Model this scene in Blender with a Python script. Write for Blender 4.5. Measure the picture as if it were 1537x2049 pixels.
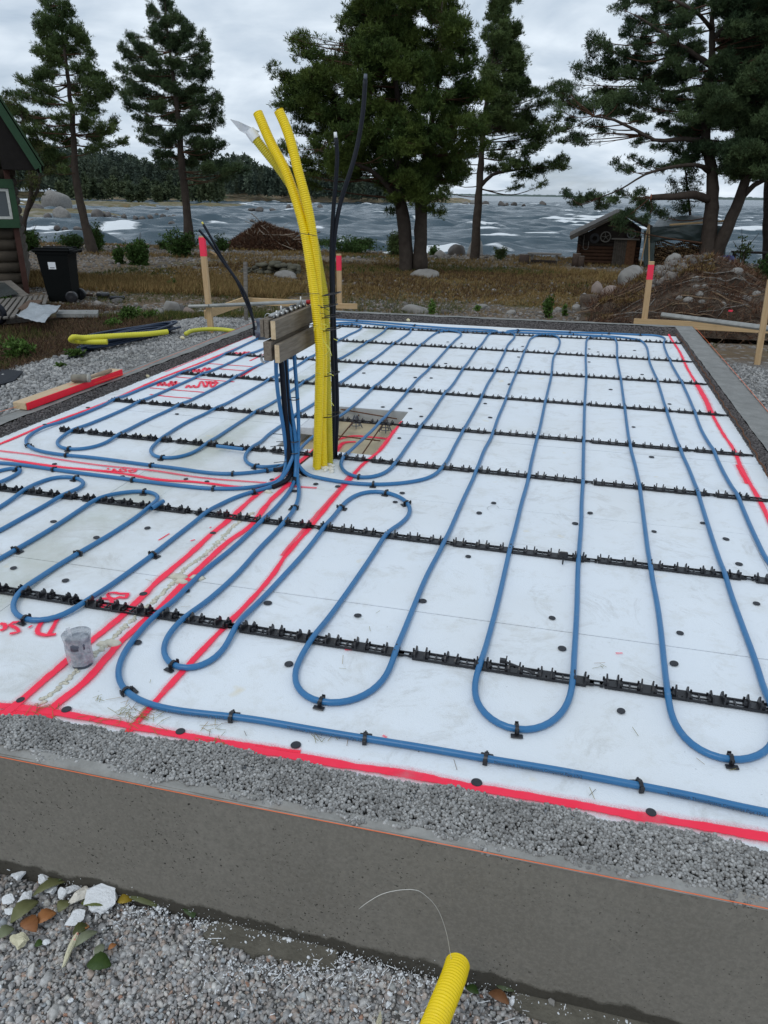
import bpy, bmesh, math
import numpy as np
from mathutils import Vector, Matrix
R_ = math.radians
rng = np.random.default_rng(11)
scene = bpy.context.scene
COL = scene.collection
for o in list(bpy.data.objects): bpy.data.objects.remove(o)

# ------------------------------------------------------------------ camera
FPX, YAW, PIT, ROL, CH = 1477.86, -0.231848, 0.406766, 0.0156728, 1.38
fw = np.array([math.sin(YAW)*math.cos(PIT), math.cos(YAW)*math.cos(PIT), -math.sin(PIT)])
_r = np.array([math.cos(YAW), -math.sin(YAW), 0.0]); _u = np.cross(_r, fw)
cr = _r*math.cos(ROL)+_u*math.sin(ROL); cu = -_r*math.sin(ROL)+_u*math.cos(ROL)
cam_d = bpy.data.cameras.new('camera'); cam = bpy.data.objects.new('camera', cam_d); COL.objects.link(cam)
cam.matrix_world = Matrix(((cr[0],cu[0],-fw[0],0),(cr[1],cu[1],-fw[1],0),(cr[2],cu[2],-fw[2],CH),(0,0,0,1)))
cam_d.sensor_fit = 'VERTICAL'; cam_d.sensor_height = 24.0; cam_d.lens = FPX/2049*24.0
cam_d.clip_start = 0.05; cam_d.clip_end = 20000
scene.camera = cam

# ------------------------------------------------------------------ world / light
SUN_EL, SUN_AZ = R_(52), R_(200)
w = bpy.data.worlds.new('World'); scene.world = w; w.use_nodes = True
nt = w.node_tree; nt.nodes.clear()
def N(t, k, **kw):
    n = t.nodes.new(k)
    for a, b in kw.items(): setattr(n, a, b)
    return n
out = N(nt, 'ShaderNodeOutputWorld')
sky = N(nt, 'ShaderNodeTexSky', sky_type='NISHITA', sun_disc=False, sun_elevation=SUN_EL, sun_rotation=SUN_AZ)
bg1 = N(nt, 'ShaderNodeBackground'); bg1.inputs[1].default_value = 0.075
nt.links.new(sky.outputs[0], bg1.inputs[0])
tc = N(nt, 'ShaderNodeTexCoord'); sp = N(nt, 'ShaderNodeSeparateXYZ'); nt.links.new(tc.outputs['Generated'], sp.inputs[0])
def M(t, op, a, b=None, c=None, clamp=False):
    n = t.nodes.new('ShaderNodeMath'); n.operation = op; n.use_clamp = clamp
    for i, v in enumerate((a, b, c)):
        if v is None: continue
        if isinstance(v, (int, float)): n.inputs[i].default_value = v
        else: t.links.new(v, n.inputs[i])
    return n.outputs[0]
za = M(nt, 'ADD', M(nt, 'MAXIMUM', sp.outputs[2], 0.0), 0.22)
cx = M(nt, 'DIVIDE', sp.outputs[0], za); cy = M(nt, 'DIVIDE', sp.outputs[1], za)
cmb = N(nt, 'ShaderNodeCombineXYZ'); nt.links.new(cx, cmb.inputs[0]); nt.links.new(cy, cmb.inputs[1])
n1 = N(nt, 'ShaderNodeTexNoise'); n1.inputs['Scale'].default_value = 1.3; n1.inputs['Detail'].default_value = 7; n1.inputs['Roughness'].default_value = 0.55; n1.inputs['Distortion'].default_value = 0.5
nt.links.new(cmb.outputs[0], n1.inputs['Vector'])
n2 = N(nt, 'ShaderNodeTexNoise'); n2.inputs['Scale'].default_value = 3.6; n2.inputs['Detail'].default_value = 5; n2.inputs['Distortion'].default_value = 0.3
nt.links.new(cmb.outputs[0], n2.inputs['Vector'])
cl = M(nt, 'ADD', M(nt, 'MULTIPLY', n1.outputs[0], 0.65), M(nt, 'MULTIPLY', n2.outputs[0], 0.35))
rp = N(nt, 'ShaderNodeValToRGB'); nt.links.new(cl, rp.inputs[0])
e = rp.color_ramp.elements
e[0].position = 0.36; e[0].color = (0.40, 0.49, 0.60, 1); e[1].position = 0.62; e[1].color = (0.74, 0.82, 0.90, 1)
q = e.new(0.48); q.color = (0.53, 0.615, 0.71, 1)
bg2 = N(nt, 'ShaderNodeBackground'); bg2.inputs[1].default_value = 1.06; nt.links.new(rp.outputs[0], bg2.inputs[0])
mx = N(nt, 'ShaderNodeMixShader')
cov = N(nt, 'ShaderNodeMapRange'); nt.links.new(n1.outputs[0], cov.inputs[0])
for i, v in ((1, .30), (2, .44), (3, .72), (4, 0.97)): cov.inputs[i].default_value = v
nt.links.new(cov.outputs[0], mx.inputs[0]); nt.links.new(bg1.outputs[0], mx.inputs[1]); nt.links.new(bg2.outputs[0], mx.inputs[2])
nt.links.new(mx.outputs[0], out.inputs[0])
sd = bpy.data.lights.new('sun', 'SUN'); so = bpy.data.objects.new('sun', sd); COL.objects.link(so)
sd.energy = 0.7; sd.angle = R_(25); sd.color = (1, 0.97, 0.93)
sdir = Vector((math.sin(SUN_AZ)*math.cos(SUN_EL), math.cos(SUN_AZ)*math.cos(SUN_EL), math.sin(SUN_EL)))
so.rotation_euler = sdir.to_track_quat('Z', 'Y').to_euler()
scene.view_settings.view_transform = 'Standard'; scene.view_settings.look = 'None'
scene.view_settings.exposure = 0.14; scene.view_settings.gamma = 1.0
try: scene.view_settings.use_curve_mapping = False
except Exception: pass
scene.render.engine = 'CYCLES'

# ------------------------------------------------------------------ photo geometry helpers
CAMP = np.array([0, 0, CH])
def ray(x, y): return (x-768.5)*cr - (y-1024.5)*cu + FPX*fw
def P(x, y, z=0.0):                       # a photo point on the level z
    q = ray(x, y); return q*((z-CH)/q[2])+CAMP
def D(x, y, Y):                           # a photo point at the distance Y
    q = ray(x, y); return q*(Y/q[1])+CAMP
def mpp(p): return float(np.dot(np.asarray(p)-CAMP, fw))/FPX     # metres per pixel at p

# ------------------------------------------------------------------ mesh helpers
def fbm(p, s, seed=0, oct=4):
    """cheap smooth noise from summed sines, p (n,k)"""
    r = np.random.default_rng(seed); p = np.asarray(p, float); o = np.zeros(len(p)); a = 1.0; t = 0
    for i in range(oct):
        for j in range(4):
            k = r.normal(size=p.shape[1]); k = k/np.linalg.norm(k)*s*(2**i)*r.uniform(.7, 1.3)
            o += a*np.sin(p@k+r.uniform(0, 6.28)+1.3*np.sin(p@(k[::-1]*.6)+j)); t += a*.5
        a *= .5
    return o/t
def new_mesh(name, V, Fs, smooth=False):
    me = bpy.data.meshes.new(name); V = np.asarray(V, np.float32)
    if isinstance(Fs, np.ndarray):
        n, k = Fs.shape
        me.vertices.add(len(V)); me.vertices.foreach_set('co', V.ravel())
        me.loops.add(n*k); me.loops.foreach_set('vertex_index', Fs.astype(np.int32).ravel())
        me.polygons.add(n); me.polygons.foreach_set('loop_start', np.arange(0, n*k, k, dtype=np.int32))
        me.update(calc_edges=True)
    else:
        me.from_pydata(V.tolist(), [], [list(map(int, f)) for f in Fs]); me.update()
    if smooth: me.polygons.foreach_set('use_smooth', np.ones(len(me.polygons), bool))
    return me
def link(name, me, mat, parent=None):
    o = bpy.data.objects.new(name, me); COL.objects.link(o)
    if mat is not None and not me.materials: me.materials.append(mat)
    if parent is not None: o.parent = parent
    return o
def wloc(o):
    v = np.zeros(3)
    while o is not None: v += np.array(o.location); o = o.parent
    return v
class MB:
    def __init__(s): s.V = []; s.F = []; s.n = 0
    def add(s, V, F):
        s.V.append(np.asarray(V, float)); s.F += [tuple(int(i)+s.n for i in f) for f in F]; s.n += len(V); return s
    def box(s, c, d, rot=None, bev=0.0):
        c = np.array(c, float); d = np.array(d, float)/2
        if bev <= 0:
            V = np.array([[x, y, z] for x in (-1, 1) for y in (-1, 1) for z in (-1, 1)])*d
            F = [(0,1,3,2),(4,6,7,5),(0,4,5,1),(2,3,7,6),(0,2,6,4),(1,5,7,3)]
        else:
            bm = bmesh.new(); bmesh.ops.create_cube(bm, size=1.0)
            for v in bm.verts: v.co = Vector([v.co[i]*2*d[i] for i in range(3)])
            bmesh.ops.bevel(bm, geom=bm.edges[:], offset=bev, segments=1, affect='EDGES')
            bm.verts.index_update(); V = np.array([v.co[:] for v in bm.verts]); F = [[v.index for v in f.verts] for f in bm.faces]; bm.free()
        if rot is not None: V = V@np.array(rot).T
        return s.add(V+c, F)
    def tube(s, pts, r, n=8, caps=True, flat=1.0):
        V, F = tube(pts, r, n, caps); return s.add(V, F)
    def sphere(s, c, r, seed=0, amp=0.0, sub=2, rot=None):
        V, F = ico(sub); V = V.copy()
        if amp: V *= (1+amp*fbm(V+seed*3.1, 2.2, seed, 3))[:, None]
        V = V*np.array(r)
        if rot is not None: V = V@np.array(rot).T
        return s.add(V+np.array(c), F)
    def build(s, name, mat, parent=None, smooth=False, base=None):
        V = np.concatenate(s.V)
        if parent is not None: V = V-wloc(parent)
        if base is not None: V = V-np.array(base)
        o = link(name, new_mesh(name, V, s.F, smooth), mat, parent)
        if base is not None: o.location = base
        return o
_ico = {}
def ico(sub):
    if sub not in _ico:
        bm = bmesh.new(); bmesh.ops.create_icosphere(bm, subdivisions=sub, radius=1.0); bm.verts.index_update()
        _ico[sub] = (np.array([v.co[:] for v in bm.verts]), [[v.index for v in f.verts] for f in bm.faces]); bm.free()
    return _ico[sub]
def rotz(a): c, s = math.cos(a), math.sin(a); return np.array([[c,-s,0],[s,c,0],[0,0,1.]])
def rotm(ax, a): return np.array(Matrix.Rotation(a, 3, Vector(ax)))
def frames(p):
    T = np.gradient(p, axis=0); T /= np.linalg.norm(T, axis=1)[:, None]+1e-12
    up = np.array([0, 0, 1.]) if abs(T[0][2]) < .9 else np.array([1., 0, 0])
    A = np.zeros_like(p); a = np.cross(T[0], up); a /= np.linalg.norm(a); A[0] = a
    for i in range(1, len(p)):
        a = A[i-1]-T[i]*np.dot(A[i-1], T[i]); A[i] = a/(np.linalg.norm(a)+1e-12)
    return T, A, np.cross(T, A)
def tube(pts, r, n=8, caps=True):
    p = np.asarray(pts, float); m = len(p); r = np.broadcast_to(np.asarray(r, float), (m,))
    T, A, B = frames(p); th = np.arange(n)*2*math.pi/n
    V = (p[:, None]+r[:, None, None]*(np.cos(th)[None, :, None]*A[:, None]+np.sin(th)[None, :, None]*B[:, None])).reshape(-1, 3)
    F = []
    for i in range(m-1):
        for j in range(n): F.append((i*n+j, i*n+(j+1) % n, (i+1)*n+(j+1) % n, (i+1)*n+j))
    if caps: F.append(tuple(range(n))[::-1]); F.append(tuple((m-1)*n+j for j in range(n)))
    return V, F
def catmull(p, step):
    p = np.asarray(p, float); q = np.vstack([2*p[0]-p[1], p, 2*p[-1]-p[-2]]); o = []
    for i in range(1, len(q)-2):
        a, b, c, d = q[i-1], q[i], q[i+1], q[i+2]; k = max(1, int(np.linalg.norm(c-b)/step))
        t0 = 0.; t1 = t0+max(np.linalg.norm(b-a), 1e-5)**.5; t2 = t1+max(np.linalg.norm(c-b), 1e-5)**.5; t3 = t2+max(np.linalg.norm(d-c), 1e-5)**.5
        for t in np.linspace(t1, t2, k, endpoint=False):
            A1 = (t1-t)/(t1-t0)*a+(t-t0)/(t1-t0)*b; A2 = (t2-t)/(t2-t1)*b+(t-t1)/(t2-t1)*c; A3 = (t3-t)/(t3-t2)*c+(t-t2)/(t3-t2)*d
            B1 = (t2-t)/(t2-t0)*A1+(t-t0)/(t2-t0)*A2; B2 = (t3-t)/(t3-t1)*A2+(t-t1)/(t3-t1)*A3
            o.append((t2-t)/(t2-t1)*B1+(t-t1)/(t2-t1)*B2)
    o.append(p[-1]); return np.array(o)
def smooth_path(p, it=6, keep=1):
    p = p.copy()
    for _ in range(it): p[keep:-keep] = p[keep:-keep]*.5+(p[keep-1:-keep-1]+p[keep+1:len(p)-keep+1])*.25
    return p
def resample(p, step):
    d = np.r_[0, np.cumsum(np.linalg.norm(np.diff(p, axis=0), axis=1))]; n = max(2, int(d[-1]/step)+1)
    t = np.linspace(0, d[-1], n); return np.stack([np.interp(t, d, p[:, i]) for i in range(p.shape[1])], 1)
def tag(o, label=None, cat=None, group=None, kind=None):
    if label: o['label'] = label
    if cat: o['category'] = cat
    if group: o['group'] = group
    if kind: o['kind'] = kind
    return o
def thing(name, loc, label, cat, group=None):
    o = bpy.data.objects.new(name, None); COL.objects.link(o); o.location = [float(v) for v in loc]; o.empty_display_size = .1
    return tag(o, label, cat, group)
def scatter(name, protoV, protoF, pos, scl, mat, parent=None, rnd=True, smooth=True, tilt=None, jitter=0.0):
    """many small solids as one mesh (stuff)"""
    n = len(pos); k = len(protoV); pV = np.asarray(protoV)
    if rnd:
        q = rng.normal(size=(n, 4)); q /= np.linalg.norm(q, axis=1)[:, None]; a, b, c, d = q.T
        Rm = np.stack([1-2*(c*c+d*d), 2*(b*c-a*d), 2*(b*d+a*c), 2*(b*c+a*d), 1-2*(b*b+d*d), 2*(c*d-a*b), 2*(b*d-a*c), 2*(c*d+a*b), 1-2*(b*b+c*c)], 1).reshape(n, 3, 3)
    else:
        t = rng.uniform(0, 6.28, n); z = np.zeros(n); Rm = np.stack([np.cos(t), -np.sin(t), z, np.sin(t), np.cos(t), z, z, z, z+1], 1).reshape(n, 3, 3)
    L = pV[None]*scl[:, None, :]
    if jitter: L = L*(1+jitter*rng.normal(size=(n, k, 1)))
    V = np.einsum('nij,nkj->nki', Rm, L)+pos[:, None]
    F = (np.array(protoF)[None]+(np.arange(n)*k)[:, None, None]).reshape(-1, len(protoF[0]))
    V = V.reshape(-1, 3)
    if parent is not None: V = V-wloc(parent)
    return link(name, new_mesh(name, V, F, smooth), mat, parent)

# ------------------------------------------------------------------ materials
class Mat:
    def __init__(s, name, rough=.7, spec=.3):
        s.m = bpy.data.materials.new(name); s.m.use_nodes = True; s.t = s.m.node_tree
        s.b = s.t.nodes['Principled BSDF']; s.b.inputs['Roughness'].default_value = rough; s.b.inputs['Specular IOR Level'].default_value = spec
        s.geo = N(s.t, 'ShaderNodeNewGeometry'); s.pos = s.geo.outputs['Position']; s.rnd = s.geo.outputs['Random Per Island']
    def noise(s, scale, detail=4, rough=.55, dist=0.0, vec=None):
        n = N(s.t, 'ShaderNodeTexNoise'); s.t.links.new(vec if vec is not None else s.pos, n.inputs['Vector'])
        n.inputs['Scale'].default_value = scale; n.inputs['Detail'].default_value = detail; n.inputs['Roughness'].default_value = rough; n.inputs['Distortion'].default_value = dist
        return n.outputs[0]
    def vor(s, scale, feature='F1', col=False, vec=None):
        n = N(s.t, 'ShaderNodeTexVoronoi', feature=feature); s.t.links.new(vec if vec is not None else s.pos, n.inputs['Vector']); n.inputs['Scale'].default_value = scale
        return n.outputs['Color' if col else 'Distance']
    def ramp(s, fac, stops, interp='LINEAR'):
        n = N(s.t, 'ShaderNodeValToRGB'); n.color_ramp.interpolation = interp; s.t.links.new(fac, n.inputs[0]); el = n.color_ramp.elements
        while len(el) < len(stops): el.new(0.5)
        for e_, (p_, c_) in zip(el, sorted(stops, key=lambda z: z[0])):
            e_.position = p_; e_.color = (c_, c_, c_, 1) if isinstance(c_, (int, float)) else (*c_, 1)
        return n.outputs[0]
    def mr(s, v, a, b, c=0., d=1.):
        n = N(s.t, 'ShaderNodeMapRange'); s.t.links.new(v, n.inputs[0])
        for i, x in enumerate((a, b, c, d)): n.inputs[i+1].default_value = x
        return n.outputs[0]
    def mix(s, f, a, b, mode='MIX'):
        n = N(s.t, 'ShaderNodeMix', data_type='RGBA', blend_type=mode)
        for i, v in ((0, f), (6, a), (7, b)):
            if isinstance(v, (int, float)): n.inputs[i].default_value = v
            elif isinstance(v, tuple): n.inputs[i].default_value = (*v, 1)
            else: s.t.links.new(v, n.inputs[i])
        return n.outputs[2]
    def math(s, op, a, b=None, clamp=False): return M(s.t, op, a, b, clamp=clamp)
    def xyz(s, v=None):
        n = N(s.t, 'ShaderNodeSeparateXYZ'); s.t.links.new(v if v is not None else s.pos, n.inputs[0]); return n.outputs
    def scale(s, v3, vec=None):
        n = N(s.t, 'ShaderNodeMapping'); s.t.links.new(vec if vec is not None else s.pos, n.inputs[0]); n.inputs['Scale'].default_value = v3; return n.outputs[0]
    def col(s, c):
        if isinstance(c, tuple): s.b.inputs['Base Color'].default_value = (*c, 1)
        else: s.t.links.new(c, s.b.inputs['Base Color'])
        return s
    def bump(s, h, strength=.5, dist=.01):
        n = N(s.t, 'ShaderNodeBump'); n.inputs['Strength'].default_value = strength; n.inputs['Distance'].default_value = dist
        s.t.links.new(h, n.inputs['Height']); s.t.links.new(n.outputs[0], s.b.inputs['Normal']); return s
    def rough(s, v): s.t.links.new(v, s.b.inputs['Roughness']); return s
def simple(name, c, rough=.6, spec=.3, var=.15, scale=20, bump=0, metal=0., bs=None):
    m = Mat(name, rough, spec); n = m.noise(scale, 4)
    m.col(m.mix(n, tuple(x*(1-var*1.5) for x in c), tuple(min(1, x*(1+var*1.5)) for x in c)))
    m.b.inputs['Metallic'].default_value = metal
    if bump: m.bump(m.noise(bs or scale*3, 4), bump, .01)
    return m.m
# insulation sheet
m = Mat('white_eps', .55, .35)
n = m.noise(1.7, 6, .6); n9 = m.noise(45, 5, .65); dirt = m.mr(m.noise(7, 8, .72), .52, .74)
c = m.mix(n, (.715, .765, .815), (.81, .845, .875))
c = m.mix(m.math('MULTIPLY', dirt, .42), c, (.50, .48, .41))
x, y, z = m.xyz()
wx = m.math('ADD', x, m.math('MULTIPLY', m.math('SUBTRACT', m.noise(3, 3), .5), .10))
strip = m.math('MULTIPLY', m.mr(wx, -2.14, -2.06), m.mr(wx, -1.78, -1.86))
strip = m.math('MULTIPLY', strip, m.mr(m.noise(2.2, 6, .7), .30, .62))
c = m.mix(m.math('MULTIPLY', strip, .62), c, (.40, .43, .33))
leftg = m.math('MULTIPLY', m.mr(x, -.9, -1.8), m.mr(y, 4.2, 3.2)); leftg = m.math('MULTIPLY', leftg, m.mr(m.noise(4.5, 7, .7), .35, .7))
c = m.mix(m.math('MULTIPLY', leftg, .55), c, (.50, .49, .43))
spk = m.math('MULTIPLY', m.mr(m.noise(60, 3, .5), .735, .76), m.mr(m.noise(2.5, 2), .45, .6))
c = m.mix(m.math('MULTIPLY', spk, .8), c, (.10, .09, .08))
sc_ = m.math('MULTIPLY', m.mr(m.noise(3.3, 9, .8, 1.5),   .53, .64), .42); c = m.mix(sc_, c, (.46, .46, .44)); gm = m.math('MULTIPLY', m.mr(m.noise(.8, 4, .6), .45, .7), .30); c = m.mix(gm, c, (.62, .61, .56))
yel = m.math('MULTIPLY', m.mr(m.noise(5.1, 3), .69, .76), .55); c = m.mix(yel, c, (.70, .60, .38))
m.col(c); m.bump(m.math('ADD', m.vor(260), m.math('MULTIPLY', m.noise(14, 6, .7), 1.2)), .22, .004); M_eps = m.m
M_epscut = simple('cut_eps', (.62, .64, .67), .8, .2, .12, 60, .3)
# blue pipe
m = Mat('blue_pex', .33, .5); n = m.noise(9, 5, .6); c = m.mix(n, (.020, .130, .31), (.036, .185, .39))
c = m.mix(m.mr(m.noise(40, 5, .7), .58, .75, 0, .35), c, (.16, .26, .36)); m.col(c); m.bump(m.noise(25, 3), .08, .002); M_pipe = m.m
M_blk = simple('black_plastic', (.012, .012, .015), .38, .5, .3, 50, .05)
M_blkr = simple('black_rubber', (.007, .009, .015), .5, .22, .2, 30)
M_disc = simple('disc_plastic', (.035, .038, .045), .6, .3, .25, 60)
# yellow conduit
m = Mat('yellow_conduit', .38, .45); n = m.noise(8, 4)
m.col(m.mix(m.mr(m.noise(30, 6, .7), .55, .75, 0, .2), m.mix(n, (.86, .61, .003), (.95, .71, .006)), (.62, .48, .06))); M_yel = m.m
m = Mat('yellow_conduit_dull', .4, .4); m.col(m.mix(m.noise(12, 4), (.50, .42, .012), (.66, .55, .03))); M_yel2 = m.m
# woods
def wood(name, c1, c2, sc=(3, 60, 60), rough=.75, rot=None):
    m = Mat(name, rough, .2); v = m.scale(sc); n = m.noise(1.0, 5, .6, .8, vec=v); k = m.noise(6, 3)
    c = m.mix(m.mr(n, .3, .7), c1, c2); c = m.mix(m.mr(k, .55, .8, 0, .35), c, tuple(x*.5 for x in c1)); m.col(c); m.bump(n, .25, .003); return m.m
M_wood = wood('fresh_pine', (.44, .29, .15), (.60, .43, .25), (60, 60, 3))
M_woodx = wood('fresh_pine_x', (.46, .31, .16), (.62, .45, .26), (2, 60, 60))
M_woody = wood('weathered_plank', (.125, .102, .078), (.25, .21, .165), (70, 5, 70))
M_wgrey = wood('grey_wood', (.10, .09, .08), (.23, .21, .185), (3, 50, 50))
M_end = wood('end_grain', (.50, .37, .22), (.66, .52, .34), (50, 8, 50))
M_pink = simple('fluorescent_pink_paint', (.92, .05, .10), .6, .2, .06, 30)
M_red = simple('fluorescent_red_paint', (.90, .016, .040), .5, .3, .08, 25, .15)
# spray paint
def spray(name, strength=1.0):
    m = Mat(name, .6, .25); uv = N(m.t, 'ShaderNodeTexCoord').outputs['UV']; s_ = m.xyz(uv)
    d = m.math('MULTIPLY', m.math('ABSOLUTE', m.math('SUBTRACT', s_[1], .5)), 2.0)
    lo = m.math('SUBTRACT', m.noise(9, 4, .6), .5); hi = m.math('SUBTRACT', m.noise(120, 4, .7), .5)
    e_ = m.math('ADD', m.math('ADD', d, m.math('MULTIPLY', lo, .55)), m.math('MULTIPLY', hi, .16))
    core = m.mr(e_, .47, .37)
    dens = m.mr(m.noise(5, 5, .6), .24, .40, .45, 1.0); core = m.math('MULTIPLY', core, dens)
    over = m.math('MULTIPLY', m.mr(m.math('ADD', d, m.math('MULTIPLY', lo, .8)), 1.0, .35), m.mr(m.noise(260, 3, .7), .35, .7, .05, .62))
    a = m.math('MULTIPLY', m.math('MAXIMUM', core, over), strength, clamp=True)
    m.col(m.mix(m.noise(11, 3), (.95, .022, .060), (1.0, .055, .115)))
    m.t.links.new(a, m.b.inputs['Alpha']); return m.m
M_spray = spray('red_spray_paint'); M_spray2 = spray('thin_red_spray_paint', .62)
# pellets, concrete, gravel
def islands(name, stops, rough=.85, bumpy=0, sc=200):
    m = Mat(name, rough, .2); c = m.ramp(m.rnd, stops); c = m.mix(m.mr(m.noise(sc, 3), .3, .7), c, m.mix(.5, c, (.02, .02, .02))); c2 = m.mix(m.mr(m.noise(4.5, 4), .52, .68, 0, .4), c, (.05, .045, .04))
    m.col(c2)
    if bumpy: m.bump(m.noise(sc*2, 3), bumpy, .002)
    return m.m
M_pel = islands('clay_pellets', [(0, (.28, .275, .265)), (.5, (.40, .395, .38)), (.9, (.50, .495, .48)), (1, (.62, .61, .59))], .9, .3)
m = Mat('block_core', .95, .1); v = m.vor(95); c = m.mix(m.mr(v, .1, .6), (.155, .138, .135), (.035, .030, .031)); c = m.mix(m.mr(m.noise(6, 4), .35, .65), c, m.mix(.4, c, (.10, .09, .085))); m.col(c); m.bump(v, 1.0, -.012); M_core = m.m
m = Mat('concrete_face', .9, .2)
n = m.noise(2.2, 7, .65); c = m.mix(m.mr(n, .3, .7), (.172, .157, .132), (.246, .228, .196)); c = m.mix(m.mr(m.noise(36, 6, .7), .4, .66), c, (.178, .165, .142)); c = m.mix(m.mr(m.noise(90, 5, .75), .45, .6, 0, .5), c, (.27, .25, .215))
hole = m.math('MULTIPLY', m.mr(m.noise(130, 2, .5, .3), .66, .69), m.mr(m.noise(4, 3), .38, .55)); c = m.mix(m.math('MULTIPLY', hole, .85), c, (.018, .016, .014))
x, y, z = m.xyz(); v1 = m.scale((1, 0, 0)); edge = m.math('ADD', m.math('MULTIPLY', m.noise(7, 7, .7), .10), -.392)
spike = m.mr(m.noise(2.3, 1, vec=v1), .62, .70, 0, .03)
wet = m.math('SUBTRACT', m.math('ADD', edge, spike), z); wetf = m.mr(wet, -.007, .005)
c = m.mix(m.math('MULTIPLY', wetf, .80), c, (.034, .030, .022)); m.col(c)
m.bump(m.math('SUBTRACT', m.noise(55, 6, .7), m.math('MULTIPLY', hole, .8)), .32, .004); M_conc = m.m
m = Mat('skim_concrete', .9, .2); n = m.noise(14, 7, .7); c = m.mix(m.mr(n, .3, .7), (.22, .215, .20), (.36, .355, .335)); c = m.mix(m.mr(m.noise(3.1, 4), .58, .7, 0, .5), c, (.24, .17, .11)); m.col(c); m.bump(m.noise(45, 6, .7), .6, .006); M_skim = m.m
m = Mat('grey_concrete_band', .9, .2); n = m.noise(9, 7, .7); c = m.mix(m.mr(n, .3, .7), (.17, .172, .165), (.28, .28, .268)); c = m.mix(m.mr(m.noise(180, 2), .6, .7, 0, .5), c, (.08, .08, .07)); m.col(c); m.bump(m.noise(60, 6, .7), .5, .005); M_band = m.m
M_grav = islands('crushed_gravel', [(0, (.28, .28, .285)), (.20, (.47, .465, .46)), (.45, (.66, .655, .64)), (.58, (.50, .44, .41)), (.72, (.70, .69, .66)), (.82, (.55, .44, .37)), (.89, (.42, .46, .49)), (.965, (.78, .75, .68)), (1, (.50, .25, .16))], .8, .3, 90)
M_grav2 = islands('grey_gravel', [(0, (.21, .21, .21)), (.4, (.35, .35, .345)), (.8, (.49, .485, .47)), (1, (.60, .59, .57))], .85)
M_stone = simple('granite', (.225, .215, .20), .85, .2, .35, 5, .5, bs=14)
M_stone_r = simple('red_granite', (.24, .19, .165), .85, .2, .3, 6, .5, bs=14)
M_stone_d = simple('dark_wet_rock', (.085, .075, .068), .5, .4, .5, 1.5, .5, bs=3)
M_rust = simple('rusty_steel', (.12, .055, .028), .8, .3, .4, 60, .3)
M_steel = simple('zinc_steel', (.45, .45, .44), .35, .5, .2, 40, 0, .8)
M_galv = simple('galvanised_profile', (.34, .34, .32), .45, .4, .25, 12, .1, .35)
M_foam = simple('yellow_foam', (.62, .55, .36), .8, .2, .2, 30, .6, bs=90)
M_white = simple('white_plastic', (.78, .80, .82), .5, .3, .05, 20)
M_greyp = simple('grey_drain_pipe', (.085, .10, .13), .4, .4, .15, 15)

# ------------------------------------------------------------------ terrain
def ss(x, a, b): t = np.clip((np.asarray(x, float)-a)/(b-a), 0, 1); return t*t*(3-2*t)
def gz(x, y, rough=True):
    x = np.asarray(x, float); y = np.asarray(y, float)
    far = np.interp(y, [8.5, 10, 12, 20, 28, 33, 38, 42, 60], [-.22, -.36, -.52, -.67, -.85, -1.02, -1.33, -1.7, -4])
    lef = np.interp(-x, [3.3, 4.6, 5.6, 9], [-.09, -.12, -.26, -.42])
    rig = np.interp(x, [1.4, 3, 6], [-.22, -.25, -.3])
    side = np.where(x < -1, lef, rig); side = -.4+(side+.4)*ss(y, 1.7, 3.0)
    z = side*(1-ss(y, 8.0, 11.5))+far*ss(y, 8.0, 11.5)
    z = np.where((x > -3.3) & (x < 1.3) & (y > 1.3) & (y < 9.0), -.45, z)
    if rough:
        p = np.stack([x.ravel(), y.ravel()], 1)
        b = (.035*fbm(p, 1.1, 3)+.05*fbm(p, .33, 4)).reshape(x.shape)
        z = z+b*ss(y, 9.2, 12)+.012*fbm(p, 1.6, 5).reshape(x.shape)*(y > 2)
    return z
xs = np.unique(np.r_[-np.geomspace(12, 160, 70), np.arange(-12, 8, .12), np.geomspace(8, 120, 60)])
ys = np.unique(np.r_[-6, np.arange(-2, 16, .12), np.arange(16, 48, .25), np.linspace(48, 60, 8)])
XX, YY = np.meshgrid(xs, ys); ZZ = gz(XX, YY)
V = np.stack([XX, YY, ZZ], 2).reshape(-1, 3); nx, ny = len(xs), len(ys)
i = np.arange(nx-1)[None]+np.arange(ny-1)[:, None]*nx; Fq = np.stack([i, i+1, i+1+nx, i+nx], 2).reshape(-1, 4)
m = Mat('ground_mix', .95, .1)
x, y, z = m.xyz()
peb = m.vor(62); pebc = m.vor(62, col=True); hs = m.xyz(pebc)[0]
gravel = m.mix(m.mr(peb, .15, .6), m.ramp(hs, [(0, (.20, .20, .20)), (.5, (.33, .325, .32)), (.85, (.46, .455, .44)), (1, (.50, .43, .38))]), (.12, .118, .115))
dirtc = m.mix(m.noise(2.5, 7, .7), (.085, .062, .040), (.19, .14, .095))
pebd = m.vor(11); pc = m.xyz(m.vor(11, col=True))[0]
stony = m.mix(m.math('MULTIPLY', m.mr(pc, .42, .58), m.mr(pebd, .55, .30)), dirtc, m.ramp(pc, [(.4, (.13, .115, .10)), (.8, (.25, .235, .215)), (1, (.36, .34, .32))]))
ochre = m.mix(m.noise(9, 6, .7), (.105, .076, .038), (.215, .155, .075))
green = m.mix(m.noise(7, 6, .7), (.032, .038, .014), (.070, .072, .026))
nn = m.math('MULTIPLY', m.math('SUBTRACT', m.noise(.45, 5, .6), .5), 5.0); yy = m.math('ADD', y, nn)
grassm = m.math('MULTIPLY', m.mr(yy, 14.5, 16), m.mr(yy, 26.5, 24.5))
grasst = m.mix(m.mr(m.noise(.5, 5, .65), .42, .60), ochre, green)
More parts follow.
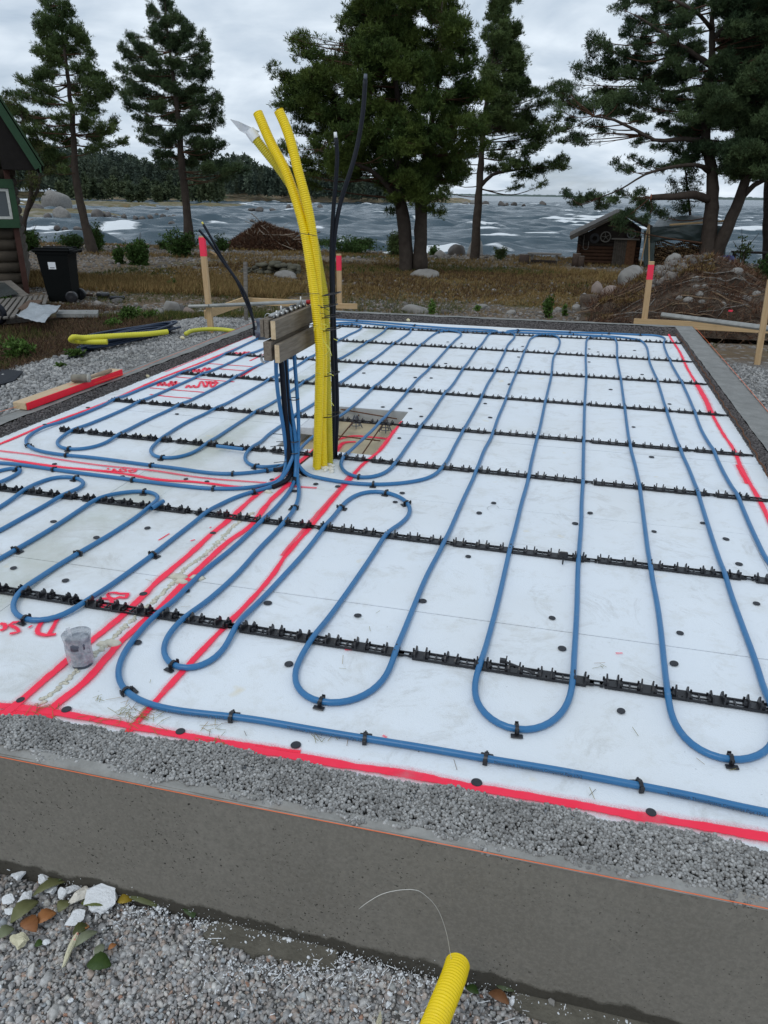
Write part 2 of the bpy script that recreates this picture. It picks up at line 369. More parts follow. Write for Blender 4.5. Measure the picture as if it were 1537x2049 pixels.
grassm = m.math('MULTIPLY', grassm, m.mr(m.math('ADD', x, nn), -13, -10.5, .15, 1)); c = m.mix(m.math('MULTIPLY', grassm, m.mr(m.noise(1.2, 6, .7), .30, .52, .10, 1)), stony, grasst)
pn = m.math('MULTIPLY', m.mr(yy, 15, 13), m.mr(m.noise(1.1, 6, .7), .55, .68, 0, .6)); c = m.mix(pn, c, grasst)
weedz = m.math('MULTIPLY', m.mr(x, -4.6, -5.4), m.mr(y, 11, 9.5)); c = m.mix(weedz, c, m.mix(m.mr(m.noise(2.2, 6, .7), .48, .64), (.060, .038, .024), (.042, .050, .018)))
beach = m.mr(yy, 25.5, 28); c = m.mix(beach, c, m.mix(.5, m.mix(.35, stony, (.20, .195, .185)), ochre))
gl = m.math('MULTIPLY', m.mr(m.math('ADD', x, m.math('MULTIPLY', nn, .06)), -4.95, -4.75), m.mr(y, 8.9, 8.3)); gl = m.math('MULTIPLY', gl, m.mr(m.math('ADD', x, m.math('MULTIPLY', nn, .2)), 4.2, 3.6)); c = m.mix(gl, c, gravel)
m.col(c); m.bump(m.math('ADD', m.math('MULTIPLY', m.vor(26), -.6), m.noise(30, 5, .7)), .7, .02); M_ground = m.m
g = link('ground', new_mesh('ground', V, Fq, True), M_ground); tag(g, kind='structure')

# ------------------------------------------------------------------ sea
SEA = -1.35
ys = np.concatenate([np.arange(33, 60, .16), np.arange(60, 110, .4), np.geomspace(110, 420, 240), np.geomspace(425, 9000, 40)])
ang = np.linspace(-1.05, .62, 620); YY = ys[:, None]*np.ones_like(ang)[None]; XX = ys[:, None]*np.tan(ang)[None]*1.0
p = np.stack([XX.ravel(), YY.ravel()], 1)
def waves(p):
    r = np.random.default_rng(5); h = np.zeros(len(p)); wd = np.array([.35, -1.0]); wd /= np.linalg.norm(wd)
    warp = np.stack([2.2*fbm(p, .06, 8, 3), 2.2*fbm(p, .05, 9, 3)], 1); q_ = p+warp
    for L, A in ((9.5, .16), (6.2, .12), (4.3, .075), (2.7, .055), (1.7, .036), (1.05, .02), (.65, .012)):
        for j in range(2):
            a = r.normal(0, .42); k = np.array([wd[0]*math.cos(a)-wd[1]*math.sin(a), wd[0]*math.sin(a)+wd[1]*math.cos(a)])*6.283/(L*r.uniform(.85, 1.15))
            ph = q_@k+r.uniform(0, 6.28); amp = A*.7*(1+.6*fbm(p, .16, 20+j, 2)); h += amp*(2*(np.sin(ph)*.5+.5)**1.6-1)
    return h
h = waves(p)*1.25; fade = np.interp(p[:, 1], [0, 60, 200, 420, 1000], [1, 1, 1, .6, 0]); Z = SEA+h*fade
# foam: breaking crests and the wash along the beach
shl = ss(-p[:, 1], -44, -38.5)
crest = np.clip((h-.17)/.12, 0, 1)*np.clip((fbm(p, .11, 31, 3)-.22)/.2, 0, 1)
foam = crest*.9+shl*np.clip(.35+.9*fbm(p*np.array([.5, 1]), 1.0, 33, 4), 0, 1)*.9
for (px, py, wx, wy) in [(262,455,38,9),(120,448,45,10),(430,442,55,9),(330,470,60,10),(140,468,60,10),(60,455,30,8),(452,440,20,4),(240,480,70,6),(555,438,12,3),(695,420,14,3),(1010,451,28,4),(1102,453,8,3),(770,421,18,3),(560,438,14,3),(875,496,40,6),(1000,502,40,6),(1100,505,40,7),(1250,510,40,6),(1520,515,30,6),(690,480,30,4),(470,470,30,4),(1140,430,14,2),(1070,408,14,1.5),(1040,407,8,1.5),(1116,410,7,1.2),(905,497,20,6),(1185,512,30,6),(370,430,20,3),(90,478,40,6),(830,440,25,2),(640,455,20,2.5),(1200,470,20,2),(1480,470,25,2)]:
    c_ = P(px, py, SEA); s_ = mpp(c_); dep = abs(P(px, py+wy, SEA)[1]-P(px, py-wy, SEA)[1])/2
    wob = .7*dep*fbm(p*np.array([.35, .1]), 1.0, int(px), 3); d2 = ((p[:, 0]-c_[0])/(wx*s_*1.15))**2+((p[:, 1]-c_[1]+wob)/(dep*.75))**2
    k = np.exp(-d2*.8)*np.clip(.60+.9*fbm(p*np.array([.5, 1]), .9, 35, 4)+.5*fbm(p*np.array([.4, 1]), 2.6, 36, 3), 0, 1.2); foam = np.maximum(foam, k); Z += .16*np.exp(-d2*1.6)*(dep < 8)
foam *= np.interp(p[:, 1], [0, 300, 600], [1, .8, 0]); foam = np.clip(foam, 0, 1)
V = np.column_stack([p, Z]); nx, ny = len(ang), len(ys)
i = np.arange(nx-1)[None]+np.arange(ny-1)[:, None]*nx; Fq = np.stack([i, i+1, i+1+nx, i+nx], 2).reshape(-1, 4)
me = new_mesh('sea', V, Fq, True); at = me.attributes.new('foam', 'FLOAT', 'POINT'); at.data.foreach_set('value', foam.astype(np.float32))
m = Mat('sea_water', .22, .16); fa = N(m.t, 'ShaderNodeAttribute', attribute_name='foam').outputs['Fac']
pv = m.scale((.42, 1, 1)); fn = m.math('ADD', m.math('MULTIPLY', m.noise(2.6, 7, .7, vec=m.scale((.3, 1, 1))), 1.0), m.math('MULTIPLY', m.noise(.7, 5, .7, vec=pv), .35))
fm = m.mr(m.math('ADD', fa, m.math('SUBTRACT', fn, .65)), .50, .74)
streak = m.math('MAXIMUM', m.math('MULTIPLY', m.mr(m.noise(.5, 8, .75, 1.2, vec=m.scale((.25, 1, 1))), .60, .80), .16), m.math('MULTIPLY', m.mr(m.noise(.45, 7, .78, .4, vec=m.scale((.30, 1, 1))), .655, .70), .75))
fm = m.math('MAXIMUM', fm, streak); body = m.mix(m.noise(.25, 5), (.036, .062, .080), (.066, .100, .122))
m.col(m.mix(fm, body, (.74, .77, .79))); m.rough(m.mr(fm, 0, 1, .24, .9))
m.bump(m.math('ADD', m.noise(1.6, 8, .7, vec=pv), m.math('MULTIPLY', m.noise(6, 5, .7), .3)), .7, .16); M_sea = m.m
tag(link('sea', me, M_sea), kind='structure')

# ------------------------------------------------------------------ far land
def land(name, pts, zt, mat, seed=1, sub=60):
    """a low hump following outline points (x, y_front, y_back)"""
    pts = np.array(pts, float); t = np.linspace(0, 1, 160); tt = np.linspace(0, 1, len(pts))
    X = np.interp(t, tt, pts[:, 0]); a = np.interp(t, tt, pts[:, 1]); b = np.interp(t, tt, pts[:, 2]); s_ = np.linspace(0, 1, sub)
    G = np.stack([X[:, None]+0*s_, a[:, None]+(b-a)[:, None]*s_, np.zeros((160, sub))], 2); q_ = G[..., :2].reshape(-1, 2)
    prof = (np.sin(s_*math.pi)**.5)[None]*(np.sin(np.clip(t, .002, .998)*math.pi)**.4)[:, None]
    hh = zt*(prof*(1.0+.35*fbm(q_, .09, seed).reshape(160, sub)+.25*fbm(q_, .5, seed+1).reshape(160, sub)))
    G[..., 2] = SEA-.25+hh; i = np.arange(sub-1)[None]+np.arange(159)[:, None]*sub
    F_ = np.stack([i, i+sub, i+sub+1, i+1], 2).reshape(-1, 4); return tag(link(name, new_mesh(name, G.reshape(-1, 3), F_, True), mat), kind='structure')
m = Mat('far_shore_ground', .95, .1); n = m.noise(.25, 7, .7); k = m.vor(.8)
c = m.ramp(n, [(.3, (.17, .15, .125)), (.48, (.24, .185, .11)), (.56, (.10, .10, .05)), (.7, (.26, .235, .20))]); c = m.mix(m.mr(k, .1, .5, .55, 0), c, (.36, .34, .31)); m.col(c); m.bump(n, 1, .8); M_far = m.m
m = Mat('spit_ground', .95, .1); n = m.noise(.6, 7, .7); c = m.ramp(n, [(.35, (.19, .135, .075)), (.5, (.13, .12, .06)), (.65, (.26, .235, .20))]); m.col(c); M_spit = m.m
a1 = P(400, 405, SEA); land('far_shore', [(-230, 190, 330), (-130, 205, 330), (-95, 215, 340), (-60, 255, 330), (-38, 300, 330)], 2.6, M_far, 3)
s0, s1 = P(60, 414, SEA), P(470, 413, SEA); land('grassy_spit', [(s0[0]-30, s0[1], s0[1]+45), (s0[0]*.6+s1[0]*.4, s0[1]+8, s0[1]+40), (s1[0], s1[1]+2, s1[1]+14)], .95, M_spit, 7, 40)
s0, s1 = P(-20, 432, SEA), P(175, 433, SEA); land('rocky_point', [(s0[0]-12, s0[1]-4, s0[1]+24), (s0[0]*.4+s1[0]*.6, s0[1], s0[1]+14), (s1[0]+2, s1[1], s1[1]+5)], .75, M_spit, 9, 40)
M_isle = simple('distant_island', (.09, .12, .11), .9, .1, .1, .01)  # distance haze is put into this paler, cooler base colour
land('distant_island', [(-900, 4300, 4800), (-300, 4300, 4800), (300, 4400, 4900)], 9, M_isle, 12, 12)
land('distant_coast', [(300, 4500, 4900), (1300, 4600, 5000), (3000, 4700, 5200)], 13, M_isle, 14, 12)

# ------------------------------------------------------------------ foliage tools
def tufts(cen, dirs, L, wd, k, spread, r=rng):
    """k narrow blades per tuft"""
    n = len(cen); d = dirs[:, None]+spread*r.normal(size=(n, k, 3)); d /= np.linalg.norm(d, axis=2)[..., None]
    s_ = np.cross(d, r.normal(size=(n, k, 3))); s_ /= np.linalg.norm(s_, axis=2)[..., None]+1e-9
    LL = (L*r.uniform(.6, 1.2, (n, k)))[..., None]; b = cen[:, None]+d*LL*.05
    mid = b+d*LL*.55
    V = np.stack([b-s_*wd*.25, mid+s_*wd*.5, b+d*LL, mid-s_*wd*.5], 2).reshape(-1, 3)
    return V
def blades_mesh(name, V, mat, parent=None):
    if parent is not None: V = V-wloc(parent)
    return link(name, new_mesh(name, V, np.arange(len(V)).reshape(-1, 4)), mat, parent)
def leafmat(name, a, b, c3=None, sc=.9):
    m = Mat(name, .65, .15); c = m.mix(m.rnd, a, b); c = m.mix(m.mr(m.noise(sc, 4), .4, .62), c, c3 or tuple(x*1.5 for x in b)); m.col(c)
    return m.m
M_ndl = leafmat('pine_needles', (.028, .050, .018), (.070, .110, .036), (.105, .148, .048))
M_ndl2 = leafmat('dark_pine_needles', (.021, .042, .010), (.056, .092, .021), (.094, .130, .028))
M_ndlb = leafmat('bluish_pine_needles', (.023, .042, .020), (.054, .090, .042), (.086, .126, .052))
M_bark = simple('pine_bark', (.060, .048, .040), .95, .05, .35, 6, .8, bs=18)
M_barkr = simple('red_pine_bark', (.085, .046, .030), .9, .1, .35, 5, .6, bs=18)
M_twig = simple('twig_bark', (.055, .038, .028), .9, .1, .3, 8)
M_bush = leafmat('bush_leaves', (.018, .040, .010), (.045, .085, .020))
M_bush2 = leafmat('willow_leaves', (.03, .05, .02), (.07, .10, .035))
def pine(name, label, Y, trunk, pads, mat, dens=1.0, L=.15, group=None, extra_trunks=(), deep=1.0, barkm=None, topbark=None, tuft=7, zb=None, cat='tree'):
    b0 = D(trunk[0][0], trunk[0][1], Y); t = thing(name, b0, label, cat, group)
    def tpath(tr):
        pts = np.array([D(a[0], a[1], Y+(a[3] if len(a) > 3 else 0)) for a in tr]); rr = np.array([a[2]*.40*mpp(q_) for a, q_ in zip(tr, pts)])
        return pts, rr
    pts, rr = tpath(trunk); pts[0][2] -= .15
    paths = [(pts, rr)]; mb = MB()
    for tr in extra_trunks: paths.append(tpath(tr))
    allp = []
    for pp, r_ in paths:
        c_ = catmull(pp, .25); rad = np.interp(np.linspace(0, 1, len(c_)), np.linspace(0, 1, len(pp)), r_)
        c_[1:-1] += .006*rng.normal(size=c_[1:-1].shape)*np.minimum(1, rad[1:-1, None]*8); V_, F_ = tube(c_, rad, 9); V_ = V_+.012*fbm(V_, 14, 2, 2)[:, None]; mb.add(V_, F_); allp.append((c_, rad))
    mb.build('trunk', barkm or M_bark, t, True)
    TC = np.concatenate([a for a, _ in allp]); TR = np.concatenate([b for _, b in allp]); lm = MB(); cen = []; dirs = []
    for (px, py, rx, ry, dy) in pads:
        c_ = D(px, py, Y+dy*deep); s_ = mpp(c_); ax = np.array([rx*s_, rx*s_*.85, ry*s_])*rng.uniform(1.0, 1.35)
        cand = TC[:, 2]-(c_[2]-.12*abs(np.linalg.norm(TC[:, :2]-c_[:2], axis=1))); dist = np.abs(cand)+.35*np.linalg.norm(TC[:, :2]-c_[:2], axis=1)
        j = int(np.argmin(dist)); a = TC[j]; ln = np.linalg.norm(c_-a)
        mid = (a+c_)/2+np.array([0, 0, -.06*ln])+rng.normal(size=3)*.05*ln; lp = catmull(np.array([a, mid, c_+(c_-a)*.1]), .25)
        lr = np.linspace(min(TR[j]*.5, .010+.009*ln), .005, len(lp)); lm.add(*tube(lp, lr, 5, False))
        vol = ax[0]*ax[2]; n_ = max(14, int(2600*vol*dens)); u_ = rng.normal(size=(n_, 3)); u_ /= np.linalg.norm(u_, axis=1)[:, None]; rad = rng.uniform(0, 1, n_)**.45
        # tufts sit along up-curving twigs
        nb = max(5, n_//13); bu = rng.normal(size=(nb, 3)); bu /= np.linalg.norm(bu, axis=1)[:, None]; bc = bu*(rng.uniform(.15, 1, nb)**.5)[:, None]*ax
        out_d = (c_-a)/max(ln, .1); s0_ = lp[rng.integers(len(lp)//3, len(lp), nb)]; e_ = c_+bc; m_ = (s0_+e_)/2-np.array([0, 0, .10])*np.linalg.norm(e_-s0_, axis=1)[:, None]
        nt_ = 13; tt = rng.uniform(.45, 1.04, (nb, nt_))[..., None]; q_ = (1-tt)**2*s0_[:, None]+2*tt*(1-tt)*m_[:, None]+tt**2*e_[:, None]
        tg = 2*(1-tt)*(m_-s0_)[:, None]+2*tt*(e_-m_)[:, None]; tg = tg/(np.linalg.norm(tg, axis=2)[..., None]+1e-6)
        q_ = q_+rng.normal(size=q_.shape)*.045; cen.append(q_.reshape(-1, 3)); dirs.append((tg*.7+np.array([0, 0, .75])+out_d*.15).reshape(-1, 3))
        for k2 in range(0, nb, 3): lm.add(*tube(np.array([s0_[k2], m_[k2], e_[k2]]), [.006, .004, .002], 3, False))
    if lm.n: lm.build('limbs', topbark or M_twig, t, True)
    cen = np.concatenate(cen); dirs = np.concatenate(dirs); dirs /= np.linalg.norm(dirs, axis=1)[:, None]
    blades_mesh('foliage', tufts(cen, dirs, L*.60, L*.085, tuft, .6), mat, t); return t
def fill(spec, n, seed, r=(18, 30), dy=1.0, k=1.0):
    """pads filling a silhouette given as rows (y, x0, x1)"""
    r_ = np.random.default_rng(seed); sp_ = np.array(spec, float); out_ = []; ys_ = sp_[:, 0]; wd = np.maximum(sp_[:, 2]-sp_[:, 1], 1)
    cdf = np.cumsum(np.r_[0, (wd[1:]+wd[:-1])/2*np.diff(ys_)]); cdf /= cdf[-1]
    for i_ in range(n):
        y_ = np.interp((i_+r_.uniform())/n, cdf, ys_); a = np.interp(y_, ys_, sp_[:, 1]); b = np.interp(y_, ys_, sp_[:, 2]); rx = min(r_.uniform(*r), (b-a)/2+2)
        x_ = r_.uniform(a+rx*.8, max(a+rx*.8+1, b-rx*.8)); half = max((b-a)/2, 1); off = math.sqrt(max(0, 1-((x_-(a+b)/2)/half)**2))
        out_.append((x_, y_, rx, rx*r_.uniform(.45, .7)*k, r_.uniform(-1, 1)*off*dy))
    return out_
# ================================================================== foundation
ZT = .05
fo = [(-3.449, 1.215), (1.415, 1.225), (1.411, 9.12), (-3.34, 8.93)]            # outer corners (near-left, near-right, far-right, far-left)
fi = [(-3.26, 1.40), (1.12, 1.42), (1.19, 8.70), (-3.11, 8.62)]                 # inner edge at the insulation
fb = [(-3.32, 1.252), (1.215, 1.255), (1.21, 9.0), (-3.21, 8.80)]               # inner edge of the smooth band
found = thing('foundation_wall', (-1, 5, -.45), 'grey concrete block foundation ring framing the white insulation', 'foundation')
names = [(0, 1), (1, 2), (2, 3), (3, 0)]
def strip(a0, a1, b0, b1, n, mfun, name, mat, k=6):
    """surface between two edge lines, mfun(s, v, xy) -> z"""
    s_ = np.linspace(0, 1, n); v_ = np.linspace(0, 1, k)
    A = np.array(a0)[None]*(1-s_)[:, None]+np.array(a1)[None]*s_[:, None]; B = np.array(b0)[None]*(1-s_)[:, None]+np.array(b1)[None]*s_[:, None]
    G = A[:, None]*(1-v_)[None, :, None]+B[:, None]*v_[None, :, None]; Z_ = mfun(s_[:, None]+0*v_[None], v_[None]+0*s_[:, None], G.reshape(-1, 2))
    V_ = np.concatenate([G, Z_[..., None]], 2).reshape(-1, 3); i = np.arange(k-1)[None]+np.arange(n-1)[:, None]*k
    return link(name, new_mesh(name, V_-wloc(found), np.stack([i, i+k, i+k+1, i+1], 2).reshape(-1, 4), True), mat, found)
for a, b in names:                                                             # outer faces
    ln = int(np.linalg.norm(np.array(fo[a])-fo[b])/.03)
    s_ = np.linspace(0, 1, ln); A = np.array(fo[a])*(1-s_)[:, None]+np.array(fo[b])*s_[:, None]; zs = np.linspace(-.62, ZT, 14)
    G = np.concatenate([np.repeat(A[:, None], 14, 1), np.repeat(zs[None, :, None], ln, 0)], 2)
    nrm = np.array([(np.array(fo[b])-fo[a])[1], -(np.array(fo[b])-fo[a])[0]]); nrm /= np.linalg.norm(nrm)
    dpl = .0022*fbm(G.reshape(-1, 3), 5, 40+a, 3).reshape(ln, 14); dpl[:, -1] -= .003; G[..., :2] += dpl[..., None]*nrm
    k = 14; i = np.arange(k-1)[None]+np.arange(ln-1)[:, None]*k
    link('wall_face', new_mesh('wall_face', G.reshape(-1, 3)-wloc(found), np.stack([i, i+k, i+k+1, i+1], 2).reshape(-1, 4), True), M_conc, found)
for (a, b), mt in zip(names, (M_skim, M_band, M_band, M_band)):
    am = .0035 if mt is M_skim else .004
    strip(fo[a], fo[b], fb[a], fb[b], 260, lambda s, v, q_: ZT-.004*(v < .05)+am*fbm(q_, 14, 3, 3).reshape(s.shape)*(v > .05), 'top_band', mt, 8)
def corez(s, v, q_): return ZT-.012-.062*v**1.3+.006*fbm(q_, 22, 6, 3).reshape(s.shape)+.005*fbm(q_, 70, 7, 2).reshape(s.shape)
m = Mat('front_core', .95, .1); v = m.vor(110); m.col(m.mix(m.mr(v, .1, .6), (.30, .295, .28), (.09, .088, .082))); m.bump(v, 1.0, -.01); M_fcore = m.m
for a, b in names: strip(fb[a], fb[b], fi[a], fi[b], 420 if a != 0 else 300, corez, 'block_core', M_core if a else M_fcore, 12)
# broken block bits: loose clay pellets of the front block, down to the ragged inner edge
edge_px = [(-120,1425),(0,1440),(40,1441),(81,1440),(100,1449),(195,1463),(228,1478),(247,1472),(292,1486),(316,1483),(340,1488),(390,1492),(440,1497),(500,1512),(540,1527),(570,1525),(601,1527),(647,1545),(680,1549),(725,1560),(790,1571),(850,1577),(900,1582),(1006,1604),(1100,1621),(1163,1631),(1207,1653),(1297,1656),(1320,1665),(1350,1671),(1431,1680),(1489,1698),(1537,1722),(1600,1738)]
EP = np.array([P(x_, y_, 0)[:2] for x_, y_ in edge_px]); EP = EP[np.argsort(EP[:, 0])]
def pellets(name, n, xr, yr0, yr1, size, zf):
    x_ = rng.uniform(*xr, n); lo = yr0(x_); hi = yr1(x_); t_ = rng.uniform(0, 1, n); y_ = lo+(hi-lo)*t_
    q_ = np.stack([x_, y_], 1); z_ = zf(t_, q_)+rng.uniform(-.004, .006, n); V_, F_ = ico(2); s_ = size*rng.uniform(.65, 1.25, n)
    return scatter(name, V_, F_, np.column_stack([q_, z_]), np.stack([s_, s_*rng.uniform(.8, 1.1, n), s_*rng.uniform(.75, 1, n)], 1), M_pel, found, True, True)
o = pellets('clay_pellet', 27000, (-2.0, 1.12), lambda x_: 1.240+.009*np.sin(x_*23)+.008*np.sin(x_*61+1), lambda x_: np.interp(x_, EP[:, 0], EP[:, 1])+.004, .0044,
            lambda t_, q_: ZT-.003-.038*t_**1.5+.004*fbm(q_, 30, 9, 3)); tag(o, kind='stuff')
o['label'] = 'loose grey clay pellets along the front block wall'
def seg_pel(name, a, b, n, size):
    s_ = rng.uniform(0, 1, n)[:, None]; t_ = rng.uniform(.05, 1, n)[:, None]
    A = np.array(fb[a])*(1-s_)+np.array(fb[b])*s_; B = np.array(fi[a])*(1-s_)+np.array(fi[b])*s_; q_ = A+(B-A)*t_
    z_ = ZT-.010-.062*t_[:, 0]**1.3+rng.uniform(-.003, .006, n); V_, F_ = ico(1); r_ = size*rng.uniform(.6, 1.25, n)
    o_ = scatter(name, V_, F_, np.column_stack([q_, z_]), np.stack([r_, r_, r_*.9], 1), M_core2, found); return tag(o_, kind='stuff')
M_core2 = islands('dark_pellets', [(0, (.075, .068, .068)), (.5, (.13, .118, .115)), (1, (.20, .185, .18))], .95)
seg_pel('core_pellet', 3, 0, 14000, .0075); seg_pel('core_pellet', 1, 2, 14000, .0075); seg_pel('core_pellet', 2, 3, 9000, .009)
# ------------------------------------------------------------------ insulation deck
deck = thing('insulation_floor', (-1, 5, -.1), 'white insulation sheets covering the slab, sprayed with red marks', 'insulation')
hx0, hx1, hy0, hy1 = -1.585, -.985, 3.905, 4.865                                 # the recess by the conduits
ysm = [1.36, 2.27, 3.31, 4.35, 5.39, 6.43, 7.47, 8.66]
for r_i in range(7):
    y0, y1 = ysm[r_i]+.0019, ysm[r_i+1]-.0019
    xb = [-3.27]+([-2.10, -1.84, .905] if r_i < 2 else [-2.1+.4*(r_i % 2)])+[1.21]
    for j in range(len(xb)-1):
        x0, x1 = xb[j]+.0010, xb[j+1]-.0010
        X = sorted({x0, x1}|{h_ for h_ in (hx0, hx1) if x0 < h_ < x1}); Y = sorted({y0, y1}|{h_ for h_ in (hy0, hy1) if y0 < h_ < y1}); mb = MB(); idx = {}
        cells = [(a, b) for a in range(len(X)-1) for b in range(len(Y)-1) if not (hx0-.001 <= X[a] and X[a+1] <= hx1+.001 and hy0-.001 <= Y[b] and Y[b+1] <= hy1+.001)]
        # clip the front and side edges to the ring
        def pt(a, b, z_):
            k_ = (a, b, z_)
            if k_ not in idx: idx[k_] = len(idx); VV.append((X[a], Y[b], z_))
            return idx[k_]
        VV = []; FF = []; dz = rng.uniform(-.0012, .0004)
        for a, b in cells:
            FF.append((pt(a, b, dz), pt(a+1, b, dz), pt(a+1, b+1, dz), pt(a, b+1, dz)))
            for (p0, p1, nb) in (((a, b), (a+1, b), (a, b-1)), ((a+1, b), (a+1, b+1), (a+1, b)), ((a+1, b+1), (a, b+1), (a, b+1)), ((a, b+1), (a, b), (a-1, b))):
                if nb not in cells: FF.append((pt(*p0, dz), pt(*p0, -.1), pt(*p1, -.1), pt(*p1, dz)))
        mb.add(VV, FF); mb.build('insulation_board', M_eps, deck)
mb = MB(); mb.box(((hx0+hx1)/2, (hy0+hy1)/2, -.125), (.8, 1.2, .045)); M_membr = simple('beige_membrane', (.50, .42, .28), .6, .3, .22, 7, .2)
o = mb.build('recess_bottom', M_membr, deck)
mb = MB(); mb.box((hx0+.30, hy1-.004, -.052), (.62, .004, .098)); mb.box((hx0+.004, (hy0+hy1)/2, -.052), (.004, .94, .098)); mb.build('recess_shade_face', simple('recess_shade_grey', (.42, .43, .43), .4, .4, .15, 15, .3), deck)  # shade on the cut insulation sides, put into the grey of these sheets
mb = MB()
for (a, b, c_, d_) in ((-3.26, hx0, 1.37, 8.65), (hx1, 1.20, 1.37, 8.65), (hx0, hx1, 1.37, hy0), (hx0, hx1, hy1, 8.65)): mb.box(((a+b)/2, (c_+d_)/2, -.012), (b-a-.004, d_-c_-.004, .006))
mb.build('joint_shadow_sheet', simple('joint_shadow_grey', (.16, .165, .165), .9), deck)  # added dark sheet under the boards, its colour stands in for seam shade
# fastener discs
discs = [(361,1463),(592,1490),(954,1565),(1303,1625),(1243,1422),(133,1419),(41,1400),(578,1328),(716,1231),(536,1206),(846,1202),(1125,1297),(1105,1236),(1361,1266),(1349,1327),(1479,1128),(1514,1207),(937,1113),(988,1006),(959,1026),(805,986),(791,1004),(767,921),(799,876),(676,973),(1181,1026),(1151,1047),(1309,1063),(1406,1046),(1453,1078),(1304,914),(1268,854),(27,1136),(131,1161),(193,1075),(295,1056),(239,1002),(107,1043),(109,928),(372,958),(414,963),(245,953),(287,1188),(426,1066),(374,1182),(354,828),(176,815),(90,849),(821,817),(843,833),(766,814),(847,781),(831,755),(863,756),(695,769),(728,746),(846,732),(892,727),(981,835),(1019,769),(1014,735),(1010,742),(1038,714),(924,687),(879,690),(896,684),(1046,693),(1001,794),(971,807),(1340,808),(1257,753),(1285,749),(1222,779),(1197,704),(1179,698),(1270,701),(1179,724),(1127,748),(1020,768),(1179,807),(632,968),(590,982),(544,959),(470,708),(415,738),(276,1285)]
dm = None
for k_, (px, py) in enumerate(discs):
    c_ = P(px, py, .0042)
    if dm is None:
        th = np.linspace(0, 6.283, 20, endpoint=False); V_ = [(0, 0, .0006)]+[(.0138*math.cos(a), .0138*math.sin(a), .0008) for a in th]+[(.0146*math.cos(a), .0146*math.sin(a), -.001) for a in th]
        F_ = [(0, 1+i, 1+(i+1) % 20) for i in range(20)]+[(1+i, 21+i, 21+(i+1) % 20, 1+(i+1) % 20) for i in range(20)]; dm = new_mesh('fastener_disc', V_, F_); dm.materials.append(M_disc)
    o = link('fastener_disc', dm, None, deck); o.location = c_-wloc(deck); s_ = rng.uniform(.85, 1.1); o.scale = (s_, s_*rng.uniform(.85, 1), 1); o.rotation_euler = (rng.normal(0, .01), rng.normal(0, .01), rng.uniform(0, 6))
# ------------------------------------------------------------------ sprayed marks
def ribbon(px, wd, mat, name='spray_mark', z_=.0025, world=False, sm=2):
    wd = wd*(.80 if name == 'spray_mark' else 1.0)
    pts = np.array([(p_[0], p_[1], z_) if world else P(p_[0], p_[1], z_) for p_ in px]); c_ = resample(smooth_path(catmull(pts, .02), sm), .015); c_[:, 2] = z_+rng.uniform(0, .0010)
    T = np.gradient(c_, axis=0); Nn = np.stack([-T[:, 1], T[:, 0], 0*T[:, 0]], 1); Nn /= np.linalg.norm(Nn, axis=1)[:, None]+1e-9
    V_ = np.stack([c_-Nn*wd, c_-Nn*wd*.5, c_+Nn*wd*.5, c_+Nn*wd], 1).reshape(-1, 3); n_ = len(c_)
    i = np.arange(3)[None]+np.arange(n_-1)[:, None]*4; F_ = np.stack([i, i+4, i+5, i+1], 2).reshape(-1, 4); me = new_mesh(name, V_-wloc(deck), F_)
    uvv = np.tile([0, .25, .75, 1.], n_); uvu = np.repeat(np.arange(n_)*.015, 4); li = np.array([l_.vertex_index for l_ in me.loops]); uvl = me.uv_layers.new(name='uv')
    uvl.data.foreach_set('uv', np.stack([uvu[li], uvv[li]], 1).astype(np.float32).ravel()); return link(name, me, mat, deck)
ribbon([(-90,1402),(0,1411),(52,1417),(104,1424),(267,1453),(374,1473),(470,1490),(560,1502),(600,1508)], .036, M_spray)
ribbon([(506,1500),(611,1517),(693,1531),(823,1550),(900,1566),(1042,1591),(1120,1604),(1297,1636),(1400,1652),(1537,1676),(1680,1702)], .040, M_spray)
ribbon([(-110,1452),(-30,1440),(30,1424),(80,1426),(110,1432)], .07, M_spray)
ribbon([(-60,1478),(10,1428),(39,1404),(95,1356),(143,1314),(192,1275),(241,1235),(286,1193),(316,1163),(381,1108),(426,1066),(455,1043),(500,1001),(539,970),(572,946),(622,906),(640,893)], .040, M_spray)
ribbon([(99,1420),(176,1359),(195,1337),(241,1285),(286,1245),(325,1212),(358,1176),(416,1121),(455,1085),(500,1053),(539,1004),(581,965)], .038, M_spray)
ribbon([(232,1486),(247,1473),(277,1441),(312,1402),(368,1340),(439,1265),(500,1203),(546,1150),(571,1112),(621,1055),(655,1013),(694,967),(724,931),(760,901),(790,860)], .030, M_spray)
ribbon([(564,1112),(590,1080),(640,1022),(672,986),(700,950)], .026, M_spray2)
ribbon([(-60,894),(0,902),(60,909),(118,919),(203,931),(304,941),(406,956),(533,966)], .030, M_spray2)
ribbon([(-60,908),(0,917),(101,932),(237,946),(321,960),(389,964),(476,974),(520,976)], .036, M_spray)
ribbon([(580,972),(614,975),(634,976)], .03, M_spray2)
ribbon([(-60,909),(0,888),(91,850),(203,809),(271,779),(321,757),(406,724),(474,696),(520,675)], .035, M_spray)
ribbon([(330,744),(406,713),(470,685),(505,672)], .024, M_spray2)
ribbon([(1334,660),(1342,676),(1360,704),(1377,740),(1391,763),(1412,798),(1424,826),(1447,868),(1468,899),(1484,938),(1497,961),(1522,1005),(1537,1037),(1575,1120)], .030, M_spray)
ribbon([(1.0, 3.2), (1.01, 2.4), (1.0, 1.49)], .030, M_spray, world=True); ribbon([(.66, 1.475), (.85, 1.49), (1.1, 1.50)], .040, M_spray, world=True)
ribbon([(1395,770),(1412,800),(1424,828)], .05, M_spray); ribbon([(1478,930),(1497,968)], .045, M_spray)
